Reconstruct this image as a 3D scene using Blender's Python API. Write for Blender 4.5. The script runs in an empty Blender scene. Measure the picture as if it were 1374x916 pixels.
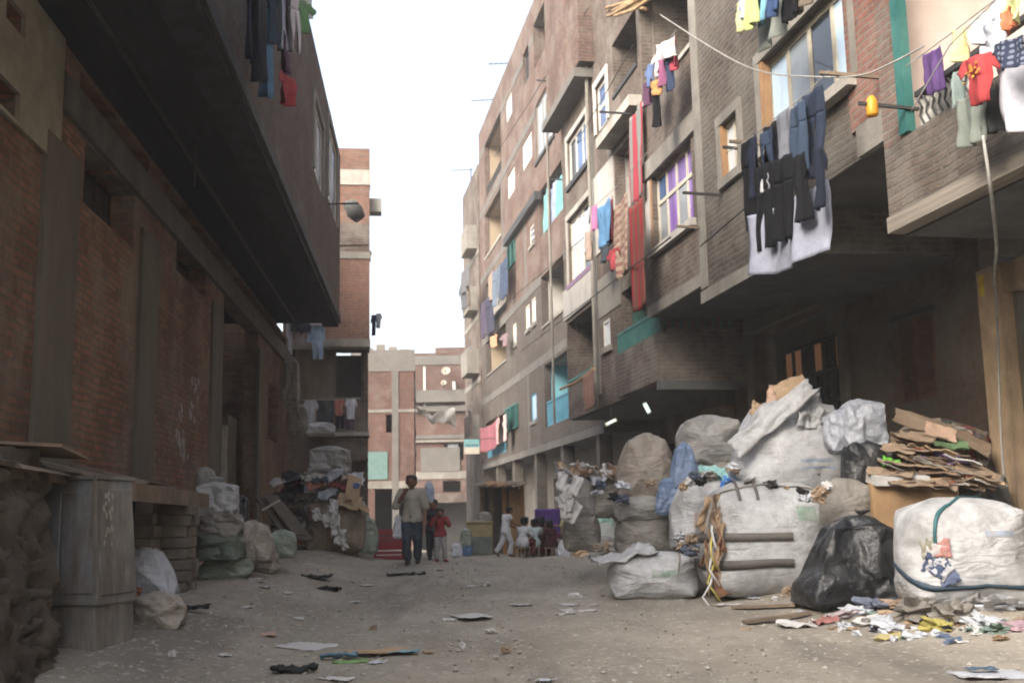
import bpy, bmesh, math, random
from mathutils import Vector, Matrix, noise
R = math.radians
sc = bpy.context.scene
COL = sc.collection
rnd = random.Random(11)

# ------------------------------------------------------------------ camera model
FP, CX, CY = 1480.0, 687.0, 458.0
PITCH, ROLL = math.atan(234 / 1480.0), 0.02
CAMZ = 1.2
CAM = Vector((0, 0, CAMZ))

def ray(px, py):
    u, v = px - CX, CY - py
    c, s = math.cos(ROLL), math.sin(ROLL)
    u, v = u * c + v * s, -u * s + v * c
    u, v = u / FP, v / FP
    cp, sp = math.cos(PITCH), math.sin(PITCH)
    return Vector((u, cp - sp * v, sp + cp * v))

def at(px, py, D):
    """world point seen at pixel (px, py) at distance D along the street axis"""
    r = ray(px, py)
    return CAM + r * (D / r.y)

def sstep(a, b, x):
    t = min(1, max(0, (x - a) / (b - a)))
    return t * t * (3 - 2 * t)

def gbase(x, y):
    z = 0.34 * sstep(5, 22, y) - 1.1 * sstep(25, 60, y)
    z += 0.26 * sstep(-1.6, -3.2, x + 0.04 * y) * sstep(5, 11, y)
    z += 0.26 * sstep(2.2, 4.2, x + 0.08 * (y - 12)) * sstep(6, 11, y) * (1 - sstep(24, 34, y))
    return z

def gz(x, y):
    z = gbase(x, y)
    if y < 60 and abs(x) < 30:
        z += 0.035 * noise.noise(Vector((x * 0.7, y * 0.45, 1.3))) + 0.016 * noise.noise(Vector((x * 2.3, y * 1.7, 4.1)))
    return z

def hit(px, py):
    r = ray(px, py)
    t, lo = 2.0, 2.0
    while t < 80:
        p = CAM + r * t
        if p.z < gz(p.x, p.y):
            hi = t
            for _ in range(18):
                m = (lo + hi) / 2
                p = CAM + r * m
                if p.z < gz(p.x, p.y): hi = m
                else: lo = m
            return CAM + r * hi
        lo = t
        t += 0.15
    return CAM + r * 28

class Frame:
    """an upright local frame: X runs along a facade, +Y points out of it, into the street"""
    def __init__(s, o, ang):
        s.o = Vector((o[0], o[1], 0)); s.ang = ang
        s.X = Vector((math.cos(ang), math.sin(ang), 0)); s.Y = Vector((-math.sin(ang), math.cos(ang), 0))
    def px(s, x, y, w=0.0):
        r = ray(x, y)
        t = (w - (CAM - s.o).dot(s.Y)) / r.dot(s.Y)
        p = CAM + r * t
        return (p - s.o).dot(s.X), p.z
    def a(s, x, w=0.0, y=692):
        return s.px(x, y, w)[0]
    def world(s, a, w, z):
        return s.o + s.X * a + s.Y * w + Vector((0, 0, z))
    def local(s, p):
        q = p - s.o
        return q.dot(s.X), q.dot(s.Y), p.z

def street_frame(vpx, p, side):
    r = ray(vpx, 692); d = Vector((r.x, r.y, 0)).normalized()
    q = Vector((d.y, -d.x, 0))
    if side > 0: return Frame(q * p, math.atan2(d.y, d.x))
    return Frame(q * -p, math.atan2(-d.y, -d.x))

FR = street_frame(430, 7.1, 1)       # right row, w = 7.1 - distance
FL = street_frame(567, 3.6, -1)      # left workshop

# ------------------------------------------------------------------ materials
MATS = {}
def _nt(name):
    m = bpy.data.materials.new(name); m.use_nodes = True
    nt = m.node_tree; b = nt.nodes['Principled BSDF']
    return m, nt, b
def _n(nt, t, **kw):
    n = nt.nodes.new(t)
    for k, v in kw.items():
        if k in n.inputs: n.inputs[k].default_value = v
        else: setattr(n, k, v)
    return n
def rgba(c, f=1.0): return (min(1, c[0] * f), min(1, c[1] * f), min(1, c[2] * f), 1)
def _mix(nt, fac, a, b, bt='MIX'):
    n = nt.nodes.new('ShaderNodeMix'); n.data_type = 'RGBA'; n.blend_type = bt
    for sock, v in ((n.inputs[0], fac), (n.inputs[6], a), (n.inputs[7], b)):
        if hasattr(v, 'is_output'): nt.links.new(v, sock)
        elif isinstance(v, (int, float)): sock.default_value = v
        else: sock.default_value = v
    return n.outputs[2]
def _ramp(nt, src, p0, p1):
    r = nt.nodes.new('ShaderNodeMapRange'); r.clamp = True
    r.inputs[1].default_value = p0; r.inputs[2].default_value = p1
    nt.links.new(src, r.inputs[0]); return r.outputs[0]

def M(name, col, rough=.85, var=.3, scale=5, bump=.15, bscale=30, metal=0, spec=.3, dirt=None, dscale=1.6, damt=.5, streak=False, stretch=None, alpha=None):
    if name in MATS: return MATS[name]
    m, nt, b = _nt(name)
    tc = _n(nt, 'ShaderNodeTexCoord')
    vec = tc.outputs['Object']
    if stretch:
        mp = _n(nt, 'ShaderNodeMapping'); mp.inputs['Scale'].default_value = stretch
        nt.links.new(vec, mp.inputs['Vector']); vec = mp.outputs[0]
    n1 = _n(nt, 'ShaderNodeTexNoise', Scale=scale, Detail=7, Roughness=.65); nt.links.new(vec, n1.inputs['Vector'])
    f = _ramp(nt, n1.outputs[0], .3, .7)
    c = _mix(nt, f, rgba(col, 1 - var), rgba(col, 1 + var))
    if dirt:
        v2 = tc.outputs['Object']
        if streak:
            mp = _n(nt, 'ShaderNodeMapping'); mp.inputs['Scale'].default_value = (1, 1, .18)
            nt.links.new(v2, mp.inputs['Vector']); v2 = mp.outputs[0]
        n2 = _n(nt, 'ShaderNodeTexNoise', Scale=dscale, Detail=8, Roughness=.7); nt.links.new(v2, n2.inputs['Vector'])
        f2 = _ramp(nt, n2.outputs[0], .42, .66)
        mm = _n(nt, 'ShaderNodeMath', operation='MULTIPLY'); nt.links.new(f2, mm.inputs[0]); mm.inputs[1].default_value = damt
        c = _mix(nt, mm.outputs[0], c, rgba(dirt))
    nt.links.new(c, b.inputs['Base Color'])
    b.inputs['Roughness'].default_value = rough; b.inputs['Metallic'].default_value = metal
    b.inputs['Specular IOR Level'].default_value = spec
    if bump:
        n3 = _n(nt, 'ShaderNodeTexNoise', Scale=bscale, Detail=5, Roughness=.6); nt.links.new(vec, n3.inputs['Vector'])
        bp = _n(nt, 'ShaderNodeBump', Strength=bump, Distance=.05); nt.links.new(n3.outputs[0], bp.inputs['Height'])
        nt.links.new(bp.outputs[0], b.inputs['Normal'])
    MATS[name] = m
    return m

def BRICK(name, c1, c2, mortar, smear=(.2, .18, .155), smear_amt=.4, smear_lo=.5, bump=.5, dirt=(.07, .06, .05), damt=.35, row=.082, wid=.25, ms=.014):
    if name in MATS: return MATS[name]
    m, nt, b = _nt(name)
    tc = _n(nt, 'ShaderNodeTexCoord')
    nd = _n(nt, 'ShaderNodeTexNoise', Scale=2.2, Detail=3); nt.links.new(tc.outputs['Object'], nd.inputs['Vector'])
    sep = _n(nt, 'ShaderNodeSeparateXYZ'); nt.links.new(tc.outputs['Object'], sep.inputs[0])
    ad = _n(nt, 'ShaderNodeMath', operation='ADD'); nt.links.new(sep.outputs[0], ad.inputs[0]); nt.links.new(sep.outputs[1], ad.inputs[1])
    wv = _n(nt, 'ShaderNodeMath', operation='MULTIPLY_ADD'); nt.links.new(nd.outputs[0], wv.inputs[0]); wv.inputs[1].default_value = .09; nt.links.new(sep.outputs[2], wv.inputs[2])
    cb = _n(nt, 'ShaderNodeCombineXYZ'); nt.links.new(ad.outputs[0], cb.inputs[0]); nt.links.new(wv.outputs[0], cb.inputs[1])
    br = _n(nt, 'ShaderNodeTexBrick', Scale=1.0)
    br.inputs['Brick Width'].default_value = wid; br.inputs['Row Height'].default_value = row
    br.inputs['Mortar Size'].default_value = ms; br.inputs['Mortar Smooth'].default_value = .35; br.inputs['Bias'].default_value = -.1
    br.inputs['Color1'].default_value = rgba(c1); br.inputs['Color2'].default_value = rgba(c2); br.inputs['Mortar'].default_value = rgba(mortar)
    nt.links.new(cb.outputs[0], br.inputs['Vector'])
    n0 = _n(nt, 'ShaderNodeTexNoise', Scale=7, Detail=6, Roughness=.7); nt.links.new(tc.outputs['Object'], n0.inputs['Vector'])
    c = _mix(nt, _ramp(nt, n0.outputs[0], .25, .75), _mix(nt, .45, br.outputs[0], (0, 0, 0, 1)), br.outputs[0])
    n4 = _n(nt, 'ShaderNodeTexNoise', Scale=.45, Detail=5, Roughness=.6); nt.links.new(tc.outputs['Object'], n4.inputs['Vector'])
    c = _mix(nt, _ramp(nt, n4.outputs[0], .3, .7), _mix(nt, .35, c, (.03, .028, .025, 1)), c)
    n1 = _n(nt, 'ShaderNodeTexNoise', Scale=.9, Detail=9, Roughness=.72); nt.links.new(tc.outputs['Object'], n1.inputs['Vector'])
    f1 = _ramp(nt, n1.outputs[0], smear_lo, smear_lo + .16)
    mm = _n(nt, 'ShaderNodeMath', operation='MULTIPLY'); nt.links.new(f1, mm.inputs[0]); mm.inputs[1].default_value = smear_amt
    c = _mix(nt, mm.outputs[0], c, rgba(smear))
    mp = _n(nt, 'ShaderNodeMapping'); mp.inputs['Scale'].default_value = (1, 1, .25); mp.inputs['Location'].default_value = (3, 7, 1)
    nt.links.new(tc.outputs['Object'], mp.inputs['Vector'])
    n2 = _n(nt, 'ShaderNodeTexNoise', Scale=1.1, Detail=8, Roughness=.7); nt.links.new(mp.outputs[0], n2.inputs['Vector'])
    m2 = _n(nt, 'ShaderNodeMath', operation='MULTIPLY'); nt.links.new(_ramp(nt, n2.outputs[0], .45, .7), m2.inputs[0]); m2.inputs[1].default_value = damt
    c = _mix(nt, m2.outputs[0], c, rgba(dirt))
    nt.links.new(c, b.inputs['Base Color'])
    b.inputs['Roughness'].default_value = .92; b.inputs['Specular IOR Level'].default_value = .2
    inv = _n(nt, 'ShaderNodeMath', operation='MULTIPLY_ADD'); nt.links.new(br.outputs['Fac'], inv.inputs[0]); inv.inputs[1].default_value = -.6; nt.links.new(n0.outputs[0], inv.inputs[2])
    bp = _n(nt, 'ShaderNodeBump', Strength=bump, Distance=.03); nt.links.new(inv.outputs[0], bp.inputs['Height'])
    nt.links.new(bp.outputs[0], b.inputs['Normal'])
    MATS[name] = m
    return m

def SACKMAT(name, col, dirt=(.16, .13, .10), damt=.55, rough=.5):
    """woven plastic sacking: fine weave, grimy patches, faint print"""
    if name in MATS: return MATS[name]
    m, nt, b = _nt(name)
    tc = _n(nt, 'ShaderNodeTexCoord')
    n1 = _n(nt, 'ShaderNodeTexNoise', Scale=3.1, Detail=9, Roughness=.75); nt.links.new(tc.outputs['Object'], n1.inputs['Vector'])
    n2 = _n(nt, 'ShaderNodeTexNoise', Scale=11, Detail=6, Roughness=.7); nt.links.new(tc.outputs['Object'], n2.inputs['Vector'])
    c = _mix(nt, _ramp(nt, n2.outputs[0], .3, .7), rgba(col, .78), rgba(col, 1.12))
    mm = _n(nt, 'ShaderNodeMath', operation='MULTIPLY'); nt.links.new(_ramp(nt, n1.outputs[0], .45, .68), mm.inputs[0]); mm.inputs[1].default_value = damt
    c = _mix(nt, mm.outputs[0], c, rgba(dirt))
    n5 = _n(nt, 'ShaderNodeTexNoise', Scale=1.1, Detail=4, Roughness=.6); nt.links.new(tc.outputs['Object'], n5.inputs['Vector'])
    c = _mix(nt, _ramp(nt, n5.outputs[0], .35, .65), _mix(nt, .3, c, (.05, .045, .04, 1)), c)
    nt.links.new(c, b.inputs['Base Color'])
    b.inputs['Roughness'].default_value = rough; b.inputs['Specular IOR Level'].default_value = .3
    hs = []
    for rot, st, sc_, off in (((.3, .5, .4), (1, 1, 3.2), 2.3, 0), ((-.5, .2, -.7), (1, 1, 2.6), 3.6, 5), ((.1, -.3, .9), (2.4, 1, 1), 6.5, 9)):
        mp = _n(nt, 'ShaderNodeMapping'); mp.inputs['Scale'].default_value = st; mp.inputs['Rotation'].default_value = rot; mp.inputs['Location'].default_value = (off, off, off)
        nt.links.new(tc.outputs['Object'], mp.inputs['Vector'])
        nz = _n(nt, 'ShaderNodeTexNoise', Scale=sc_, Detail=2.5, Roughness=.5, Distortion=.5); nt.links.new(mp.outputs[0], nz.inputs['Vector'])
        m1 = _n(nt, 'ShaderNodeMath', operation='SUBTRACT'); nt.links.new(nz.outputs[0], m1.inputs[0]); m1.inputs[1].default_value = .5
        m2 = _n(nt, 'ShaderNodeMath', operation='ABSOLUTE'); nt.links.new(m1.outputs[0], m2.inputs[0])
        hs.append(_ramp(nt, m2.outputs[0], 0, .11))
    a1 = _n(nt, 'ShaderNodeMath', operation='MULTIPLY_ADD'); nt.links.new(hs[1], a1.inputs[0]); a1.inputs[1].default_value = .7; nt.links.new(hs[0], a1.inputs[2])
    a2 = _n(nt, 'ShaderNodeMath', operation='MULTIPLY_ADD'); nt.links.new(hs[2], a2.inputs[0]); a2.inputs[1].default_value = .3; nt.links.new(a1.outputs[0], a2.inputs[2])
    pm = _n(nt, 'ShaderNodeTexNoise', Scale=1.5, Detail=3); nt.links.new(tc.outputs['Object'], pm.inputs['Vector'])
    mk = _ramp(nt, pm.outputs[0], .36, .62)
    st_ = _n(nt, 'ShaderNodeMath', operation='MULTIPLY_ADD'); nt.links.new(mk, st_.inputs[0]); st_.inputs[1].default_value = .3; st_.inputs[2].default_value = .04
    bp = _n(nt, 'ShaderNodeBump', Distance=.035); nt.links.new(st_.outputs[0], bp.inputs['Strength']); nt.links.new(a2.outputs[0], bp.inputs['Height'])
    nt.links.new(bp.outputs[0], b.inputs['Normal'])
    MATS[name] = m
    return m

def EMIT(name, col, s):
    m, nt, b = _nt(name)
    b.inputs['Base Color'].default_value = rgba(col)
    b.inputs['Emission Color'].default_value = rgba(col); b.inputs['Emission Strength'].default_value = s
    return m

def CLOTH(col, rough=.9):
    g = .3 * col[0] + .55 * col[1] + .15 * col[2]
    col = tuple((g + (c - g) * .72) * .72 for c in col)
    key = 'cloth_%d_%d_%d' % tuple(int(c * 255) for c in col)
    return M(key, col, rough=rough, var=.22, scale=6, bump=.12, bscale=22, spec=.15)

# ------------------------------------------------------------------ mesh builder
class MB:
    def __init__(s): s.v = []; s.f = []; s.mi = []; s.cur = 0
    def add(s, vs, fs):
        o = len(s.v); s.v += [tuple(v) for v in vs]
        for f in fs: s.f.append([o + i for i in f]); s.mi.append(s.cur)
        return s
    def box(s, x0, x1, y0, y1, z0, z1):
        x0, x1 = min(x0, x1), max(x0, x1); y0, y1 = min(y0, y1), max(y0, y1); z0, z1 = min(z0, z1), max(z0, z1)
        return s.add([(x0, y0, z0), (x1, y0, z0), (x1, y1, z0), (x0, y1, z0), (x0, y0, z1), (x1, y0, z1), (x1, y1, z1), (x0, y1, z1)],
                     [(0, 3, 2, 1), (4, 5, 6, 7), (0, 1, 5, 4), (1, 2, 6, 5), (2, 3, 7, 6), (3, 0, 4, 7)])
    def obox(s, c, ax, ay, az):
        """box centred at c with half-axis vectors"""
        c, ax, ay, az = map(Vector, (c, ax, ay, az))
        vs = [c + ax * i + ay * j + az * k for k in (-1, 1) for (i, j) in ((-1, -1), (1, -1), (1, 1), (-1, 1))]
        return s.add(vs, [(0, 3, 2, 1), (4, 5, 6, 7), (0, 1, 5, 4), (1, 2, 6, 5), (2, 3, 7, 6), (3, 0, 4, 7)])
    def bar(s, p, q, w, h=None):
        p, q = Vector(p), Vector(q); d = q - p; L = d.length; d.normalize(); h = h or w
        up = Vector((0, 0, 1)) if abs(d.z) < .95 else Vector((1, 0, 0))
        a = d.cross(up).normalized(); b = a.cross(d)
        return s.obox((p + q) / 2, d * L / 2, a * w / 2, b * h / 2)
    def tube(s, pts, r, n=8, cap=True):
        pts = [Vector(p) for p in pts]; rings = []
        rr = r if isinstance(r, (list, tuple)) else [r] * len(pts)
        prev = None
        for i, p in enumerate(pts):
            d = (pts[min(i + 1, len(pts) - 1)] - pts[max(i - 1, 0)]).normalized()
            up = prev if prev is not None else (Vector((0, 0, 1)) if abs(d.z) < .9 else Vector((1, 0, 0)))
            a = d.cross(up); a = a.normalized() if a.length > 1e-6 else d.orthogonal().normalized()
            b = a.cross(d); prev = b
            rings.append([p + (a * math.cos(2 * math.pi * k / n) + b * math.sin(2 * math.pi * k / n)) * rr[i] for k in range(n)])
        vs = [v for g in rings for v in g]; fs = []
        for i in range(len(pts) - 1):
            for k in range(n):
                fs.append((i * n + k, i * n + (k + 1) % n, (i + 1) * n + (k + 1) % n, (i + 1) * n + k))
        if cap:
            fs.append(tuple(reversed(range(n)))); fs.append(tuple((len(pts) - 1) * n + k for k in range(n)))
        return s.add(vs, fs)
    def ball(s, c, r, n=12, m=8):
        c = Vector(c); r = r if isinstance(r, (tuple, list, Vector)) else (r, r, r)
        vs = [c + Vector((0, 0, r[2]))]
        for j in range(1, m):
            t = math.pi * j / m
            for i in range(n):
                f = 2 * math.pi * i / n
                vs.append(c + Vector((math.sin(t) * math.cos(f) * r[0], math.sin(t) * math.sin(f) * r[1], math.cos(t) * r[2])))
        vs.append(c - Vector((0, 0, r[2]))); fs = []
        for i in range(n): fs.append((0, 1 + i, 1 + (i + 1) % n))
        for j in range(m - 2):
            for i in range(n):
                a = 1 + j * n + i; b = 1 + j * n + (i + 1) % n
                fs.append((a, a + n, b + n, b))
        o = 1 + (m - 2) * n; L = len(vs) - 1
        for i in range(n): fs.append((o + i, L, o + (i + 1) % n))
        return s.add(vs, fs)
    def mesh(s, name, mats, smooth=False):
        me = bpy.data.meshes.new(name); me.from_pydata(s.v, [], s.f)
        for m in (mats if isinstance(mats, (list, tuple)) else [mats]): me.materials.append(m)
        for p, i in zip(me.polygons, s.mi): p.material_index = i; p.use_smooth = smooth
        me.update()
        return me
    def build(s, name, mats, parent=None, smooth=False, label=None):
        o = bpy.data.objects.new(name, s.mesh(name, mats, smooth)); COL.objects.link(o)
        if parent: o.parent = parent
        if label: o['label'] = label
        return o

def tag(o, label, cat, group=None, kind=None):
    if label: o['label'] = label
    if cat: o['category'] = cat
    if group: o['group'] = group
    if kind: o['kind'] = kind
    return o
def empty(name, loc=(0, 0, 0), rz=0, label=None, cat=None, group=None):
    o = bpy.data.objects.new(name, None); COL.objects.link(o); o.empty_display_size = .2
    o.location = loc; o.rotation_euler = (0, 0, rz)
    return tag(o, label, cat, group)
def froot(F, name, label, cat, group=None): return empty(name, F.o, F.ang, label, cat, group)
def bevel(o, w=.01, seg=1):
    b = o.modifiers.new('b', 'BEVEL'); b.width = w; b.segments = seg; b.limit_method = 'ANGLE'; return o
def fnoise(p, oct=4, H=.6):
    return noise.fractal(p, H, 2.0, oct)

def thicken(bm, t):
    """give an open sheet a back face and a rim"""
    bm.normal_update(); bm.verts.index_update()
    fs = bm.faces[:]; vs = bm.verts[:]
    bd = [e for e in bm.edges if len(e.link_faces) == 1]
    twin = {v: bm.verts.new(v.co - v.normal * t) for v in vs}
    rim = [(e.link_loops[0].vert, e.link_loops[0].link_loop_next.vert) for e in bd]
    for f in fs: bm.faces.new([twin[v] for v in reversed(f.verts)])
    for p, q in rim: bm.faces.new([q, p, twin[p], twin[q]])
# ------------------------------------------------------------------ shared materials
BR_RED = BRICK('brick_rose', (.2, .1, .075), (.125, .067, .053), (.165, .147, .127), smear_amt=.55, smear_lo=.45)
BR_DUL = BRICK('brick_dull', (.15, .098, .078), (.095, .068, .057), (.17, .15, .13), smear_amt=.65, smear_lo=.45)
BR_GRY = BRICK('brick_grey', (.135, .104, .085), (.075, .06, .05), (.155, .14, .12), smear=(.145, .133, .115), smear_amt=.75, smear_lo=.44, bump=.9)
BR_WRK = BRICK('brick_workshop', (.40, .195, .125), (.22, .115, .082), (.19, .165, .13), smear=(.22, .195, .155), smear_amt=.85, smear_lo=.47, dirt=(.06, .05, .04), damt=.5, bump=.8)
BR_OVR = BRICK('brick_overhang', (.21, .145, .12), (.13, .092, .078), (.21, .185, .16), smear=(.2, .18, .16), smear_amt=.6, bump=1.0, dirt=(.08, .07, .065))
CONC = M('concrete', (.21, .197, .172), var=.25, scale=2.2, bump=.25, bscale=14, dirt=(.1, .088, .075), dscale=1.3, damt=.6, streak=True)
CONC_L = M('concrete_light', (.36, .34, .30), var=.2, scale=3, bump=.2, bscale=16, dirt=(.17, .15, .13), damt=.6, streak=True)
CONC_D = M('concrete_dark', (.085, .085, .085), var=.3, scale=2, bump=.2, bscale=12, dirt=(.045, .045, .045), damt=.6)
CONC_B = M('concrete_column', (.13, .115, .09), var=.22, scale=2.6, bump=.3, bscale=18, dirt=(.1, .09, .072), damt=.6, streak=True, stretch=(1, 1, .35))
PLAST = M('plaster_grey', (.4, .38, .35), var=.14, scale=3, bump=.15, bscale=12, dirt=(.22, .2, .18), damt=.5, streak=True)
PLAST_P = M('plaster_pinkish', (.52, .44, .39), var=.1, scale=1.5, bump=.08, bscale=10, dirt=(.36, .3, .26), damt=.4)
PLAST_BG = M('plaster_beige', (.3, .24, .17), var=.12, scale=2, bump=.1)
PLAST_OC = M('plaster_ochre', (.40, .29, .185), var=.25, scale=3.2, bump=.5, bscale=10, dirt=(.14, .105, .075), dscale=2.2, damt=.7, streak=True)
PLAST_BL = M('plaster_turquoise', (.20, .46, .52), var=.12, scale=2, bump=.1, dirt=(.16, .26, .28), damt=.4)
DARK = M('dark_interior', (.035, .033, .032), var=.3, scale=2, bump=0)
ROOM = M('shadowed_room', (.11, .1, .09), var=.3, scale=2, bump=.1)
WOOD = M('weathered_wood', (.2, .15, .105), var=.35, scale=3, bump=.3, bscale=20, stretch=(1, 1, 1), dirt=(.09, .075, .06), damt=.6)
WOOD_O = M('orange_wood', (.28, .16, .08), var=.25, scale=4, bump=.15)
WOOD_S = M('stick_wood', (.3, .2, .11), var=.3, scale=8, bump=.3)
WHITE = M('white_paint', (.5, .485, .45), var=.1, scale=6, bump=.05, dirt=(.4, .36, .3), damt=.5)
CREAM = M('cream_paint', (.5, .46, .37), var=.15, scale=6, bump=.05, dirt=(.3, .25, .2), damt=.5)
TEAL = M('teal_paint', (.02, .1, .09), var=.2, scale=5, bump=.1, dirt=(.1, .22, .19), damt=.4, rough=.55)
BLUEP = M('blue_paint', (.09, .25, .34), var=.2, scale=5, bump=.1, rough=.6)
PURP_F = M('purple_paint', (.2, .13, .2), var=.2, scale=5, bump=.1)
IRON = M('dark_iron', (.05, .05, .05), var=.3, scale=8, bump=.1, rough=.6, metal=.3)
SHUT = M('brown_shutter_wood', (.11, .055, .035), var=.3, scale=6, bump=.2)
GL_WH = M('white_curtained_glass', (.52, .55, .58), var=.05, scale=2, bump=0, rough=.25, spec=.5)
GL_BL = M('painted_sky_glass', (.5, .66, .8), var=.06, scale=1, bump=0, rough=.12, spec=.6)  # pale blue base colour stands in for reflected sky
GL_DK = M('dark_glass', (.03, .04, .05), var=.3, scale=2, bump=0, rough=.1, spec=.6)
GL_NV = M('navy_curtain_glass', (.05, .1, .22), var=.4, scale=3, bump=0, rough=.2, spec=.5, stretch=(6, 6, .3))
GL_PU = M('purple_curtain_glass', (.2, .12, .36), var=.5, scale=2.0, bump=0, rough=.2, spec=.5, stretch=(5, 5, .25))
GL_GY = M('grey_glass', (.26, .29, .31), var=.2, scale=2, bump=0, rough=.2, spec=.5)

def cutwall(mb, a0, a1, z0, z1, w0, w1, holes=()):
    """solid wall between w0 and w1 with rectangular openings"""
    hs = []
    for h in holes:
        h = (max(a0, min(h[0], h[1])), min(a1, max(h[0], h[1])), max(z0, h[2]), min(z1, h[3]))
        if h[1] - h[0] > .01 and h[3] - h[2] > .01: hs.append(h)
    zs = sorted({z0, z1} | {h[2] for h in hs} | {h[3] for h in hs})
    for zl, zh in zip(zs, zs[1:]):
        if zh - zl < 1e-4: continue
        zm = (zl + zh) / 2
        blk = sorted((h[0], h[1]) for h in hs if h[2] < zm < h[3])
        cur = a0
        for b0, b1 in blk:
            if b0 > cur + 1e-4: mb.box(cur, b0, w0, w1, zl, zh)
            cur = max(cur, b1)
        if cur < a1 - 1e-4: mb.box(cur, a1, w0, w1, zl, zh)
    return mb

class Bld:
    def __init__(s, F, name, label, cat='building', group=None):
        s.F = F; s.root = froot(F, name, label, cat, group); s.holes = []
    def rect(s, x0, x1, yt, yb, w=0., end='L'):
        xs = x0 if end == 'L' else x1
        _, z1 = s.F.px(xs, yt, w); _, z0 = s.F.px(xs, yb, w)
        a0, a1 = s.F.px(x0, (yt + yb) / 2, w)[0], s.F.px(x1, (yt + yb) / 2, w)[0]
        return (min(a0, a1), max(a0, a1), z0, z1)
    def block(s, a0, a1, z0, z1, w0, w1, mat, holes=(), soffit=CONC_D, roof=CONC, t=.22, name='wall', soft=.18, near=True):
        mb = MB()
        cutwall(mb, a0, a1, z0, z1, w1 - t, w1, holes)
        mb.box(a0, a0 + t, w0, w1 - t, z0, z1); mb.box(a1 - t, a1, w0, w1 - t, z0, z1)
        mb.box(a0 + t, a1 - t, w0, w0 + t, z0, z1)
        o = mb.build(name, mat, s.root)
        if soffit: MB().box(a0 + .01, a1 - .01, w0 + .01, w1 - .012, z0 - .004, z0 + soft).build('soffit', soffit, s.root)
        if roof: MB().box(a0 + t, a1 - t, w0 + t, w1 - t, z1 - .3, z1 - .1).build('roof', roof, s.root)
        return o
    def band(s, a0, a1, z0, z1, w0, w1, mat=CONC, name='concrete_band'):
        return MB().box(a0, a1, w0, w1, z0, z1).build(name, mat, s.root)
    def window(s, r, w, fm=WHITE, gm=GL_DK, nx=1, nz=1, fw=.06, deep=.1, panes=None, sill=None, lintel=None, lab=None, surround=None, zs=None, ledge=.06):
        """frame with mullions in a wall opening; panes listed left to right, bottom to top"""
        a0, a1, z0, z1 = r
        mb = MB(); d0, d1 = w - deep - .05, w - deep
        mb.box(a0, a0 + fw, d0, d1, z0, z1).box(a1 - fw, a1, d0, d1, z0, z1).box(a0 + fw, a1 - fw, d0, d1, z0, z0 + fw).box(a0 + fw, a1 - fw, d0, d1, z1 - fw, z1)
        xs = [a0 + (a1 - a0) * i / nx for i in range(nx + 1)]
        zz = zs or [z0 + (z1 - z0) * i / nz for i in range(nz + 1)]
        for x in xs[1:-1]: mb.box(x - fw / 2, x + fw / 2, d0 + .004, d1 - .004, z0 + fw, z1 - fw)
        for z in zz[1:-1]: mb.box(a0 + fw, a1 - fw, d0 + .008, d1 - .001, z - fw / 2, z + fw / 2)
        o = mb.build('window', fm, s.root, label=lab)
        k = 0
        gms = panes or [gm]
        for mm in dict.fromkeys(gms):
            for j in range(nz):
                for i in range(nx):
                    mt = gms[(j * nx + i) % len(gms)]
                    if mt is mm:
                        off = rnd.uniform(0, .006)
                        MB().box(xs[i] + .01, xs[i + 1] - .01, d0 + .015 + off, d0 + .024 + off, zz[j] + .01, zz[j + 1] - .01).build('pane', mm, o)
        if surround:
            q = MB(); e = .14; p = w + .035
            q.box(a0 - e, a0 - .002, w - .1, p, z0, z1).box(a1 + .002, a1 + e, w - .1, p, z0, z1)
            q.box(a0 - e, a1 + e, w - .1, p + .004, z1 + .002, z1 + e)
            q.build('surround', surround, o)
        if sill: MB().box(a0 - .1, a1 + .1, w - .14, w + ledge, z0 - .13, z0 - .004).build('sill', sill, o)
        if lintel: MB().box(a0 - .18, a1 + .18, w - .12, w + .05, z1 + .004, z1 + .24).build('lintel', lintel, o)
        return o
    def loggia(s, r, w, depth=1.3, back=ROOM, side=None, ceil=None, rail=None, railh=.8, cap=None, floor=CONC_D, name='loggia', lab=None):
        a0, a1, z0, z1 = r; e = .05; side = side or back
        o = MB().box(a0 - e, a1 + e, w - depth - .1, w - depth, z0 - .1, z1 + .1).build(name, back, s.root, label=lab)
        MB().box(a0 - .1, a0 - .002, w - depth, w - .23, z0 - .1, z1 + .1).build('side_wall', side, o); MB().box(a1 + .002, a1 + .1, w - depth, w - .23, z0 - .1, z1 + .1).build('side_wall', side, o)
        MB().box(a0, a1, w - depth, w - .225, z1 + .003, z1 + .09).build('ceiling', ceil or CONC, o)
        MB().box(a0, a1, w - depth, w - .225, z0 - .09, z0 - .003).build('floor', floor, o)
        if rail: s.rail(a0, a1, z0, z0 + railh, w - .08, rail, o)
        if cap: MB().box(a0, a1, w - .24, w + .04, z0 - .07, z0 + .012).build('parapet_cap', cap, o)
        return o
    def rail(s, a0, a1, z0, z1, w, mat, parent=None, gap=.13, r=.012, slant=0):
        mb = MB(); n = max(2, int(abs(a1 - a0) / gap))
        mb.bar((a0, w, z1), (a1, w, z1), .045).bar((a0, w, z0 + .05), (a1, w, z0 + .05), .035)
        for i in range(n + 1):
            x = a0 + (a1 - a0) * i / n
            mb.bar((x, w, z0 + .05), (x + slant, w, z1), r * 2)
        return mb.build('railing', mat, parent or s.root)

BEND = M('cable_black', (.05, .05, .05), bump=0)
BR_FAR = BRICK('brick_far', (.2, .085, .065), (.15, .07, .055), (.13, .115, .1), smear_amt=.5)
CONC_F = M('concrete_far', (.125, .118, .107), var=.25, scale=1.4, dirt=(.1, .09, .08), damt=.6, streak=True)
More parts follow.
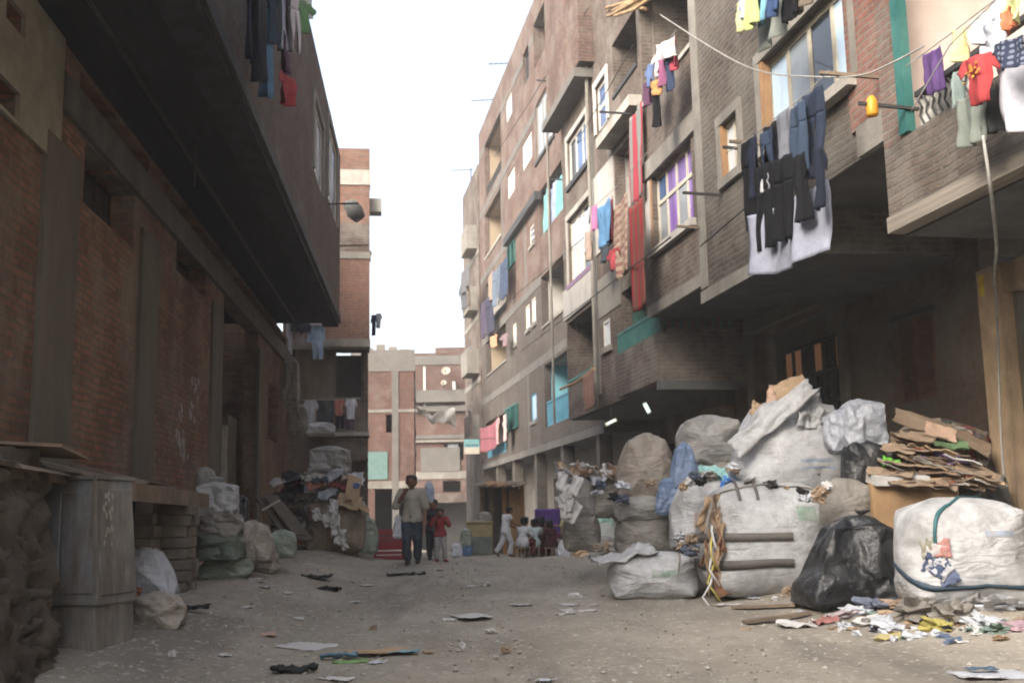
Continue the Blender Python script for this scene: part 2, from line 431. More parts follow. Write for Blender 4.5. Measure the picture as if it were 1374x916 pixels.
# =================================================================== RIGHT ROW, far to near
# ---- R4: six storey rose brick block
P4 = FR
B = Bld(FR, 'brick_apartment_block', 'tall rose brick apartment block with stacked loggias, middle of the right row', 'building')
W = 0.0
a_near, a_far = 27.1, 48.6
zs_slab = 3.26
H = []
def op(*a, **k):
    r = B.rect(*a, **k); H.append(r); return r
# stacked loggias at the far end
lg1 = op(650, 672, 147, 228, W, 'R'); lg2 = op(650, 672, 250, 315, W, 'R')
lg3 = op(652, 679, 345, 416, W, 'R'); lg4 = op(652, 679, 432, 482, W, 'R'); lg5 = op(652, 679, 552, 606, W, 'R')
tpA = op(716, 741, 34, 96, W, 'L'); tpB = op(747, 768, 0, 102, W, 'L')
nw1 = op(702, 710, 74, 120, W, 'L'); ww1 = op(679, 687, 137, 168, W, 'L')
ww2 = op(701, 714, 196, 232, W, 'L'); ww3 = op(681, 691, 238, 270, W, 'L')
gw1 = op(719, 744, 142, 220, W, 'L')
tc1 = op(724, 756, 258, 320, W, 'L')
sm1 = op(711, 717, 306, 332, W, 'L'); ts1 = op(682, 692, 334, 364, W, 'L')
lg6 = op(727, 758, 372, 440, W, 'L')
sn1 = op(706, 711, 412, 444, W, 'L'); sn2 = op(714, 719, 402, 436, W, 'L'); sn3 = op(689, 693, 436, 464, W, 'L')
lg7 = op(731, 764, 490, 574, W, 'L')
sb1 = op(713, 720, 529, 566, W, 'L'); ts2 = op(681, 696, 549, 580, W, 'L')
zroof = 18.7
BR_SHADED = BRICK('brick_rose_shaded', (.13, .09, .075), (.075, .055, .047), (.155, .142, .125), smear=(.105, .1, .09), smear_amt=.75, smear_lo=.44)  # duller copy of the rose brick, shade of the lower storeys painted in
B.block(a_near, a_far, zs_slab, 8.69, -6, W, BR_SHADED, H, soffit=CONC_D, roof=None)
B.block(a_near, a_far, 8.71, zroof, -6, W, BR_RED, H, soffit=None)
MB().box(a_near, a_far, W - .02, W + .05, zs_slab - .02, zs_slab + .2).build('slab_edge', CONC_F, B.root)
for yl, yr, x0, x1, mt in ((170, 62, 656, 708, CONC_L),):
    pass
# concrete floor beams standing slightly proud of the brick, cut between the openings
for zb in (6.05, 8.7, 11.55, 14.55, 17.3):
    segs = [(a_near, a_far)]
    for h in H:
        if h[2] < zb + .3 and h[3] > zb:
            ns = []
            for q in segs:
                if h[1] <= q[0] or h[0] >= q[1]: ns.append(q)
                else:
                    if h[0] > q[0]: ns.append((q[0], h[0]))
                    if h[1] < q[1]: ns.append((h[1], q[1]))
            segs = ns
    mb = MB()
    for q in segs:
        if q[1] - q[0] > .15: MB().box(q[0], q[1], W - .05, W + .012, zb, zb + .3).build('floor_beam', CONC_F, B.root)
for ac in (33.2, 37.4, 42.2):
    mb = MB(); zc = [(zs_slab + .2, 6.05), (6.35, 8.7), (9.0, 11.55), (11.85, 14.55)]
    for q in zc:
        if not any(h[0] < ac + .3 and h[1] > ac and h[2] < q[1] and h[3] > q[0] for h in H): MB().box(ac, ac + .3, W - .05, W + .009, q[0], q[1]).build('concrete_column', CONC_F, B.root)
BEIGE = PLAST_BG
B.loggia(lg1, W, 1.2, back=BR_RED, side=PLAST_BG, ceil=PLAST_BG, rail=IRON, railh=.5)
B.loggia(lg2, W, 1.2, back=BR_RED, side=PLAST_BG, ceil=PLAST_BG, cap=CONC_L)
B.loggia(lg3, W, 1.2, back=PLAST, ceil=CONC, rail=IRON, railh=.4)
B.loggia(lg4, W, 1.2, back=PLAST_BG, ceil=CONC, cap=CONC)
B.loggia(lg5, W, 1.2, back=ROOM, ceil=CONC, rail=BLUEP, railh=.45)
B.loggia(tpA, W, 1.5, back=BR_RED, ceil=CONC)
B.loggia(tpB, W, 1.5, back=BR_DUL, ceil=CONC)
B.loggia(tc1, W, .9, back=PLAST_BL, ceil=CONC)
B.loggia(lg6, W, 1.4, back=PLAST, ceil=CONC_D, cap=CONC)
B.loggia(lg7, W, 1.3, back=PLAST_BL, side=PLAST_BL, ceil=CONC, rail=BLUEP, railh=.8, lab='turquoise painted loggia with blue railing')
B.window(nw1, W, IRON, GL_DK); B.window(ww1, W, WHITE, GL_BL, deep=.03, fw=.1)
B.window(ww2, W, WHITE, GL_WH, deep=.03, fw=.12); B.window(ww3, W, WHITE, GL_WH, deep=.03, fw=.12)
B.window(gw1, W, CONC, None, nx=3, panes=[GL_WH, GL_GY, GL_GY], sill=IRON, deep=.05)
B.window(sm1, W, WHITE, GL_DK, nz=3, fw=.07, deep=.02, sill=CONC)
for r_ in (sn1, sn2, sn3): B.window(r_, W, CREAM, GL_WH, deep=.0, fw=.05, sill=CONC)
B.window(sb1, W, BLUEP, GL_BL, deep=.02, sill=CONC)
def shutter(bld, r, w, mat, n=9, leafs=2):
    a0, a1, z0, z1 = r
    o = None
    m = MB()
    for k in range(leafs):
        x0 = a0 + (a1 - a0) * k / leafs + .01; x1 = a0 + (a1 - a0) * (k + 1) / leafs - .01
        f = .05
        m.box(x0, x0 + f, w - .02, w + .03, z0, z1).box(x1 - f, x1, w - .02, w + .03, z0, z1).box(x0 + f, x1 - f, w - .02, w + .03, z1 - f, z1).box(x0 + f, x1 - f, w - .02, w + .03, z0, z0 + f)
        for j in range(n):
            zc = z0 + f + (z1 - z0 - 2 * f) * (j + .5) / n
            m.obox(((x0 + x1) / 2, w, zc), ((x1 - x0) / 2 - f, 0, 0), (0, .018, -.018), (0, .004, .005))
    m.box(a0 + .02, a1 - .02, w - .08, w - .06, z0 + .02, z1 - .02)
    return m.build('shutter', mat, bld.root)
shutter(B, ts1, W + .03, TEAL, 8); shutter(B, ts2, W + .08, TEAL, 8)
# ledge coloured dark in place of the shadow line running to the far loggias
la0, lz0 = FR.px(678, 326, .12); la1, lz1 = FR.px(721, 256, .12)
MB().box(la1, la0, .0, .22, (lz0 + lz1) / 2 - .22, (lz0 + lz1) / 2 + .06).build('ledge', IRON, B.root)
# recessed shop floor under the block, its shadow put into the dark colours
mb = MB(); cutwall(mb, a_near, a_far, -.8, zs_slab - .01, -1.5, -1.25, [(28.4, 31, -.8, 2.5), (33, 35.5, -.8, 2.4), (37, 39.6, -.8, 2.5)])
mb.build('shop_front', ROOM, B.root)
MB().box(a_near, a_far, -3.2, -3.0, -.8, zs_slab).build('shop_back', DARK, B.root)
for ac in (28, 32.4, 36.6, 41, 45): MB().box(ac, ac + .35, -.4, -.05, -.9, zs_slab - .008).build('pillar', M('shade_dark_pillar', (.1, .088, .075), var=.3), B.root)  # pillar colour darkened to hold the shade under the block
def tvdish(loc, r, rz, label):
    e = empty('satellite_dish', loc, rz, label, 'satellite dish')
    mb = MB(); n = 20; rings = []
    for j in range(6):
        q = j / 5; rings.append([(math.cos(2 * math.pi * k / n) * r * q, -.32 * r * (1 - q * q) + 0, math.sin(2 * math.pi * k / n) * r * q) for k in range(n)])
    vs = [v for g in rings for v in g]; fs = [(j * n + k, j * n + (k + 1) % n, (j + 1) * n + (k + 1) % n, (j + 1) * n + k) for j in range(5) for k in range(n)]
    mb.add(vs, fs); mb.add([(v[0], v[1] - .02, v[2]) for v in vs], [tuple(reversed(f)) for f in fs])
    d = mb.build('dish', M('dish_cream', (.36, .3, .24), var=.1), e, True)
    d.rotation_euler = (R(25), 0, 0)
    MB().tube([(0, -.1, 0), (0, -.25, -.1), (0, -.25, -r * 1.9)], .03).build('mast', IRON, e)
    MB().tube([(0, -.1, -r * .8), (0, r * .8, -.05)], .015).ball((0, r * .8, -.05), .05).build('feed_arm', IRON, e)
    return e

# ---- R5: tall grey end block with stepped balconies
B = Bld(FR, 'stepped_end_block', 'narrow grey block with stepped balconies at the far end of the right row', 'building')
r0, r1 = 48.7, 54.2
H = []
B.block(r0, r1, -.9, 17.3, -6, .05, BR_DUL, [], soffit=None)
for k, (zz, ex) in enumerate(((13.6, .5), (10.7, .45), (7.8, .55), (4.8, .45))):
    o = B.band(r0 + .5, r0 + 2.6, zz - .16, zz, .05, .05 + ex, CONC, 'balcony')
    MB().box(r0 + .5, r0 + 2.6, .05 + ex - .1, .05 + ex + .002, zz + .002, zz + .95).build('parapet', BR_DUL if k % 2 else CONC, o)
    MB().box(r0 + .5, r0 + .6, .06, .05 + ex - .1, zz + .002, zz + .95).build('side_panel', CONC, o)
for zz in (4.2, 7.2, 10.1, 13.1):
    MB().box(r0 + .02, r1, -.1, .075, zz, zz + .25).build('concrete_band', CONC, B.root)
    MB().box(r0 + 3.2, r0 + 4.2, -.1, .07, zz + .9, zz + 2.1).build('window', GL_DK, B.root)

# ---- R3: block of protruding grey bays
B = Bld(FR, 'grey_bay_block', 'brown brick block with pale grey bays and a green railed balcony over the dark shop', 'building')
W = .95; a_near, a_far = 19.1, FR.a(757, W, 330)
H = []
zb3, zt3 = 3.55, 20.
w1 = op(762, 789, 190, 252, W, 'L'); w2 = op(800, 815, 118, 182, W, 'L')
lgA = op(822, 856, 60, 132, W, 'L')
lgB = op(826, 860, 206, 296, W, 'L')
w3 = op(763, 797, 296, 384, W, 'L')
lgC = op(762, 796, 434, 512, W, 'L')
w4 = op(810, 819, 432, 468, W, 'L')
dr = op(835, 867, 392, 478, W, 'L')
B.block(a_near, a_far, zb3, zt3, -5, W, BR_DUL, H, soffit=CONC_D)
B.window(w1, W, WHITE, None, nx=3, panes=[GL_NV, GL_NV, GL_DK], fw=.09, surround=PLAST, sill=IRON, deep=.06)
B.window(w2, W, WHITE, GL_NV, nx=1, nz=2, fw=.09, surround=WHITE, deep=.05)
B.loggia(lgA, W, 1.5, back=BR_DUL, ceil=CONC_D, cap=IRON)
B.loggia(lgB, W, 1.4, back=M('plum_plaster', (.2, .09, .16), var=.2), side=PLAST, ceil=PLAST)
B.window(w3, W, CREAM, None, nx=4, panes=[GL_GY, GL_DK, GL_WH, GL_WH], fw=.07, surround=CONC_L, sill=PURP_F, deep=.08)
B.loggia(lgC, W, 1.2, back=M('dim_green_plaster', (.05, .12, .1), var=.3), ceil=CONC_D, cap=TEAL)
B.window(w4, W, WHITE, GL_WH, deep=.0, fw=.06, sill=CONC)
B.loggia(dr, W, 1.2, back=M('dim_green_plaster', (.05, .12, .1)), ceil=CONC_D)
# pale rendered panels (upper band beside loggia B, box under window 3)
rp = B.rect(797, 826, 250, 330, W, 'L'); MB().box(rp[0], rp[1], W, W + .03, rp[2] - .3, rp[3] + .15).build('render_panel', PLAST, B.root)
rp = B.rect(758, 797, 392, 432, W, 'L'); MB().box(rp[0], rp[1], W, W + .05, rp[2], rp[3]).build('render_panel', PLAST, B.root)
rp = B.rect(797, 866, 372, 425, W, 'L'); 
MB().box(dr[1] + .03, rp[1], W, W + .02, w4[3] + .12, w4[3] + 1.0).build('render_panel', CONC, B.root)
# heavy slab ledges
for (xa, ya, xb, yb, dep, mt) in ((744, 170, 790, 102, .45, CONC_F), (815, 207, 860, 122, .35, CONC_L)):
    a0, z0 = FR.px(xa, ya, W + .1); a1, z1 = FR.px(xb, yb, W + .1); zm = (z0 + z1) / 2
    o = MB().box(min(a0, a1), max(a0, a1), W + .002, W + dep, zm - .1, zm + .12).build('slab_ledge', mt, B.root)
# upper brick box standing on the first ledge
a0, z0 = FR.px(745, 165, W + .1); a1, z1 = FR.px(792, 92, W + .1)
MB().box(a1, a0 - .2, W + .004, W + .36, (z0 + z1) / 2 + .122, 20).build('upper_bay', BR_RED, B.root)
for ac in (FR.a(798, W, 300), a_near + .12): 
    MB().box(ac - .11, ac + .11, W, W + .025, zb3 + .3, 9.9).build('concrete_column', CONC, B.root)
# drain pipes
for xp, r_ in ((800, .045), (743, .035)):
    a = FR.a(xp, W, 300)
    MB().tube([(a, W + .12, zb3), (a, W + .12, 12.5)], r_).build('drain_pipe', CONC, B.root)
# green railed first floor balcony box (same mesh plane, brick parapet)
gb0, gz0 = FR.px(885, 446, W + .15); 
ga0, ga1 = 18.93, dr[0] - .02
zt_box = 4.42
bal = MB().box(ga0, dr[1], W + .002, W + .18, zb3 + .002, zt_box).box(ga0, ga0 + .2, -.35, W, zb3 + .002, zt_box + .1).build('balcony', BR_DUL, B.root)
MB().box(ga0, a_near - .002, -.35, W + .17, zb3 - .16, zb3).build('balcony_slab', CONC_D, bal)
mb = MB()
mb.bar((ga0, W + .1, zt_box + .42), (dr[1], W + .1, zt_box + .42), .05)
for i in range(46):
    a = ga0 + (dr[1] - ga0) * i / 45; mb.bar((a, W + .1, zt_box), (a, W + .1, zt_box + .42), .03)
for i in range(9):
    y = -.3 + (W + .3) * i / 8; mb.bar((ga0 + .1, y, zt_box + .1), (ga0 + .1, y, zt_box + .42), .03)
mb.bar((ga0 + .1, -.3, zt_box + .42), (ga0 + .1, W + .1, zt_box + .42), .05)
mb.box(ga0 + .12, dr[1], W + .06, W + .075, zt_box + .02, zt_box + .4)
mb.build('railing', TEAL, bal)
# the dark shop under the bays
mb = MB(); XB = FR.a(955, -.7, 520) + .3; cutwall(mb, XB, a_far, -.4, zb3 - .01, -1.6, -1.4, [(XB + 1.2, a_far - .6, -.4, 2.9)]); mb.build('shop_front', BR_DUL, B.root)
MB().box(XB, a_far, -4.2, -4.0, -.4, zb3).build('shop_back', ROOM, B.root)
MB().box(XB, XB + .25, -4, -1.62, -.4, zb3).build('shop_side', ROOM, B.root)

# ---- R2: purple window block
B = Bld(FR, 'purple_window_block', 'dark red brick block with a wide purple curtained window and an open balcony above', 'building')
W = 1.2; a_near, a_far = 15.46, 19.06
H = []
pw = op(876, 931, 236, 338, W, 'L')
tb = op(872, 934, 30, 120, W, 'L'); tb = H[-1] = (a_near + .12, a_far - .1, 8.75, 10.75)
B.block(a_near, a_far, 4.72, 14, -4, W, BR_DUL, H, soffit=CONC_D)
zmid = pw[2] + (pw[3] - pw[2]) * .62
B.window(pw, W, CREAM, None, nx=4, nz=2, panes=[GL_PU, GL_GY, GL_PU, GL_GY, GL_PU, GL_PU, GL_PU, GL_NV], fw=.07, deep=.1, zs=[pw[2], zmid, pw[3]], sill=PLAST, ledge=.1, lab='wide purple curtained window')
MB().box(a_near + .02, a_far - .02, W, W + .06, pw[3] + .004, pw[3] + .33).build('lintel', CONC, B.root)
MB().box(pw[1] + .005, pw[1] + .1, W - .16, W + .01, pw[2], pw[3]).build('jamb', WOOD_O, B.root)
MB().box(pw[1] + .1, a_far - .0, W, W + .02, pw[2], pw[3]).build('jamb_post', PLAST, B.root)
B.loggia(tb, W, 1.6, back=ROOM, ceil=CONC_D, cap=CONC_L)
MB().box(a_near, a_far, W, W + .05, 4.7, 4.9).build('slab_edge', CONC, B.root)
MB().box(a_near, a_far, W, W + .05, 10.76, 11.2).build('upper_beam', CONC_L, B.root)

# ---- R1: grey rendered block
B = Bld(FR, 'grey_plaster_block', 'smeared grey brick block with orange framed windows over the garage, behind the hanging dark clothes', 'building')
W = 1.5; a_near, a_far = 9.78, 15.44
H = []
sw = op(969, 993, 168, 243, W, 'L')
bw = op(1022, 1143, 86, 206, W, 'L')
bw = H[-1] = (FR.a(1143, W, 60), FR.a(1021, W, 110), bw[2], FR.px(1021, 84, W)[1])
zA, zB = 4.28, 4.85
am = 12.24
B.block(a_near, am, zB, 13, -3, W, BR_GRY, H, soffit=CONC_D)
B.block(am + .002, a_far, zA, 13, -3, W, BR_GRY, H, soffit=CONC_D)
B.window(sw, W, CREAM, None, nx=2, nz=1, panes=[GL_DK, GL_WH], fw=.05, deep=.06, surround=CONC, sill=CONC)
MB().box(sw[1] - .06, sw[1] - .002, W - .06, W + .02, sw[2], sw[3]).build('orange_jamb', WOOD_O, B.root)
zz = [bw[2], bw[3]]
B.window(bw, W, CREAM, None, nx=4, panes=[GL_BL, GL_DK, GL_GY, GL_BL], fw=.08, deep=.1, sill=CONC_L, ledge=.14, surround=CONC, lab='broad four light window with pale blue panes')
MB().box(bw[1] - .1, bw[1] - .003, W - .09, W + .02, bw[2], bw[3]).build('orange_jamb', WOOD_O, B.root)
MB().box(a_near, a_near + .55, W, W + .08, zB - .02, zB + .3).build('corner_stub', CONC, B.root)
MB().box(am, a_far, W, W + .03, zA - .02, zA + .16).build('slab_edge', CONC, B.root)
MB().box(a_far - .28, a_far, W, W + .02, zA + .2, 12).build('concrete_column', CONC, B.root)
# red brick strip beside the teal post
MB().box(a_near, a_near + .75, W, W + .03, zB + .31, 12).build('brick_strip', BRICK('brick_strip', (.3, .13, .1), (.22, .1, .08), (.22, .18, .15)), B.root)
# ground floor wall under it, with the garage
GW = -.7
H = []
ga = B.rect(1012, 1128, 455, 640, GW, 'L'); ga = (15.51, 18.94, -.3, FR.px(1128, 380, GW)[1] - .2)
dd = (FR.a(1008, GW, 500), FR.a(985, GW, 500), -.3, ga[3] - .1)
sh = B.rect(1208, 1257, 432, 542, GW, 'L')
dn = None
mb = MB(); cutwall(mb, 11.83, XB, -.3, 5.2, GW - .25, GW, [ga, dd, sh]); mb.build('ground_floor_wall', BRICK('brick_ground', (.17, .1, .075), (.13, .08, .06), (.13, .11, .09), smear=(.13, .115, .09), smear_amt=.8, smear_lo=.45), B.root)
MB().box(ga[0] - .2, ga[1] + .2, GW, GW + .12, ga[3], ga[3] + .24).build('garage_beam', CONC_B, B.root)
for a in (ga[0] - .2, ga[1] + .01): MB().box(a, a + .19, GW, GW + .08, -.3, ga[3] - .003).build('garage_post', CONC_B, B.root)
MB().box(ga[0], ga[1], GW - .5, GW - .42, -.3, ga[3]).build('garage_back', CONC_B, B.root)
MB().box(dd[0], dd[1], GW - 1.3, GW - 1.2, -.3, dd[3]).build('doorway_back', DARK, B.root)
shutter(B, sh, GW - .02, SHUT, 22, 2)
MB().box(sh[0] - .06, sh[1] + .06, GW, GW + .09, sh[3] + .01, sh[3] + .07).build('shutter_hood', IRON, B.root)
# glazed iron garage door, lamplight behind some of its panes
d0, d1 = ga[0] + .04, FR.a(1056, GW - .3, 520)
dz = FR.px(1128, 448, GW - .3)[1]
gdoor = empty('garage_door', (0, 0, 0)); gdoor.parent = B.root
LIT = EMIT('lamp_lit_pane', (.5, .24, .12), .035)
fr = MB(); n = 7; m_ = 6
for i in range(n + 1):
    a = d0 + (d1 - d0) * i / n; fr.bar((a, GW - .28, -.2), (a, GW - .28, dz), .05)
for j in range(m_ + 1):
    z = .9 + (dz - .9) * j / m_; fr.bar((d0, GW - .28, z), (d1, GW - .28, z), .045)
fr.box(d0, d1, GW - .3, GW - .27, -.2, .9)
fr.build('door_frame', IRON, gdoor)
pl, pd = MB(), MB()
litset = {(5, 5), (6, 5), (3, 5), (1, 5), (0, 2), (1, 2), (0, 1)}
for i in range(n):
    for j in range(m_):
        a0_, a1_ = d0 + (d1 - d0) * i / n, d0 + (d1 - d0) * (i + 1) / n; z0_, z1_ = .9 + (dz - .9) * j / m_, .9 + (dz - .9) * (j + 1) / m_
        lit_ = (i, j) in litset; MB().box(a0_ + .03, a1_ - .03, GW - .31, GW - .30, z0_ + .03, z1_ - .03).build('lit_pane' if lit_ else 'pane', LIT if lit_ else GL_DK, gdoor)
# brick pier left of the doorway
MB().box(FR.a(984, GW, 520), FR.a(957, GW, 520), GW, GW + .3, -.3, 3.2).build('brick_pier', BR_WRK, B.root)

# ---- R0: nearest block with the teal post and the balcony
B = Bld(FR, 'balcony_block', 'nearest right building with a teal post, pink walled balcony and ochre ground floor', 'building')
W = 1.6; a_far = 9.75; a_n = -18  # near end carried on unseen behind the camera to block sky light
zb0, zp0, zr0 = 4.02, 4.72, 5.06
MB().box(a_n, a_far, W - .15, W, zb0, zp0).build('balcony_parapet', BRICK('brick_parapet', (.17, .13, .105), (.11, .085, .07), (.16, .14, .12), smear=(.17, .155, .135), smear_amt=.85, smear_lo=.42, bump=.9), B.root)
MB().box(a_n, a_far, -3, W + .03, zb0 - .16, zb0 - .003).build('balcony_slab', M('board_marked_concrete', (.2, .175, .145), var=.35, scale=3, bump=.4, stretch=(.3, 4, 8)), B.root)
MB().box(a_n, a_far - .01, -3, W - .16, zb0 - .18, zb0 - .161).build('soffit', CONC_D, B.root)  # separate sheet coloured dark for the shade under the balcony
MB().box(a_n, a_far, .32, .5, zb0, 8.5).build('back_wall', PLAST_P, B.root)
MB().box(a_far - .12, a_far, .5, W - .16, zb0, 8.5).build('end_wall', PLAST_P, B.root)
MB().box(a_n, a_far, -3, W, 8.51, 13).build('upper_wall', BR_DUL, B.root)  # unseen height added to shade the near street
MB().box(a_n, a_far, .5, W + .1, 7.6, 7.8).build('upper_slab', CONC, B.root)
pa0, pa1 = FR.a(1226, W - .02, 150), FR.a(1197, W - .02, 150)
MB().box(9.25, 9.4, W - .06, W + .03, zp0 + .02, 8.5).build('teal_post', TEAL, B.root)
MB().box(9.44, a_far, W - .16, W, zp0, 8.5).build('brick_reveal', BR_RED, B.root)
MB().bar((a_n, W - .05, zr0), (9.16, W - .05, zr0), .07, .05).build('handrail', IRON, B.root)
mb = MB()
mb.box(8.2, 9.16, W - .09, W - .06, zp0, zr0 - .02)
mb.build('railing_panel', M('rusty_cream_panel', (.5, .48, .44), var=.2, scale=5, bump=.2, dirt=(.05, .045, .04), dscale=6, damt=.95), B.root)
mb = MB()
for i in range(9):
    a = 8.22 + i * .105; mb.tube([(a, W - .04, zp0 + .02), (a + .06, W - .035, zp0 + .12), (a + .02, W - .035, zp0 + .2), (a + .1, W - .04, zp0 + .3)], .012, 6)
mb.build('scroll_ironwork', IRON, B.root)
# ground floor: ochre pier, dark doorway, returned wall
MB().box(FR.a(1349, GW + .06, 480), FR.a(1319, GW + .06, 480), GW - .2, GW + .06, -.3, 3.98).build('ochre_pier', PLAST_OC, B.root)
pz = FR.px(1352, 390, GW)[1]
x_p = FR.a(1349, GW + .06, 480)
MB().box(a_n, x_p - .01, GW - .25, GW + .02, pz, 3.98).build('door_head_wall', PLAST_OC, B.root)
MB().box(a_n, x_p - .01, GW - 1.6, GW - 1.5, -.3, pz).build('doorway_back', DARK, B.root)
MB().box(x_p - .1, x_p - .012, GW - .2, GW - .1, -.3, pz - .003).build('door_post', CONC_B, B.root)
o = MB().tube([(FR.a(1318, 1.0, 264), 1.0, FR.px(1318, 264, 1.0)[1]), (FR.a(1318, 1.0, 264) - 2.2, 1.1, FR.px(1318, 264, 1.0)[1] + .1)], .05).build('timber_pole', WOOD_S, B.root)

# =================================================================== LEFT WORKSHOP
B = Bld(FL, 'brick_workshop', 'dark brick workshop with concrete columns under a deep overhanging upper floor, left side', 'building')
W = 0.0
a_nr, a_fr = 20.0, -29.9     # a runs negative away; near end added behind the camera to block sky light
H = []
k1 = op(113, 182, 184, 275, W, 'L'); k1 = H[-1] = (k1[0], k1[1], FL.px(112, 272, 0)[1], FL.px(112, 186, 0)[1])
k2 = op(237, 277, 318, 362, W, 'L')
gd = op(298, 346, 388, 640, W, 'L'); gd = H[-1] = (gd[0], gd[1], -.2, FL.px(298, 388, 0)[1])
u1 = op(0, 28, 22, 55, W, 'R'); u2 = op(-10, 20, 126, 165, W, 'R')
c1 = (-14.47, -11.49, 5.72, 5.98); c2 = (-29.5, -15.44, 5.72, 5.98); H += [c1, c2]
dw = op(360, 372, 512, 588, W, 'L')
zsof = 6.06
mb = MB(); cutwall(mb, a_fr, a_nr, -.3, zsof - .01, -.3, 0, H); mb.build('wall', BR_WRK, B.root)
MB().box(a_fr, a_fr + .3, -6, -.3, -.3, 10.4).box(a_fr, a_nr, -6.3, -6, -.3, 10.4).build('back_wall', BR_WRK, B.root)
MB().box(a_nr - .3, a_nr, -6, -.3, -.3, 10.4).build('gable', BR_WRK, B.root)
for xa, xb, mat_ in ((46, 94, CONC_B), (184, 207, CONC_B), (283, 297, CONC_B), (347, 352, CONC_B)):
    yb = 600
    A0, A1 = FL.a(xa, .04, 550), FL.a(xb, .04, 550)
    MB().box(A0, A1, -.02, .05, -.3, 4.96 if xa < 300 else 5.0).build('concrete_column', mat_, B.root)
zbm0, zbm1 = 4.98, 5.7
A75 = FL.a(78, .05, 300)
segs = [(a_fr, A75)]
MB().box(a_fr, A75, -.02, .07, k1[3] + .02, zbm1).build('concrete_beam', M('concrete_beam', (.13, .12, .1), var=.25, scale=2.5, bump=.25, dirt=(.07, .065, .06), damt=.6), B.root)
# paler upper wall beside the near column
zpl = FL.px(40, 190, .0)[1]
mb = MB(); cutwall(mb, A75 + .002, a_nr, zpl, zsof - .02, 0, .045, [u1, u2]); mb.build('concrete_infill', M('pale_infill', (.27, .25, .19), var=.2, scale=2.4, bump=.3, bscale=14, dirt=(.14, .125, .1), damt=.6), B.root)
# dark panels close behind the openings stand for their unlit depth; bars
for r_ in (k1, k2, u1, u2, c1, c2, dw):
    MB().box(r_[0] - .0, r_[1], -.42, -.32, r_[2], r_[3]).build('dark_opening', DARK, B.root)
for i in range(1, 5):
    a = k1[0] + (k1[1] - k1[0]) * i / 5; MB().bar((a, -.25, k1[2]), (a, -.25, k1[3]), .016).build('window_bar', IRON, B.root)
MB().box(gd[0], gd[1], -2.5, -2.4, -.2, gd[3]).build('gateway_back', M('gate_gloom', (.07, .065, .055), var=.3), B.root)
MB().box(gd[0] + .1, gd[0] + 1.2, -.5, -.42, -.2, 3.4).build('gate_leaf', M('gate_leaf', (.14, .125, .1), var=.3, scale=4, stretch=(8, 8, .5)), B.root)
MB().box(gd[1] + .02, gd[1] + .2, .05, .12, .2, 2.9).build('gate_post', M('gate_post', (.3, .28, .24), var=.25, dirt=(.12, .1, .08)), B.root)
# flaked white paint on the brick, each flake a few mm proud
mb = MB()
rr = random.Random(5)
for (x, y, n_, s) in ((262, 520, 9, 8), (242, 555, 7, 7), (258, 552, 6, 6), (243, 585, 10, 9), (247, 605, 8, 8), (240, 590, 5, 5)):
    for i in range(n_):
        a, z = FL.px(x + rr.gauss(0, s * .45), y + rr.gauss(0, s), .0)
        k = rr.randint(5, 7); pts = []
        for j in range(k):
            t = 2 * math.pi * j / k; q = rr.uniform(.02, .085)
            pts.append((a + math.cos(t) * q * 1.1, .006, z + math.sin(t) * q))
        MB().add(pts + [(p[0], .001, p[2]) for p in pts], [tuple(range(k))] + [(j, (j + 1) % k, k + (j + 1) % k, k + j) for j in range(k)]).build('paint_flake', M('chalky_white', (.3, .29, .275), var=.3), B.root)
# overhanging upper floor
ov_n, ov_f = -6.5, FL.a(456, 1.56, 350)
WO = 1.56
H2 = []
def op2(*a): r_ = B.rect(*a, w=WO); H2.append(r_); return r_
v1 = op2(421, 433, 128, 228); v2 = op2(440, 452, 172, 300)
v2 = H2[-1] = (v2[0], v2[1], FL.px(452, 305, WO)[1], FL.px(452, 205, WO)[1])
mb = MB(); cutwall(mb, ov_f, ov_n, zsof, 10.4, WO - .25, WO, H2)
mb.box(ov_f, ov_f + .25, -.3, WO - .25, zsof, 10.4).box(ov_n - .25, ov_n, -6, WO - .25, zsof, 10.4)
mb.build('upper_wall', BR_OVR, B.root)
MB().box(ov_f + .01, ov_n - .01, -6, WO - .015, zsof - .006, zsof + .2).build('soffit', M('dark_soffit', (.026, .029, .034), var=.4, scale=1.6, bump=.3, bscale=5, stretch=(.5, 7, 1), dirt=(.02, .022, .027), damt=.8, dscale=.8), B.root)  # near black base colour with faint streaks
MB().box(ov_f + .3, ov_n - .3, -5.9, WO - .3, 10.1, 10.25).build('roof', CONC, B.root)
MB().box(ov_f, ov_n - .1, WO - .4, WO - .02, zsof - .1, zsof - .007).build('edge_beam', M('dark_beam', (.034, .036, .04), var=.4, scale=3, bump=.4), B.root)
MB().tube([(ov_f + .5, .5, zsof - .05), (ov_n - 3, .55, zsof - .06), (ov_n - .3, .5, zsof - .05)], .025).build('conduit', IRON, B.root)
MB().box(ov_f, ov_n, WO, WO + .04, zsof - .01, zsof + .16).build('slab_edge', CONC_D, B.root)
B.window(v1, WO, PLAST, None, nx=2, panes=[GL_GY, GL_WH], fw=.1, deep=.02, surround=CONC)
B.window(v2, WO, CREAM, None, nx=2, panes=[GL_NV, GL_BL], fw=.1, deep=.02, surround=CONC)
o = MB().tube([(FL.a(238, .6), .7, zsof), (FL.a(238, .6), .7, zsof - .6)], .02).build('hanging_rod', IRON, B.root)
# rough lower wall of piled rubble at the very left
F0 = FL

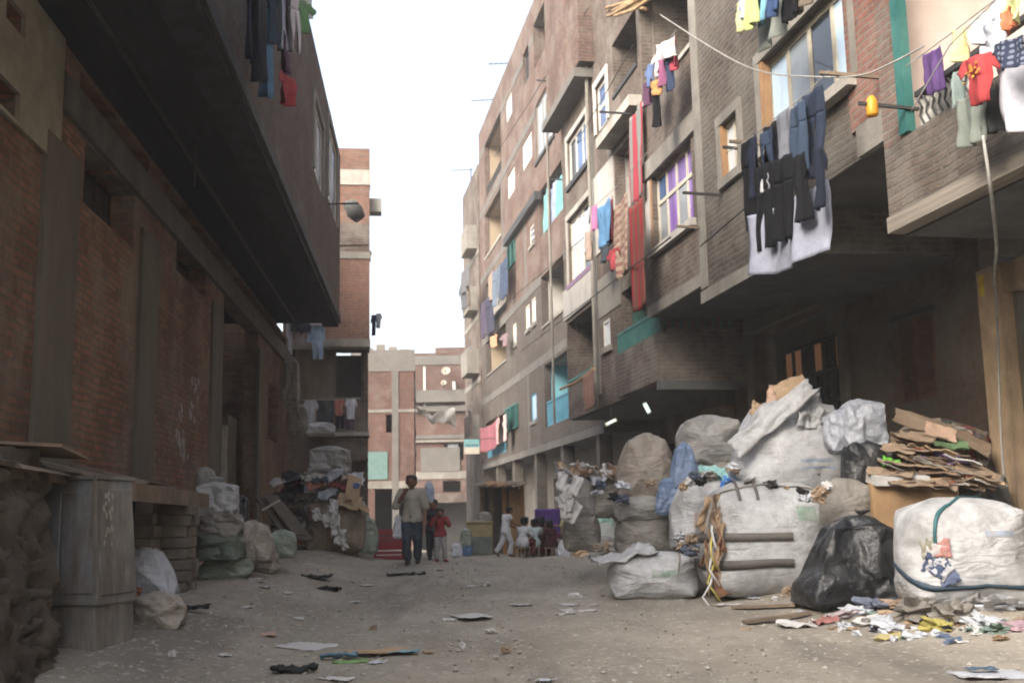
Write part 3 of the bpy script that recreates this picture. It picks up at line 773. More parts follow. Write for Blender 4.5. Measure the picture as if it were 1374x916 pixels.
# =================================================================== FAR STREET
# B2: brick tower house seen end on behind the workshop
yD = 31.0
c_ = at(496, 500, yD)
F2 = Frame((c_.x, c_.y), math.pi + R(7.6))
B = Bld(F2, 'brick_tower_house', 'narrow brick house with grey floor bands rising behind the dark overhang', 'building')
x494 = 0.0
aW = F2.a(380, 0, 400)
zt, zbm = F2.px(470, 199, 0)[1], F2.px(470, 463, 0)[1]
B.block(0, aW, zbm, zt, -1.5, 0, BRICK('brick_tower', (.33, .15, .1), (.24, .11, .08), (.22, .19, .16), smear_amt=.4), [], soffit=CONC_D, name='wall')
for y0, y1 in ((228, 248), (338, 347), (455, 465)):
    z1_, z0_ = F2.px(470, y0, 0)[1], F2.px(470, y1, 0)[1]
    MB().box(-.02, aW, -.5, .03, z0_, z1_).build('floor_band', CONC_L if y0 < 300 else CONC, B.root)
z1_, z0_ = F2.px(470, 300, 0)[1], F2.px(470, 338, 0)[1]
MB().box(.0, aW, 0, .012, z0_, z1_ ).build('painted_shade_panel', BR_DUL, B.root)  # shadow across the wall put into a strip of duller brick
MB().box(-.35, 0, -.8, -.3, F2.px(495, 280, 0)[1], F2.px(495, 262, 0)[1]).build('beam_end', CONC_L, B.root)
# ground part set back
LW = -.9
aL0, aL1 = .05, F2.a(380, LW, 600)
za, zb_ = F2.px(470, 470, LW)[1], F2.px(470, 532, LW)[1]
da0, da1 = F2.a(487, LW, 500), F2.a(451, LW, 500)
mb = MB(); cutwall(mb, aL0, aL1, -.5, zbm - .01, LW - .25, LW, [(da0, da1, zb_, za)]); mb.build('lower_wall', BR_DUL, B.root)
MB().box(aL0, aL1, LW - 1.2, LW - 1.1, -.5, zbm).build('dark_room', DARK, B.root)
MB().box(aL0 - .01, aL0 + .2, LW - 1.2, LW - .26, -.5, zbm - .01).build('side_wall', BR_DUL, B.root)
cs0, cs1 = F2.a(450, LW + .1, 510), F2.a(396, LW + .1, 510)
cz0, cz1 = F2.px(430, 566, LW)[1], F2.px(430, 465, LW)[1]
mb = MB(); n = 40
for i in range(n):
    x0_, x1_ = cs0 + (cs1 - cs0) * i / n, cs0 + (cs1 - cs0) * (i + 1) / n
    mb.box(x0_, x1_, LW + .02, LW + .05 + .03 * (i % 2), cz0, cz1 - .05)
mb.build('sheet_screen', M('rusted_sheet', (.2, .165, .13), var=.3, scale=2, stretch=(5, 5, .3), dirt=(.12, .08, .06)), B.root)
sz = F2.px(465, 580, .1)[1]
MB().box(F2.a(496, .1, 580), F2.a(449, .1, 580), LW, .2, sz - .1, sz).build('balcony_slab', CONC_L, B.root)
MB().box(F2.a(494, .1, 580), F2.a(450, .1, 580), LW + .02, .1, sz - .75, sz - .102).build('balcony_front', BR_DUL, B.root)
sz2 = F2.px(420, 576, .3)[1]
MB().box(F2.a(448, .2, 576), F2.a(412, .2, 576), LW, .4, sz2 - .12, sz2).build('balcony_slab', CONC_L, B.root)

# B3: mid distance brick house
c_ = at(556, 600, 45.0)
d_ = Vector((math.sin(R(-4.6)), math.cos(R(-4.6))))
F3 = Frame((c_.x, c_.y), math.atan2(d_.y, d_.x) + math.pi / 2)       # +Y faces the camera
B = Bld(F3, 'low_brick_house', 'brick house with a grey concrete cross of column and beam at the far street end', 'building')
a1_ = F3.a(470, 0, 600)
zt = F3.px(530, 470, 0)[1]
H = [B.rect(518, 529, 556, 580, 0), (F3.a(555, 0, 690), F3.a(503, 0, 690), -1, F3.px(530, 655, 0)[1])]
B.block(0, a1_, -1.2, zt, -7, 0, BR_FAR, H, soffit=None)
zz0, zz1 = F3.px(530, 498, 0)[1], zt
MB().box(-.04, a1_, -.2, .03, zz0, zz1 + .02).build('parapet', M('weathered_parapet', (.125, .117, .105), var=.2, dirt=(.16, .15, .14)), B.root)
MB().box(F3.a(535, 0, 600), F3.a(526, 0, 600), 0, .035, .5, zz0 - .003).build('concrete_column', CONC_F, B.root)
for y0, y1 in ((549, 553), (645, 655)):
    MB().box(-.03, a1_, 0, .03, F3.px(530, y1, 0)[1], F3.px(530, y0, 0)[1]).build('floor_band', CONC, B.root)
MB().box(F3.a(520, 0, 620), F3.a(490, 0, 620), .0, .04, F3.px(505, 643, 0)[1], F3.px(505, 606, 0)[1]).build('pale_panel', M('pale_green_plaster', (.11, .18, .17), var=.15), B.root)
MB().box(F3.a(560, 0, 690), F3.a(500, 0, 690), -2, -1.9, -1, 1.8).build('shop_back', DARK, B.root)
# street side windows
for y0, y1 in ((505, 530), (560, 575), (590, 605)):
    z1_, z0_ = F3.px(556, y0, 0)[1], F3.px(556, y1, 0)[1]
    for yy in (-1.6, -4.2): MB().box(-.05, .05, yy - .5, yy + .5, z0_, z1_).build('window', GL_DK, B.root)
mb = MB()
for i in range(7): mb.box(.2 + i * .5, .55 + i * .5, -.9, -.3, zt + .03, zt + .1 + .25 * ((i * 37) % 5) / 5)
mb.build('roof_blocks', CONC, B.root)

# B4: closes the view
c_ = at(572, 600, 62.0)
F4 = Frame((c_.x - 1.2, c_.y), math.pi)
F4 = Frame((at(690, 600, 62).x, 62.0), math.pi)
B = Bld(F4, 'street_end_house', 'pale brick house with grey balcony bands closing the far end of the street', 'building')
A0, A1 = 0, F4.a(556, 0, 600)
zt = F4.px(600, 473, 0)[1]
H = [B.rect(596, 622, 595, 617, 0, 'L'), B.rect(594, 618, 645, 660, 0, 'L'), B.rect(560, 645, 676, 765, 0, 'L')]
B.block(A0, A1, -2, zt, -8, 0, BR_FAR, H, soffit=None)
for y0, y1, mt, dep in ((477, 489, CONC_F, .05), (524, 540, CONC_F, .5), (545, 552, CONC_F, .3), (583, 588, CONC_F, .05), (590, 593, CONC, .2), (632, 642, CONC, .05), (662, 674, BR_DUL, .6)):
    MB().box(A0, A1 + .02, -.1, dep, F4.px(600, y1, 0)[1], F4.px(600, y0, 0)[1]).build('floor_band', mt, B.root)
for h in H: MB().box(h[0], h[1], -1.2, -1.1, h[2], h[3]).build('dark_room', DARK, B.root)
MB().box(H[0][0] + .3, H[0][0] + .9, -.2, -.1, H[0][2], H[0][3]).build('window', GL_GY, B.root)
MB().box(F4.a(618, 0), F4.a(565, 0), 0.05, .08, F4.px(600, 632, 0)[1], F4.px(600, 600, 0)[1] + .0).build('render_panel', CONC_F, B.root)
MB().box(F4.a(626, -2, 470), F4.a(584, -2, 470), -4, -2, zt - .1, F4.px(600, 466, -2)[1]).build('roof_house', BR_FAR, B.root)
MB().box(F4.a(571, .05, 510), F4.a(568, .05, 510), 0, .05, F4.px(570, 545, 0)[1], F4.px(570, 492, 0)[1]).build('white_pipe', WHITE, B.root)
for (x, y, r_, lb) in ((598, 497, .2, 'cream satellite dish, upper of the two on the far street end house'), (595, 513, .13, 'cream satellite dish, lower of the two on the far street end house')):
    p = at(x, y, 61.2); tvdish(p, r_ * 1.25, math.pi, lb)
MB().box(F4.a(611, .6, 520), F4.a(607, .6, 520), .2, .5, F4.px(609, 524, .3)[1], F4.px(609, 512, .3)[1]).build('white_box', WHITE, B.root)

# aerials and blocks along the roofs of the right row
for i, (a, w, z, h, lab) in enumerate(((46.5, -.4, 18.6, 1.1, 'thin roof aerial at the far end of the rose block roof'), (42.0, -.5, 18.6, .9, 'thin roof aerial on the middle of the rose block roof'), (52.0, -.1, 17.2, 1.0, 'roof aerial on the stepped end block'))):
    p = FR.world(a, w, z); e = empty('roof_aerial', p, FR.ang, lab, 'aerial', 'roof aerials of the right row')
    MB().bar((0, 0, 0), (0, 0, h), .05).build('mast', IRON, e)
    MB().bar((-.1, -.1, h * .9), (.1, 1.0, h * .86), .03).build('boom', IRON, e)
    for k in range(5): MB().bar((-.2, .1 + k * .2, h * .885), (.2, .1 + k * .2, h * .885), .016).build('element', IRON, e)
# ------------------------------------------------------------------ laundry
def cloth_mesh(W, L, slope, kind, mat, seed, fold=.03, nf=2.5, thick=.006):
    rs = random.Random(seed)
    ph = rs.uniform(0, 6); k2 = rs.uniform(.7, 1.4); wob = rs.uniform(0, 9)
    def pt(u, v):
        """u in -1..1 across, v in 0..1 down"""
        pin = .35 + .65 * v
        y = fold * pin * (math.sin(u * math.pi * nf * .5 + ph + .8 * v) + .5 * math.sin(u * math.pi * nf * 1.1 * k2 + 2 * ph))
        y += .03 * noise.noise(Vector((u * 1.7 + wob, v * 2.4, seed)))
        x = u * W / 2 * (1 - .1 * v * (1 if kind != 'sheet' else .5)) + .02 * W * math.sin(v * 5 + ph)
        zt = slope * u * W / 2 - .03 * W * (1 - u * u) 
        z = zt - v * L + (.03 * L * noise.noise(Vector((u * 2.1, v + wob, 3.3))) if v > .5 else 0)
        return (x, y, z)
    mb = MB()
    def patch(c00, c10, c11, c01, nu, nv):
        vs = []
        for j in range(nv + 1):
            for i in range(nu + 1):
                s, t = i / nu, j / nv
                u = (c00[0] * (1 - s) + c10[0] * s) * (1 - t) + (c01[0] * (1 - s) + c11[0] * s) * t
                v = (c00[1] * (1 - s) + c10[1] * s) * (1 - t) + (c01[1] * (1 - s) + c11[1] * s) * t
                vs.append(pt(u, v))
        fs = [(j * (nu + 1) + i, j * (nu + 1) + i + 1, (j + 1) * (nu + 1) + i + 1, (j + 1) * (nu + 1) + i) for j in range(nv) for i in range(nu)]
        mb.add(vs, fs)
    if kind == 'shirt':
        patch((-.6, 0), (.6, 0), (.62, 1), (-.62, 1), 14, 16)
        patch((-1, .3), (-.6, 0), (-.6, .3), (-.85, .46), 5, 5); patch((.6, 0), (1, .3), (.85, .46), (.6, .3), 5, 5)
    elif kind == 'trousers':
        patch((-.9, 0), (.9, 0), (.92, .3), (-.92, .3), 14, 6)
        patch((-.92, .3), (-.02, .3), (-.2, 1), (-.85, .98), 7, 14); patch((.02, .3), (.92, .3), (.85, 1), (.2, .97), 7, 14)
    else:
        patch((-1, 0), (1, 0), (1, 1), (-1, 1), 20, 18)
    bm = bmesh.new()
    me = mb.mesh('cloth', mat, True); bm.from_mesh(me)
    bmesh.ops.remove_doubles(bm, verts=bm.verts, dist=.0005)
    thicken(bm, thick)
    bm.to_mesh(me); bm.free()
    for p in me.polygons: p.use_smooth = True
    return me

NAMES = {'shirt': 'hanging_shirt', 'trousers': 'hanging_trousers', 'sheet': 'hanging_cloth'}
CATS = {'shirt': 'shirt', 'trousers': 'trousers', 'sheet': 'cloth'}
gcount = [0]
def garment(F, w, x0, y0, x1, y1, yb, kind, mat, label, group, name=None, cat=None, fold=.045, nf=2.9):
    gcount[0] += 1
    a0, z0 = F.px(x0, y0, w); a1, z1 = F.px(x1, y1, w); xm = (x0 + x1) / 2
    am, zb = F.px(xm, yb, w)
    L = (z0 + z1) / 2 - zb; Wd = abs(a1 - a0)
    if a1 < a0: z0, z1 = z1, z0
    slope = (z1 - z0) / max(Wd, .01)
    slope = max(-.6, min(.6, slope))
    if not hasattr(mat, 'node_tree'): mat = CLOTH(mat)
    me = cloth_mesh(Wd, L, slope, kind, mat, gcount[0] * 7 + 1, fold, nf)
    o = bpy.data.objects.new(name or NAMES[kind], me); COL.objects.link(o)
    o.location = F.world((a0 + a1) / 2, w, (z0 + z1) / 2); o.rotation_euler = (0, 0, F.ang + R(rnd.uniform(-5, 5)))
    tag(o, label, cat or CATS[kind], group)
    return o
LINE = M('washing_line', (.3, .3, .29), bump=0)
def line(F, w, pts, label, r=.006, sag=.04, name='clothesline', cat='clothesline', mat=LINE, group=None):
    P = [F.world(*((lambda q: (q[0], w, q[1]))(F.px(x, y, w)))) for x, y in pts]
    out = []
    for p, q in zip(P, P[1:]):
        for i in range(10): t = i / 10; out.append(p.lerp(q, t) - Vector((0, 0, sag * 4 * t * (1 - t))))
    out.append(P[-1])
    return tag(MB().tube(out, r, 6).build(name, mat, None, True), label, cat, group)

NAVY, BLK, JEAN, GRYB, WHT, RED = (.012, .018, .045), (.008, .009, .012), (.03, .055, .11), (.17, .18, .22), (.66, .66, .72), (.5, .02, .025)
def stripes(name, c1, c2, sc_, axis=0, c3=None):
    if name in MATS: return MATS[name]
    m, nt, b = _nt(name)
    tc = _n(nt, 'ShaderNodeTexCoord')
    wv = _n(nt, 'ShaderNodeTexWave', Scale=sc_, Distortion=.6); wv.bands_direction = 'XYZ'[axis]
    wv.inputs['Detail'].default_value = 2
    nt.links.new(tc.outputs['Object'], wv.inputs['Vector'])
    n1 = _n(nt, 'ShaderNodeTexNoise', Scale=7, Detail=5); nt.links.new(tc.outputs['Object'], n1.inputs['Vector'])
    c = _mix(nt, _ramp(nt, wv.outputs[1], .45, .55), rgba(c1), rgba(c2))
    if c3: c = _mix(nt, _ramp(nt, n1.outputs[0], .5, .56), c, rgba(c3))
    nt.links.new(c, b.inputs['Base Color']); b.inputs['Roughness'].default_value = .9; b.inputs['Specular IOR Level'].default_value = .15
    MATS[name] = m; return m
def plaid(name, c1, c2, s):
    m, nt, b = _nt(name)
    tc = _n(nt, 'ShaderNodeTexCoord'); outs = []
    for ax in 'XZ':
        wv = _n(nt, 'ShaderNodeTexWave', Scale=s); wv.bands_direction = ax; nt.links.new(tc.outputs['Object'], wv.inputs['Vector']); outs.append(wv.outputs[1])
    mul = _n(nt, 'ShaderNodeMath', operation='MULTIPLY'); nt.links.new(outs[0], mul.inputs[0]); nt.links.new(outs[1], mul.inputs[1])
    nt.links.new(_mix(nt, _ramp(nt, mul.outputs[0], .25, .5), rgba(c1), rgba(c2)), b.inputs['Base Color']); b.inputs['Roughness'].default_value = .9
    return m

# --- nearest balcony, right
G = 'washing on the nearest right balcony'
wl = 2.08
line(FR, wl + .01, [(1222, 150), (1275, 60), (1345, -8), (1400, -60)], 'front washing line of the nearest right balcony, holding the red shirt', sag=.0)
line(FR, wl - .34, [(1215, 90), (1280, 42), (1374, -30)], 'rear washing line of the nearest right balcony, above the purple towel', sag=.0)
garment(FR, wl - .3, 1237, 74, 1264, 60, 126, 'sheet', (.11, .045, .2), 'purple towel hanging beside the teal post', G, 'hanging_towel', 'towel', .02)
garment(FR, wl - .1, 1272, 45, 1302, 32, 84, 'shirt', (.72, .6, .2), 'yellow shirt hanging between the purple towel and white shirts', G)
garment(FR, wl - .05, 1300, 32, 1322, 20, 60, 'shirt', (.66, .66, .74), 'small white shirt just right of the yellow shirt', G)
garment(FR, wl - .12, 1316, 20, 1347, -6, 76, 'trousers', (.64, .68, .76), 'long white trousers hanging above the red shirt', G)
garment(FR, wl + .02, 1282, 82, 1338, 62, 140, 'shirt', RED, 'bright red shirt with a yellow print below the yellow shirt', G)
pm = FR.px(1308, 92, wl + .09)
mb = MB(); rs = random.Random(3)
for i in range(14):
    a = rs.gauss(0, .05); z = rs.gauss(0, .03); mb.ball((a, .005, z), (rs.uniform(.01, .026), .004, rs.uniform(.005, .014)), 8, 5)
sh_red = [o for o in COL.objects if o.get('label', '').startswith('bright red shirt')][0]
pr = mb.build('yellow_print', M('print_yellow', (.4, .2, .03), bump=0), sh_red, True); pr.location = (0, .055, -.14)
garment(FR, wl + .1, 1326, 62, 1380, 40, 92, 'shirt', plaid('plaid_dark', (.015, .022, .05), (.13, .15, .2), 7), 'dark blue plaid shirt hanging beside the red shirt', G)
garment(FR, wl - .06, 1346, 4, 1374, -20, 34, 'shirt', (.62, .66, .2), 'lime yellow shirt at the top right corner', G)
garment(FR, wl - .02, 1342, 20, 1356, 8, 42, 'sheet', (.65, .16, .03), 'small orange cloth under the lime yellow shirt', G)
garment(FR, wl - .16, 1279, 135, 1320, 120, 196, 'sheet', (.2, .235, .2), 'grey green cloth hanging below the red shirt', G, fold=.04)
garment(FR, wl - .2, 1317, 122, 1340, 112, 180, 'sheet', (.04, .045, .045), 'dark grey cloth between the grey green cloth and white sheet', G)
garment(FR, wl - .08, 1337, 92, 1400, 66, 176, 'sheet', (.66, .66, .74), 'white sheet hanging at the right edge of the balcony', G, fold=.04)
garment(FR, wl - .25, 1277, 100, 1287, 94, 146, 'sheet', (.22, .3, .28), 'narrow grey teal cloth left of the red shirt', G)

# --- the dark line under the broad window
G = 'dark washing under the broad blue paned window'
wd = 2.15
line(FR, wd, [(975, 205), (1050, 150), (1112, 95)], 'washing line carrying the dark clothes under the broad window', sag=.03)
for x, y in ((985, 190), (1107, 98)):
    a, z = FR.px(x, y, wd); tag(MB().bar(FR.world(a, 1.5, z - .02), FR.world(a, wd + .06, z), .035).build('drying_pole', WOOD), 'drying pole at the %s end of the dark clothes line' % ('far' if x < 1000 else 'near'), 'pole')
garment(FR, wd + .18, 1012, 290, 1100, 238, 354, 'sheet', (.36, .38, .5), 'large bluish white sheet hanging lowest, under the dark clothes', G, fold=.06)
garment(FR, wd - .04, 994, 192, 1012, 182, 312, 'trousers', BLK, 'long black trousers at the far end of the dark line', G)
garment(FR, wd + .05, 1001, 190, 1020, 176, 268, 'shirt', NAVY, 'navy shirt overlapping the long black trousers', G)
garment(FR, wd + .0, 1017, 182, 1037, 168, 240, 'trousers', JEAN, 'short blue jeans beside the navy shirt', G)
garment(FR, wd - .08, 1026, 172, 1046, 156, 322, 'trousers', BLK, 'black trousers hanging long before the white sheet', G)
garment(FR, wd + .04, 1036, 160, 1064, 138, 262, 'shirt', GRYB, 'grey long shirt in the middle of the dark line', G)
garment(FR, wd + .08, 1059, 146, 1080, 132, 236, 'trousers', (.035, .065, .12), 'blue jeans beside the grey long shirt', G)
garment(FR, wd + .02, 1075, 130, 1103, 112, 242, 'trousers', (.02, .035, .07), 'dark navy trousers at the near end of the line', G)
garment(FR, wd + .22, 1014, 226, 1034, 214, 338, 'trousers', (.008, .009, .012), 'black leggings dangling lowest before the white sheet', G)
garment(FR, wd + .23, 1036, 216, 1060, 204, 326, 'trousers', (.008, .009, .013), 'black socks and leggings bunch under the grey long shirt', G)
garment(FR, wd + .24, 1058, 214, 1084, 198, 300, 'shirt', (.01, .011, .015), 'black blouse under the dark navy trousers', G)
garment(FR, wd + .25, 1082, 206, 1108, 190, 282, 'shirt', (.012, .018, .035), 'small navy vest at the lower near end', G)
garment(FR, wd + .2, 1018, 240, 1034, 232, 258, 'sheet', (.45, .45, .48), 'small pale cloth peeping from the dark clothes', G)
G = 'bright washing at the top of the grey block'
wt = 2.1
line(FR, wt, [(980, 15), (1075, -75)], 'washing line above the broad window, at the top of the frame', sag=.02)
garment(FR, wt, 984, 8, 1001, -6, 45, 'shirt', (.6, .58, .2), 'pale yellow top hanging above the small window', G)
garment(FR, wt + .06, 989, 4, 1008, -14, 26, 'shirt', (.42, .45, .7), 'lilac blue shirt overlapping the pale yellow top', G)
garment(FR, wt + .09, 1001, -4, 1014, -20, 38, 'sheet', (.5, .62, .12), 'lime green scarf in the bright washing', G)
garment(FR, wt + .03, 1010, -10, 1030, -30, 34, 'shirt', (.12, .42, .6), 'cyan blue shirt beside the lime scarf', G)
garment(FR, wt + .1, 1026, -20, 1050, -45, 20, 'shirt', (.03, .08, .22), 'dark blue shirt above the grey green towel', G)
garment(FR, wt - .08, 1012, 20, 1054, -18, 58, 'sheet', (.26, .29, .25), 'grey green towel over the window top', G, 'hanging_towel', 'towel')
garment(FR, wt - .02, 1050, -20, 1068, -40, 28, 'sheet', BLK, 'black cloth beside the grey green towel', G)
garment(FR, wt - .1, 1062, -30, 1086, -55, 14, 'sheet', (.2, .15, .1), 'brown knitted cloth above the broad window', G)

# --- bunch on the open balcony above the purple window
G = 'bunch of clothes above the purple window'
wb = 1.62
line(FR, wb, [(866, 92), (908, 40)], 'short line holding the clothes bunch above the purple window', sag=.0)
garment(FR, wb + .1, 881, 60, 906, 46, 78, 'sheet', (.62, .58, .57), 'white towel with pink stripes on top of the bunch', G, 'hanging_towel', 'towel')
garment(FR, wb, 897, 62, 909, 50, 96, 'sheet', (.48, .03, .06), 'red cloth at the right of the bunch', G)
garment(FR, wb + .05, 875, 76, 889, 64, 100, 'shirt', (.6, .58, .56), 'white vest under the striped towel', G)
garment(FR, wb, 863, 92, 878, 80, 118, 'shirt', (.1, .17, .36), 'blue shirt at the left of the bunch', G)
garment(FR, wb + .08, 881, 84, 891, 76, 118, 'sheet', (.28, .06, .17), 'magenta cloth in the middle of the bunch', G)
garment(FR, wb + .03, 888, 78, 901, 68, 124, 'trousers', (.03, .05, .12), 'navy trousers hanging in the bunch', G)
garment(FR, wb + .1, 873, 110, 886, 104, 128, 'sheet', (.6, .24, .02), 'orange cloth at the bottom of the bunch', G)
garment(FR, wb + .02, 862, 112, 875, 104, 142, 'sheet', (.12, .04, .1), 'plum cloth under the blue shirt', G)
garment(FR, wb + .04, 876, 126, 886, 120, 172, 'sheet', BLK, 'long black stocking hanging below the bunch', G)

# --- rugs and towels on the bays
G = 'rugs and towels on the grey bays'
wr = 1.6
line(FR, wr, [(778, 292), (822, 255), (868, 205)], 'line of rugs and towels between the bays', sag=.02)
garment(FR, wr, 780, 288, 794, 274, 338, 'shirt', WHT, 'white shirt hanging at the window bay', G)
garment(FR, wr + .05, 784, 312, 794, 306, 350, 'sheet', (.52, .36, .27), 'peach cloth under the white shirt', G)
garment(FR, wr + .06, 793, 280, 801, 272, 308, 'sheet', (.66, .15, .4), 'small pink towel beside the white shirt', G, 'hanging_towel', 'towel')
garment(FR, wr + .08, 803, 280, 818, 264, 330, 'sheet', (.08, .3, .58), 'bright blue towel on the bay line', G, 'hanging_towel', 'towel')
garment(FR, wr, 815, 270, 824, 262, 325, 'sheet', (.3, .03, .05), 'dark red cloth behind the blue towel', G)
garment(FR, wr + .1, 815, 338, 829, 328, 362, 'shirt', (.5, .03, .05), 'small red shirt below the blue towel', G)
garment(FR, wr + .12, 806, 332, 814, 326, 352, 'sheet', (.06, .08, .1), 'dark cloth under the blue towel', G)
RUG = stripes('patterned_rug', (.33, .25, .19), (.2, .1, .085), 2, 2, (.26, .19, .14))
garment(FR, wr + .04, 820, 282, 843, 258, 372, 'sheet', RUG, 'fringed patterned beige rug hanging beside the red rug', G, 'hanging_rug', 'rug', .04)
RUG2 = stripes('red_runner', (.24, .02, .026), (.12, .05, .038), 1.2, 0)
garment(FR, wr + .02, 844, 282, 861, 262, 418, 'sheet', RUG2, 'long red striped rug hanging down to the green railing', G, 'hanging_rug', 'rug', .02)
CUR = stripes('grey_red_curtain', (.17, .175, .165), (.26, .04, .055), 1.1, 0)
garment(FR, 1.3, 844, 160, 861, 136, 272, 'sheet', CUR, 'grey and red striped curtain over the plum loggia', G, 'curtain', 'curtain', .05)
garment(FR, 1.35, 780, 505, 797, 494, 548, 'sheet', (.36, .17, .11), 'brown orange cloth on the stick of the green loggia', G, fold=.02)
o = tag(MB().tube([FR.world(*(lambda q: (q[0], 1.3, q[1]))(FR.px(x, y, 1.3))) for x, y in ((752, 522), (775, 512), (797, 494))], .035).build('drying_stick', WOOD_S), 'crooked yellowish stick below the green loggia, holding a brown cloth', 'stick')

# --- far block
G = 'washing on the rose brick block'
wf = .35
def far(x0, y0, x1, y1, yb, kind, c, lab, **k): return garment(FR, wf, x0, y0, x1, y1, yb, kind, c, lab, G, **k)
garment(FR, -.1, 725, 270, 738, 250, 318, 'sheet', (.13, .42, .44), 'turquoise curtain, left half of the curtained loggia', G, 'curtain', 'curtain', .06, 4)
garment(FR, -.14, 734, 258, 749, 238, 306, 'sheet', (.3, .36, .52), 'lilac curtain between two turquoise curtains', G, 'curtain', 'curtain', .06, 4)
garment(FR, -.1, 747, 244, 757, 228, 292, 'sheet', (.11, .38, .4), 'turquoise curtain, right half of the curtained loggia', G, 'curtain', 'curtain', .06, 4)
far(654, 372, 662, 362, 404, 'sheet', (.34, .24, .17), 'beige cloth on the third floor far loggia')
far(661, 366, 671, 354, 410, 'trousers', (.12, .17, .24), 'grey blue jeans hanging on the far loggia')
far(670, 354, 681, 342, 400, 'trousers', (.05, .08, .15), 'navy jeans hanging next to the grey blue jeans')
far(645, 408, 652, 400, 452, 'sheet', (.08, .06, .11), 'dark plum cloth below the beige cloth')
far(652, 402, 660, 392, 448, 'trousers', (.05, .05, .09), 'black trousers beside the dark plum cloth')
far(656, 452, 668, 444, 464, 'shirt', (.6, .27, .12), 'orange shirt on the second floor far loggia')
far(671, 450, 681, 444, 464, 'shirt', (.3, .18, .2), 'mottled dark pink shirt beside the orange shirt')
far(648, 574, 664, 562, 602, 'sheet', (.34, .09, .12), 'faded red curtain on the lowest far balcony', name='curtain', cat='curtain', fold=.05, nf=4)
far(664, 562, 672, 556, 594, 'shirt', (.62, .3, .28), 'pink shirt beside the faded red curtain')
far(672, 558, 681, 552, 592, 'shirt', (.6, .4, .38), 'pale pink shirt beside the turquoise shutter')
garment(FR, .95, 617, 384, 626, 372, 414, 'shirt', (.1, .11, .12), 'grey shirt hanging against the sky at the street end', G)
garment(FR, .95, 621, 366, 628, 350, 388, 'sheet', (.14, .14, .15), 'grey cloth hanging over the grey shirt against the sky', G)

# --- left overhang
G = 'washing on the left overhang'
wo = 2.0
line(FL, wo, [(325, -60), (425, 20)], 'washing line along the left overhang, above the frame', sag=.0)
lefts = [
 (334, -70, 347, -56, 88, 'trousers', NAVY, 'navy trousers, first on the left overhang line', 0),
 (344, -60, 356, -48, 118, 'trousers', (.03, .035, .05), 'long black trousers reaching low on the left overhang', .05),
 (352, -52, 367, -38, 138, 'trousers', (.06, .2, .36), 'blue jeans reaching lowest on the left overhang', 0),
 (346, -50, 354, -40, 84, 'sheet', (.14, .1, .08), 'brown cloth between the navy and black trousers', -.08),
 (362, -40, 374, -28, 60, 'shirt', (.025, .05, .09), 'dark blue shirt right of the long blue jeans', .04),
 (371, -36, 384, -24, 70, 'sheet', (.32, .37, .48), 'pale blue towel on the left overhang', 0),
 (380, -30, 392, -18, 86, 'sheet', (.22, .16, .2), 'mauve cloth behind the pale towels', -.06),
 (387, -24, 405, -10, 72, 'trousers', (.6, .56, .62), 'white frilled trousers on the left overhang', .05),
 (373, 84, 398, 106, 136, 'shirt', (.42, .015, .03), 'red shirt hanging low on the left overhang', .1),
 (402, -8, 418, 6, 40, 'shirt', (.12, .36, .1), 'green patterned shirt at the far end of the overhang line', 0),
 (404, -14, 416, -4, 24, 'sheet', (.58, .62, .6), 'white cloth tucked behind the green shirt', -.07),
 (377, 40, 386, 48, 100, 'sheet', (.1, .04, .09), 'plum scarf above the red shirt', .03),
]
for x0, y0, x1, y1, yb, k, c, lab, dw in lefts: garment(FL, wo + dw, x0, y0, x1, y1, yb, k, c, lab, G)

# --- brick tower house
G = 'washing on the brick tower house'
w2 = .5
def f2(x0, x1, y0, yb, kind, c, lab, dw=0): return garment(F2, w2 + dw, x0, y0, x1, y0, yb, kind, c, lab, G, fold=.02)
line(F2, w2, [(380, 427), (438, 427)], 'upper line of the brick tower house', sag=.02, r=.01)
line(F2, w2, [(402, 536), (484, 534)], 'lower line of the brick tower house', sag=.02, r=.01)
f2(384, 393, 427, 476, 'sheet', (.5, .52, .6), 'white strip of cloth at the overhang corner')
f2(390, 413, 432, 462, 'shirt', (.4, .34, .34), 'pinkish grey shirt on the upper tower line')
f2(411, 436, 428, 459, 'sheet', (.24, .38, .56), 'light blue cloth on the upper tower line', .03)
f2(418, 435, 456, 482, 'trousers', (.26, .4, .58), 'light blue jeans hanging below the blue cloth', .05)
f2(390, 418, 426, 444, 'sheet', (.05, .06, .09), 'dark cloth over the pinkish grey shirt', .08)
f2(391, 409, 423, 431, 'sheet', (.55, .1, .03), 'orange red cloth at the top of the upper line', .1)
f2(416, 433, 423, 436, 'sheet', (.55, .52, .6), 'small white cloth at the top of the upper line', .12)
f2(405, 428, 536, 566, 'shirt', (.55, .57, .66), 'white printed shirt, left on the lower tower line')
f2(425, 449, 536, 566, 'sheet', (.07, .085, .09), 'dark grey towel on the lower tower line')
f2(446, 464, 535, 557, 'shirt', (.55, .16, .1), 'orange shirt on the lower tower line')
f2(462, 480, 534, 562, 'shirt', (.56, .56, .64), 'white shirt, right on the lower tower line')
f2(449, 463, 554, 575, 'trousers', (.03, .025, .04), 'black trousers under the orange shirt', -.15)
f2(463, 475, 556, 576, 'sheet', (.14, .09, .14), 'plum cloth under the right white shirt', -.15)
garment(F2, -.5, 495, 408, 489, 404, 420, 'sheet', (.5, .08, .25), 'pink cloth at the right edge of the brick tower', G)
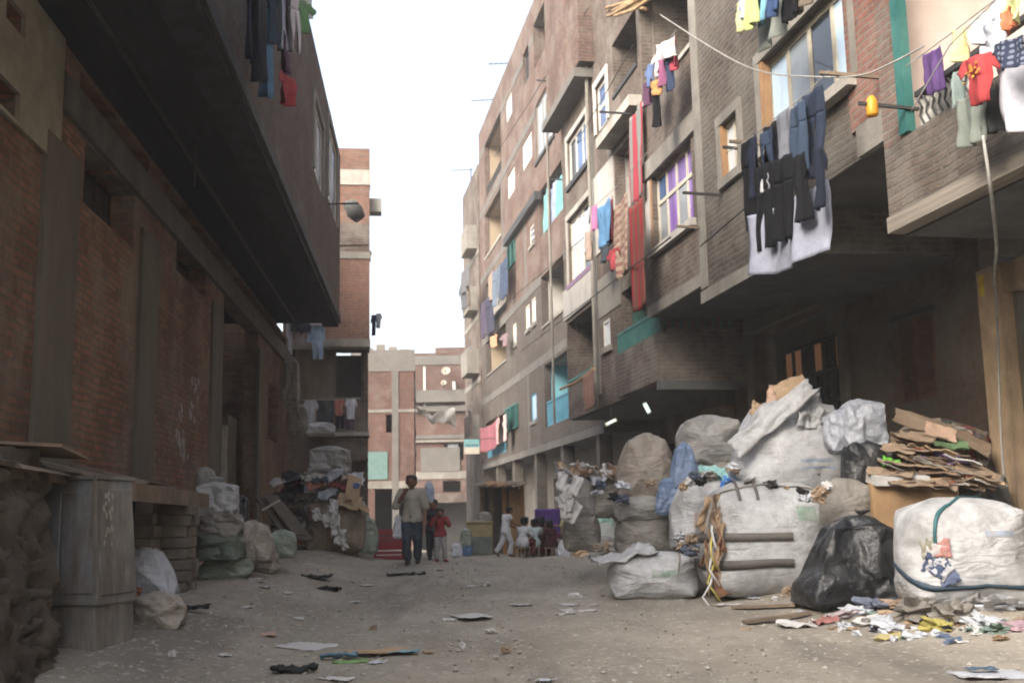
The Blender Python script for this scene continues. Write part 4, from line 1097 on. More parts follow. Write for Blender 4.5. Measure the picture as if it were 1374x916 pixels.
for i, (x0, x1, y0, yb, c, lab) in enumerate(((497, 506, 422, 450, (.05, .07, .12), 'dark clothes hanging out right of the brick tower'), (503, 513, 420, 440, (.4, .42, .46), 'pale shirt hanging out right of the brick tower'), (493, 499, 336, 352, (.6, .18, .05), 'orange cloth on the right side of the brick tower'))):
    garment(F2, -.3 - .1 * i, x0, y0, x1, y0, yb, 'shirt', c, lab, G)
# slung cream tarpaulin at the street end
p0, p1, p2 = at(553, 541, 50), at(580, 556, 50), at(611, 546, 50)
mb = MB(); n = 24; vs = []
for i in range(n + 1):
    t = i / n; c = p0.lerp(p1, t * 2) if t < .5 else p1.lerp(p2, t * 2 - 1)
    h = .12 + .55 * t + .5 * max(0, t - .75) * 2
    for j in range(6): vs.append(c + Vector((0, .15 * math.sin(t * 17 + j), -h * j / 5 + .05 * math.sin(t * 23))))
mb.add(vs, [(i * 6 + j, i * 6 + j + 1, (i + 1) * 6 + j + 1, (i + 1) * 6 + j) for i in range(n) for j in range(5)])
o = mb.build('tarpaulin', M('cream_canvas', (.75, .72, .64), var=.1), None, True); m_ = o.modifiers.new('s', 'SOLIDIFY'); m_.thickness = .01
tag(o, 'cream tarpaulin slung across the far end of the street', 'tarpaulin')
tag(MB().tube([at(548, 538, 50), p0 + Vector((0, 0, .02)), p0.lerp(p2, .5) + Vector((0, 0, .05)), p2, at(634, 540, 50)], .012).build('rope', LINE), 'rope carrying the cream tarpaulin across the street end', 'rope')

# cables and poles
CABLE = M('pale_cable', (.28, .27, .25), bump=0)
def cable(pts, r, label, mat=CABLE, name='cable'):
    P = [FR.world(*(lambda q: (q[0], w, q[1]))(FR.px(x, y, w))) for x, y, w in pts]; out = []
    for i in range(len(P) - 1):
        a, b, c, d = P[max(0, i - 1)], P[i], P[i + 1], P[min(len(P) - 1, i + 2)]
        for k in range(8):
            t = k / 8; out.append(.5 * (2 * b + (c - a) * t + (2 * a - 5 * b + 4 * c - d) * t * t + (3 * b - a - 3 * c + d) * t ** 3))
    out.append(P[-1])
    return tag(MB().tube(out, r, 6).build(name, mat, None, True), label, 'cable')
cable([(886, 20, 1.3), (940, 55, 1.9), (990, 84, 2.0), (1030, 98, 2.0), (1085, 103, 2.0), (1150, 102, 2.0), (1190, 88, 2.0), (1240, 62, 1.9)], .009, 'thick pale cable sagging in front of the grey block')
cable([(1319, 182, 2.0), (1330, 260, 1.9), (1337, 330, 1.2), (1334, 372, .4), (1338, 430, -.2), (1342, 560, -.3), (1347, 640, -.35)], .014, 'pale twisted rope hanging down the ochre pier', name='hanging_rope')
a, z = FR.px(1338, 384, .2)
o = tag(MB().box(-.035, .035, -.01, .01, -.11, .11).build('paper_tag', M('tag_yellow', (.5, .36, .05))), 'small yellow tag tied to the hanging rope', 'tag'); o.location = FR.world(a, .38, z); o.rotation_euler = (.1, .15, FR.ang)
# yellow jug on a pole beside the teal post
a0, z0 = FR.px(1220, 146, 1.6); b = FR.world(a0, 1.5, z0); L = 76 / FP * b.y
tag(MB().bar(b, FR.world(a0, 1.6 + L, z0 + .03), .03).build('drying_pole', IRON), 'dark pole reaching out left of the teal post', 'pole')
jp = FR.world(a0, 1.6 + L * .74, z0 - .09)
e = empty('plastic_jug', jp, 1.2, 'yellow plastic jug on the pole by the teal post', 'jug')
JUG = M('yellow_plastic', (.52, .24, .02), var=.1, rough=.4, bump=0)
MB().tube([(0, 0, 0), (0, 0, .02), (0, 0, .13), (0, 0, .17), (0, 0, .2)], [.05, .056, .056, .042, .02], 16).build('body', JUG, e, True)
MB().tube([(.05, 0, .16), (.1, 0, .14), (.1, 0, .07), (.06, 0, .04)], .01).build('handle', JUG, e, True)
# drying poles of the other facades
for (x0, x1, y, w0, F, lab) in ((912, 968, 262, 1.5, FR, 'thin pole sticking out before the purple window'), (905, 940, 306, 1.5, FR, 'short pole under the purple window'), (800, 862, 154, .95, FR, 'thick pole at the brick loggia of the bays'), (718, 748, 110, 0, FR, 'pole at the top loggias of the rose block'),
        (738, 762, 242, 0, FR, 'pole beside the turquoise curtains'), (482, 440, 274, 1.56, FL, 'upper pole at the far left window'), (495, 452, 330, 1.56, FL, 'lower pole at the far left window'), (968, 990, 200, 1.5, FR, 'pole at the small orange window')):
    a0, z0 = F.px(x1, y, w0); b = F.world(a0, w0 - .1, z0); L = abs(x1 - x0) / FP * b.y
    tag(MB().bar(b, F.world(a0, w0 + L, z0 + .02), .035).build('drying_pole', IRON if y % 3 else WOOD), lab, 'pole')
# bundle hanging from the left upper pole
p = at(473, 284, 28.6)
e = tag(MB().tube([p + Vector((-.2, 0, .2)), p + Vector((-.05, 0, .16)), p + Vector((.06, 0, 0)), p + Vector((.2, 0, -.2))], [.12, .2, .24, .16], 14).build('hanging_bucket', M('grey_plastic', (.12, .12, .11)), None, True), 'dark tilted bucket hanging from the far left poles', 'bucket')
# bundle of branches on the upper bay
e = empty('branch_bundle', (0, 0, 0), 0, 'bundle of bare branches and timber sticking out above the brick loggia', 'branches')
rs = random.Random(9)
for i in range(7):
    x0, y0 = 826 + rs.uniform(-4, 10), 25 - rs.uniform(0, 25); x1, y1 = 872 + rs.uniform(-10, 12), 2 + rs.uniform(-12, 14)
    a0, z0 = FR.px(x0, y0, 1.25 + rs.uniform(0, .3)); a1, z1 = FR.px(x1, y1, 1.25)
    p, q = FR.world(a0, 1.3 + rs.uniform(0, .3), z0), FR.world(a1, 1.2, z1)
    MB().tube([p, p.lerp(q, .5) + Vector((0, 0, rs.uniform(-.12, .12))), q], .035).build('branch', WOOD_S, e, True)

# thin service wires strung along the right facades
for i, pts in enumerate((((664, 210, .5), (720, 122, .5), (790, 10, 1.2)), ((690, 300, .4), (745, 236, .5), (798, 150, 1.2), (850, 60, 1.6)), ((664, 420, .4), (720, 372, .4), (796, 308, 1.2)), ((700, 470, .4), (760, 425, 1.2), (830, 372, 1.6), (900, 318, 1.8)), ((940, 330, 1.7), (985, 292, 1.9), (1020, 262, 1.8)))):
    cable(pts, .012, ('wire across the highest loggias', 'wire from the rose block to the brick loggia', 'wire at second floor height of the rose block', 'wire running below the rugs to the purple window', 'short wire under the small orange window')[i], BEND, 'wire')
# ------------------------------------------------------------------ sacks and bales
SK_W = SACKMAT('sack_white', (.45, .455, .46), damt=.55, dirt=(.2, .195, .185))
SK_G = SACKMAT('sack_grey', (.3, .295, .28), damt=.6)
SK_D = SACKMAT('sack_dun', (.23, .215, .19), damt=.55, dirt=(.15, .12, .09))
SK_B = SACKMAT('sack_beige', (.38, .335, .28), damt=.5)
SK_GN = SACKMAT('sack_green', (.12, .15, .12), damt=.4)
SK_GN2 = SACKMAT('sack_pale_green', (.27, .32, .26), damt=.4)
SK_T = SACKMAT('sack_turquoise_white', (.52, .56, .52), damt=.35, dirt=(.3, .34, .31))
SK_BW = SACKMAT('sack_bluish_white', (.56, .58, .62), damt=.3, dirt=(.34, .36, .4))
SK_PK = SACKMAT('sack_pink_olive', (.27, .24, .2), damt=.6, dirt=(.22, .15, .15))
BAG_K = M('black_bag', (.016, .018, .021), var=.3, scale=4, rough=.36, spec=.4, bump=.8, bscale=7, dirt=(.05, .046, .042), damt=.4)
BAG_C = M('clear_bag', (.3, .32, .36), var=.25, scale=6, rough=.4, spec=.5, bump=.9, bscale=8, dirt=(.2, .2, .22), damt=.5)
BAG_U = M('blue_bag', (.12, .18, .30), var=.35, scale=4, rough=.5, spec=.4, bump=.8, bscale=8, dirt=(.2, .22, .27), damt=.5)
CARD = M('cardboard', (.38, .27, .17), var=.2, scale=4, bump=.15, dirt=(.2, .15, .1), damt=.5)
CARD2 = M('cardboard_dull', (.27, .2, .14), var=.25, scale=4, bump=.15, dirt=(.13, .1, .075), damt=.6)
CARD3 = M('cardboard_pink', (.45, .31, .23), var=.15, scale=4, bump=.1, dirt=(.3, .2, .14), damt=.3)
PAPER = M('waste_paper', (.5, .49, .48), var=.12, scale=5, bump=.1, dirt=(.35, .32, .28), damt=.5)
STRAP = M('strap_band', (.1, .09, .08), var=.25, scale=6, bump=.1, rough=.6)

from mathutils.bvhtree import BVHTree
def cloth_shape(dims, cuts, pressure, shrink, seed, frames=22):
    """inflate a loose box of cloth a little, so that it creases and bulges like a filled bag"""
    bm = bmesh.new(); bmesh.ops.create_cube(bm, size=1)
    bmesh.ops.subdivide_edges(bm, edges=bm.edges[:], cuts=cuts, use_grid_fill=True)
    for v in bm.verts:
        v.co = Vector((v.co.x * dims[0], v.co.y * dims[1], v.co.z * dims[2]))
        q = v.co * 4 + Vector((seed * 3.1, 0, 0))
        v.co += Vector((noise.noise(q), noise.noise(q + Vector((9, 0, 0))), noise.noise(q + Vector((0, 9, 0))))) * .02
    me = bpy.data.meshes.new('shape'); bm.to_mesh(me); bm.free()
    o = bpy.data.objects.new('shape', me); COL.objects.link(o)
    m = o.modifiers.new('c', 'CLOTH'); c = m.settings
    c.quality = 5; c.mass = .3; c.tension_stiffness = c.compression_stiffness = c.shear_stiffness = 5; c.bending_stiffness = .04
    c.tension_damping = c.compression_damping = c.shear_damping = 5; c.air_damping = 2
    c.use_pressure = True; c.uniform_pressure_force = pressure; c.shrink_min = shrink; c.effector_weights.gravity = 0
    m.collision_settings.use_collision = False; m.point_cache.frame_start = 1; m.point_cache.frame_end = frames
    for f in range(1, frames + 1): sc.frame_set(f)
    nm = bpy.data.meshes.new_from_object(o.evaluated_get(bpy.context.evaluated_depsgraph_get()))
    bpy.data.objects.remove(o); sc.frame_set(1)
    co = [v.co.copy() for v in nm.vertices]
    lo = [min(p[i] for p in co) for i in range(3)]; hi = [max(p[i] for p in co) for i in range(3)]
    pts = [Vector([(p[i] - (lo[i] + hi[i]) / 2) / ((hi[i] - lo[i]) / 2) for i in range(3)]) for p in co]
    fs = [tuple(p.vertices) for p in nm.polygons]; bpy.data.meshes.remove(nm)
    return pts, fs
SHAPES = {'bale': [cloth_shape((1, .8, .9), 30, 1.3, -.2, 1), cloth_shape((1.1, .8, .8), 30, 1.0, -.22, 5)],
          'sack': [cloth_shape((.8, .7, 1.1), 28, .6, -.24, 2), cloth_shape((.9, .8, 1.0), 28, .7, -.28, 7), cloth_shape((.85, .75, .9), 28, .5, -.22, 11)],
          'bag': [cloth_shape((.8, .75, 1.0), 24, .35, -.3, 3), cloth_shape((.9, .8, .9), 24, .5, -.34, 9)]}
_used = {'bale': 0, 'sack': 0, 'bag': 0}
class Sack:
    def __init__(s, name, label, cat, box, mat, D=None, depth=.85, n=2.5, amp=.07, wr=.05, cone=0., lean=0., yaw=0., tie=False, group=None, flat=.86, stretch=(1, 1, 1), sink=.03, rnd=None):
        rnd = rnd if rnd is not None else (.22 if n >= 3 else .12)
        x0, x1, yt, yb = box; xm = (x0 + x1) / 2
        s.seed = sum(ord(c) * (i + 3) for i, c in enumerate(label)) % 997
        if D is None:
            h = hit(xm, yb); wd = (x1 - x0) * h.y / FP
            D = h.y + .32 * wd * depth
        s.D = D
        top = at(xm, yt, D).z; bot = at(xm, yb, D - .25 * (x1 - x0) * D / FP).z
        c = at(xm, (yt + yb) / 2, D)
        s.hw = (x1 - x0) * D / FP / 2; s.hh = max(.05, (top - bot) / 2 + sink / 2); s.hd = s.hw * depth
        loc = Vector((c.x, D, (top + bot) / 2 - sink / 2))
        kind = 'bale' if n >= 3 else ('bag' if wr >= .09 else 'sack')
        L = SHAPES[kind]; k = _used[kind]; _used[kind] += 1
        pts, fs = L[k % len(L)]; flip = (k // len(L)) % 4
        so = Vector((s.seed * .37, s.seed * .11, s.seed * .73)); vs = []
        for p in pts:
            q = p.copy()
            if flip & 1: q.x = -q.x
            if flip & 2: q.y = -q.y
            d = q.normalized()
            q = q.lerp(Vector((d.x, d.y, d.z * 1.0)) * (1 / (abs(d.x) ** 2.4 + abs(d.y) ** 2.4 + abs(d.z) ** 2.4) ** (1 / 2.4)), rnd)
            f = 1 + .32 * amp * noise.fractal(d * 1.4 + so, .7, 2.1, 3) + .2 * wr * (1 - abs(noise.noise(Vector((q.x * 2.2 * stretch[0], q.y * 2.2 * stretch[1], q.z * 3.5 * stretch[2])) + so))) ** 3
            q *= f
            t = (q.z + 1) / 2; cs = 1 - cone * max(0, t) ** 1.3
            q.x *= cs; q.y *= cs
            if q.z < -flat: q.z = -flat + (q.z + flat) * .12
            if q.z < -.2: bs = 1 + .1 * min(1, (-.2 - q.z) / .6); q.x *= bs; q.y *= bs
            q.x += lean * (t - .5)
            vs.append(q)
        mx = [max(abs(v[i]) for v in vs) for i in range(2)]; zl, zh = min(v.z for v in vs), max(v.z for v in vs)
        xl, xh = min(v.x for v in vs), max(v.x for v in vs)
        for v in vs:
            v.x = (v.x - (xl + xh) / 2) / ((xh - xl) / 2) * s.hw; v.y = v.y / mx[1] * s.hd; v.z = (v.z - (zl + zh) / 2) / ((zh - zl) / 2) * s.hh
        if flip in (1, 2): fs = [tuple(reversed(f)) for f in fs]
        me = bpy.data.meshes.new(name); me.from_pydata([tuple(v) for v in vs], [], fs); me.update()
        for p in me.polygons: p.use_smooth = True
        me.materials.append(mat)
        s.bvh = BVHTree.FromPolygons(vs, fs)
        s.o = bpy.data.objects.new(name, me); COL.objects.link(s.o)
        ss = s.o.modifiers.new('s', 'SUBSURF'); ss.levels = ss.render_levels = 1
        s.o.location = loc; s.o.rotation_euler = (0, 0, yaw)
        tag(s.o, label, cat, group)
        if tie: s.neck(mat, tie)
    def surf(s, d, k=1.0):
        d = Vector((d.x * s.hw, d.y * s.hd, d.z * s.hh)); u = d.normalized()
        h = s.bvh.ray_cast(u * 6, -u)
        return (h[0] if h[0] is not None else d) * k
    def neck(s, mat, size=.5):
        top = max((Vector(v.co) for v in s.o.data.vertices), key=lambda v: v.z) - Vector((0, 0, .03 * s.hh))
        rs = random.Random(s.seed); n = 40; prof = [(-.12, .9), (.0, .42), (.08, .3), (.16, .42), (.34, .85), (.5, 1.05)]
        R0 = s.hw * .28 * size / .5; Hh = s.hh * .5 * size / .5; vs = []
        bend = rs.uniform(-.5, .5)
        for (z, r) in prof:
            for i in range(n):
                a = 2 * math.pi * i / n
                rr = R0 * r * (1 + .28 * math.sin(a * 7 + s.seed + z * 3) * (.3 + z) + .15 * noise.noise(Vector((a * 2, z * 4, s.seed))))
                vs.append((top.x + math.cos(a) * rr + bend * max(0, z) * Hh, top.y + math.sin(a) * rr, top.z + z * Hh + .12 * Hh * max(0, z) * math.sin(a * 3 + s.seed)))
        mb = MB(); mb.add(vs, [(j * n + i, j * n + (i + 1) % n, (j + 1) * n + (i + 1) % n, (j + 1) * n + i) for j in range(len(prof) - 1) for i in range(n)])
        o = mb.build('tied_neck', mat, s.o, True); m_ = o.modifiers.new('s', 'SOLIDIFY'); m_.thickness = .008
    def strap(s, u, v, nrm, off, w=.05, mat=None, t0=0, t1=2 * math.pi, k=1.012, name='strap'):
        u, v, nrm = Vector(u), Vector(v), Vector(nrm); mb = MB(); N = 72; vs = []
        for i in range(N + 1):
            t = t0 + (t1 - t0) * i / N
            for e, kk in ((-w, k), (w, k), (w, k + .02), (-w, k + .02)):
                d = (u * math.cos(t) + v * math.sin(t) + nrm * (off + e)).normalized(); vs.append(s.surf(d, kk))
        fs = []
        for i in range(N):
            for j in range(4): fs.append((i * 4 + j, i * 4 + (j + 1) % 4, (i + 1) * 4 + (j + 1) % 4, (i + 1) * 4 + j))
        mb.add(vs, fs); return mb.build(name, mat or STRAP, s.o, True)
    def patch(s, x, z, wx, wz, mat, name='printed_patch', y=-1, n=10):
        """a print that follows the cloth"""
        vs = []
        for k in (1.006, 1.002):
            for j in range(n + 1):
                for i in range(n + 1): vs.append(s.surf(Vector((x + wx * (i / n - .5), y, z + wz * (j / n - .5))), k))
        N = (n + 1) ** 2; g = lambda i, j: j * (n + 1) + i
        fs = [(g(i, j), g(i + 1, j), g(i + 1, j + 1), g(i, j + 1)) for j in range(n) for i in range(n)]
        MB().add(vs, fs + [tuple(N + q for q in reversed(f)) for f in fs]).build(name, mat, s.o, True)
    def on(s, d, k=1.02): return s.surf(Vector(d).normalized(), k)

def sheet_mesh(w, h, mat, amp=.05, seed=0, thick=.006, f=3., nu=14, nv=14, curl=0.):
    mb = MB(); vs = []; so = Vector((seed * 1.7, seed * .9, seed * 2.3))
    rs = random.Random(seed); cut = [rs.uniform(.8, 1.05) for _ in range(4)]
    for j in range(nv + 1):
        for i in range(nu + 1):
            u, v = i / nu * 2 - 1, j / nv * 2 - 1
            e = 1 + .16 * noise.noise(Vector((u * 2, v * 2, seed)))
            p = Vector((u * w / 2 * e, v * h / 2 * e, 0))
            q = Vector((u * f * .5, v * f * .5, 0)) + so
            p.z = amp * (noise.fractal(q, .7, 2, 4) + .6 * (1 - abs(noise.noise(q * 1.7))) - .3) + curl * (u * u) * w
            p.x += amp * .4 * noise.noise(q * 1.3 + Vector((9, 0, 0))); p.y += amp * .4 * noise.noise(q * 1.3 + Vector((0, 9, 0)))
            vs.append(p)
    mb.add(vs, [(j * (nu + 1) + i, j * (nu + 1) + i + 1, (j + 1) * (nu + 1) + i + 1, (j + 1) * (nu + 1) + i) for j in range(nv) for i in range(nu)])
    me = mb.mesh('sheet', mat, True); bm = bmesh.new(); bm.from_mesh(me)
    thicken(bm, thick); bm.to_mesh(me); bm.free()
    return me
def put(me, name, loc, rot, label, cat, group=None, parent=None, smooth=True):
    o = bpy.data.objects.new(name, me); COL.objects.link(o); o.location = loc; o.rotation_euler = rot
    for p in me.polygons: p.use_smooth = smooth
    if parent: o.parent = parent
    else: tag(o, label, cat, group)
    return o
_crum = {}
def crumple(seed, mat):
    k = (seed % 9, mat.name)
    if k not in _crum:
        bm = bmesh.new(); bmesh.ops.create_icosphere(bm, subdivisions=3, radius=1); so = Vector((seed % 9 * 3.7, 1.1, seed % 9 * .9))
        for v in bm.verts:
            d = v.co.copy(); r = .55 + .75 * noise.fractal(d * 1.6 + so, .9, 2.2, 3) + .5 * (1 - abs(noise.noise(d * 3.2 + so * 2))) ** 3
            v.co = d * max(.15, r)
        me = bpy.data.meshes.new('crumple'); bm.to_mesh(me); bm.free(); me.materials.append(mat); _crum[k] = me
    return _crum[k]
def scrap_ball(p, sx, sy, sz, mat, seed, name, label, cat, group):
    o = bpy.data.objects.new(name, crumple(seed, mat)); COL.objects.link(o); o.location = p; o.scale = (sx, sy, sz); o.rotation_euler = (rnd.uniform(-.3, .3), rnd.uniform(-.3, .3), rnd.uniform(0, 6))
    return tag(o, label, cat, group)
_card = [0]
def card(p, w, h, rot, mat, label, name='flattened_carton', cat='cardboard', group=None, parent=None, bend=.03):
    _card[0] += 1
    return put(sheet_mesh(w, h, mat, bend, _card[0], .012, 1.2, 8, 8), name, p, rot, label, cat, group, parent, False)
def confetti(name, cols, scale=14, dark=.5):
    m, nt, b = _nt(name)
    tc = _n(nt, 'ShaderNodeTexCoord')
    nz = _n(nt, 'ShaderNodeTexNoise', Scale=5, Detail=4); nt.links.new(tc.outputs['Object'], nz.inputs['Vector'])
    mx = _mix(nt, .2, tc.outputs['Object'], nz.outputs[1])
    mp = _n(nt, 'ShaderNodeMapping'); mp.inputs['Scale'].default_value = (.7, .7, 1.5); nt.links.new(mx, mp.inputs['Vector'])
    vo = _n(nt, 'ShaderNodeTexVoronoi', Scale=scale); nt.links.new(mp.outputs[0], vo.inputs['Vector'])
    sp = _n(nt, 'ShaderNodeSeparateColor'); nt.links.new(vo.outputs['Color'], sp.inputs[0])
    cr = _n(nt, 'ShaderNodeValToRGB'); cr.color_ramp.interpolation = 'CONSTANT'
    el = cr.color_ramp.elements
    for i, c in enumerate(cols):
        e = el[0] if i == 0 else (el[1] if i == 1 else el.new(i / len(cols)))
        e.position = i / len(cols); e.color = rgba(c)
    nt.links.new(sp.outputs[0], cr.inputs[0]); nt.links.new(cr.outputs[0], b.inputs['Base Color'])
    b.inputs['Roughness'].default_value = .85
    bp = _n(nt, 'ShaderNodeBump', Strength=1, Distance=.05); nt.links.new(vo.outputs['Distance'], bp.inputs['Height']); nt.links.new(bp.outputs[0], b.inputs['Normal'])
    return m
REF_R = confetti('mixed_refuse', [(.16, .12, .085), (.07, .055, .045), (.22, .17, .12), (.05, .045, .045), (.27, .22, .17), (.1, .08, .1), (.12, .1, .07), (.06, .07, .06), (.2, .06, .05), (.32, .3, .28)])
REF_L = confetti('rag_refuse', [(.09, .075, .06), (.04, .04, .045), (.15, .12, .09), (.03, .03, .03), (.2, .16, .12), (.06, .07, .08), (.22, .05, .04), (.12, .1, .08), (.05, .04, .04), (.3, .29, .28)], 9)

GR = 'sacks and bales piled on the right'
GRC = ['bulging']
# bale with straps
b1 = Sack('bale', 'huge off white bale with two dark straps and brown cardboard spilling from its left end', 'bale', (935, 1117, 642, 799), SK_W, depth=.8, n=3.3, amp=.06, wr=.045, group=GR, rnd=.45)
DA = b1.D
for off in (.02, -.4):
    b1.strap((1, 0, 0), (0, -1, 0), (0, 0, 1), off, .065, STRAP, R(78), R(215))
for off in (-.45, -.2):
    b1.strap((0, 0, 1), (0, -1, 0), (1, 0, 0), off, .022, STRAP, R(-70), R(52))
rs = random.Random(4)
for i in range(16):
    d = Vector((-1, -.8 + rs.uniform(-.25, .4), -.8 + i * .095))
    p = b1.on(d, .96)
    card(p, .18 + rs.uniform(0, .12), .4, (R(90) + rs.uniform(-.3, .3), rs.uniform(-.4, .4), R(60) + rs.uniform(-.5, .5)), rs.choice([CARD2, CARD2, CARD, M('brown_sheet', (.2, .105, .06), var=.3)]), None, 'spilling_cardboard', parent=b1.o, bend=.06)
for i in range(5):
    d = Vector((-1, -.85, .35 - i * .25)); p = b1.on(d, 1.06)
    MB().tube([p, p + Vector((-.04, -.08, -.1)), p + Vector((-.02 - .03 * i, -.1, -.25)), p + Vector((.03, -.08, -.38 - .03 * i))], .012).build('yellow_string' if i % 2 else 'white_string', M('string_yellow', (.5, .42, .12), bump=0) if i % 2 else M('string_white', (.6, .6, .6), bump=0), b1.o, True)
# green stencil marks low on the bale
mb = MB()
for pts in (((.30, -.62), (.36, -.66), (.36, -.8), (.31, -.84)), ((.42, -.64), (.5, -.63), (.45, -.82)), ((.55, -.62), (.62, -.62), (.58, -.82)), ((.26, -.72), (.3, -.8))):
    mb.tube([b1.on((x, -1, z), 1.008) for x, z in pts], .011, 6)
mb.build('stencil_mark', M('stencil_green', (.03, .13, .08), bump=0), b1.o, True)

low = Sack('sack', 'low white sack lying flat before the strapped bale', 'sack', (816, 938, 738, 803), SK_W, depth=.7, n=3, amp=.08, wr=.07, group=GR, yaw=R(-6))
f_ = put(sheet_mesh(.75, .5, SK_W, .07, 31, .012, 3, 20, 14), 'folded_flap', low.on((-.55, -.25, .75), 1.04), (R(8), R(-14), R(12)), None, None, parent=low.o)
blk = Sack('rubbish_bag', 'black plastic rubbish bag slumped between the two bales', 'rubbish bag', (1068, 1206, 690, 817), BAG_K, depth=.8, n=2.2, amp=.12, wr=.09, cone=.42, lean=.32, tie=.22)
rb = Sack('bale', 'big white sack bale tied with a blue black hose at the right edge', 'bale', (1203, 1376, 666, 812), SK_W, depth=.75, n=3.4, amp=.06, wr=.075, group=GR)
rb.strap((1, 0, 0), (0, -1, -.38), (.0, -.3, 1), -.22, .03, M('hose_blue', (.03, .05, .07), var=.2, rough=.5), R(-15), R(180))
rb.strap((0, 0, 1), (-.75, -.75, 0), (.75, -.6, 0), .16, .024, M('hose_teal', (.03, .1, .11), var=.2, rough=.5), R(-40), R(105))
for i, (x, z, c) in enumerate(((-.66, .12, (.5, .2, .16)), (-.78, -.25, (.07, .1, .2)), (-.66, -.3, (.5, .51, .55)), (-.55, -.42, (.12, .16, .3)), (-.9, .1, (.3, .28, .2)), (-.76, -.04, (.5, .48, .46)))):
    put(sheet_mesh(.19, .17, CLOTH(c), .035, 40 + i, .005, 4, 8, 8), 'packaging_scrap', rb.on((x, -1, z), 1.015), (R(80), R(20 * i), R(-40)), None, None, parent=rb.o)
top = Sack('sack', 'biggest white sack, on top of the strapped bale', 'sack', (977, 1147, 528, 664), SK_W, D=DA + .35, depth=.8, n=2.3, amp=.1, wr=.07, cone=.38, group=GR)
pa, pb = at(985, 598, DA - .15), at(1084, 517, DA - .1)
ang = math.atan2(pb.z - pa.z, pb.x - pa.x)
put(sheet_mesh((pb - pa).length * 1.05, .24, SK_W, .045, 71, .015, 3, 26, 8), 'folded_cloth', (pa + pb) / 2 + Vector((0, -.08, -.03)) - top.o.location, (R(68), -ang, 0), None, None, parent=top.o)
put(sheet_mesh(.34, .5, SK_W, .08, 72, .012, 3, 12, 14), 'gathered_mouth', at(1085, 548, DA - .1) - top.o.location, (R(75), R(12), R(15)), None, None, parent=top.o)
card(at(1062, 524, DA + .1), .42, .3, (R(80), R(-18), R(5)), CARD, 'torn brown cardboard flap standing on the biggest white sack')
card(at(1046, 532, DA + .2), .3, .26, (R(84), R(14), R(-12)), CARD3, 'pinkish cardboard piece behind the torn flap')
card(at(1018, 550, DA + .4), .2, .2, (R(70), R(24), 0), CARD, 'small brown cardboard corner behind the biggest white sack')
Sack('sack', 'rounded dark grey sack behind the biggest white sack', 'sack', (906, 1000, 556, 625), SK_G, D=DA + 1.5, depth=.9, n=2.2, amp=.07, wr=.05, group=GR)
Sack('sack', 'grey sack under the rounded dark grey sack', 'sack', (905, 1010, 612, 690), SK_D, D=DA + 1.55, depth=.9, n=2.6, amp=.07, wr=.06, group=GR)
Sack('sack', 'dome shaped pink and olive sack, top of the middle stack', 'sack', (826, 910, 580, 668), SK_PK, D=DA + 1.9, depth=.9, n=2.3, amp=.07, wr=.05, cone=.34, group=GR)
Sack('sack', 'squashed grey sack under the pink and olive sack', 'sack', (820, 910, 652, 700), SK_G, D=DA + 1.9, depth=.9, n=3, amp=.09, wr=.09, stretch=(.6, .6, 1.6), group=GR)
Sack('sack', 'dun sack at the bottom of the middle stack', 'sack', (824, 912, 692, 742), SK_D, D=DA + 1.85, depth=.9, n=3, amp=.09, wr=.08, group=GR)
Sack('plastic_bag', 'crumpled blue plastic bag draped over the middle stack', 'plastic bag', (898, 938, 592, 660), BAG_U, D=DA + 1.2, depth=.8, n=2, amp=.2, wr=.16, cone=.4)
Sack('plastic_bag', 'slack blue grey plastic tail below the crumpled blue bag', 'plastic bag', (878, 916, 640, 688), BAG_U, D=DA + 1.15, depth=.6, n=2, amp=.2, wr=.18, lean=.5)
wt_ = Sack('sack', 'white sack with a turquoise mouth behind the strapped bale', 'sack', (898, 990, 634, 738), SK_W, D=DA + .75, depth=.8, n=2.5, amp=.09, wr=.06, cone=.2, lean=.15, group=GR)
put(sheet_mesh(.45, .3, M('turquoise_plastic', (.28, .5, .48), var=.2, rough=.5), .09, 81, .008, 3), 'turquoise_mouth', wt_.on((.35, -.3, .9), 1.04), (R(35), R(20), 0), None, None, parent=wt_.o)
put(sheet_mesh(.24, .16, M('bright_blue_plastic', (.06, .2, .55), var=.2, rough=.5), .05, 82, .008, 3), 'blue_patch', wt_.on((.6, -.6, .6), 1.05), (R(55), R(10), 0), None, None, parent=wt_.o)
cn = Sack('sack', 'cone shaped white sack with an orange and turquoise patch, left end of the right pile', 'sack', (764, 829, 660, 742), SK_T, depth=.9, n=2.1, amp=.07, wr=.07, cone=.62, lean=.18, group=GR)
put(sheet_mesh(.32, .4, M('mint_plastic', (.3, .55, .46), var=.15, rough=.5), .05, 83, .008, 3), 'turquoise_patch', cn.on((.62, -.8, .35), 1.03), (R(78), R(10), R(25)), None, None, parent=cn.o)
put(sheet_mesh(.2, .24, M('orange_plastic', (.6, .28, .1), var=.2, rough=.5), .04, 84, .008, 3), 'orange_patch', cn.on((.5, -.85, .42), 1.08), (R(78), R(10), R(20)), None, None, parent=cn.o)
Sack('sack', 'limp grey sack at the foot of the cone shaped sack', 'sack', (786, 836, 718, 748), SK_G, depth=.7, n=2.4, amp=.15, wr=.12, group=GR)
Dk = DA + 3.2
for x0, x1, yt, yb, m_, lab in ((752, 800, 640, 694, SK_G, 'grey bale with scraps on top, under the dark balcony'), (792, 842, 632, 692, SK_D, 'rounded grey brown sack right of the scrap topped bale'), (754, 806, 684, 738, SK_D, 'dun bale low behind the cone shaped sack')):
    Sack('bale', lab, 'bale', (x0, x1, yt, yb), m_, D=Dk, depth=.8, n=3, amp=.1, wr=.08, group=GR)
rs = random.Random(8)
topc = [PAPER, CARD, SK_BW, CARD2, PAPER, CARD3]
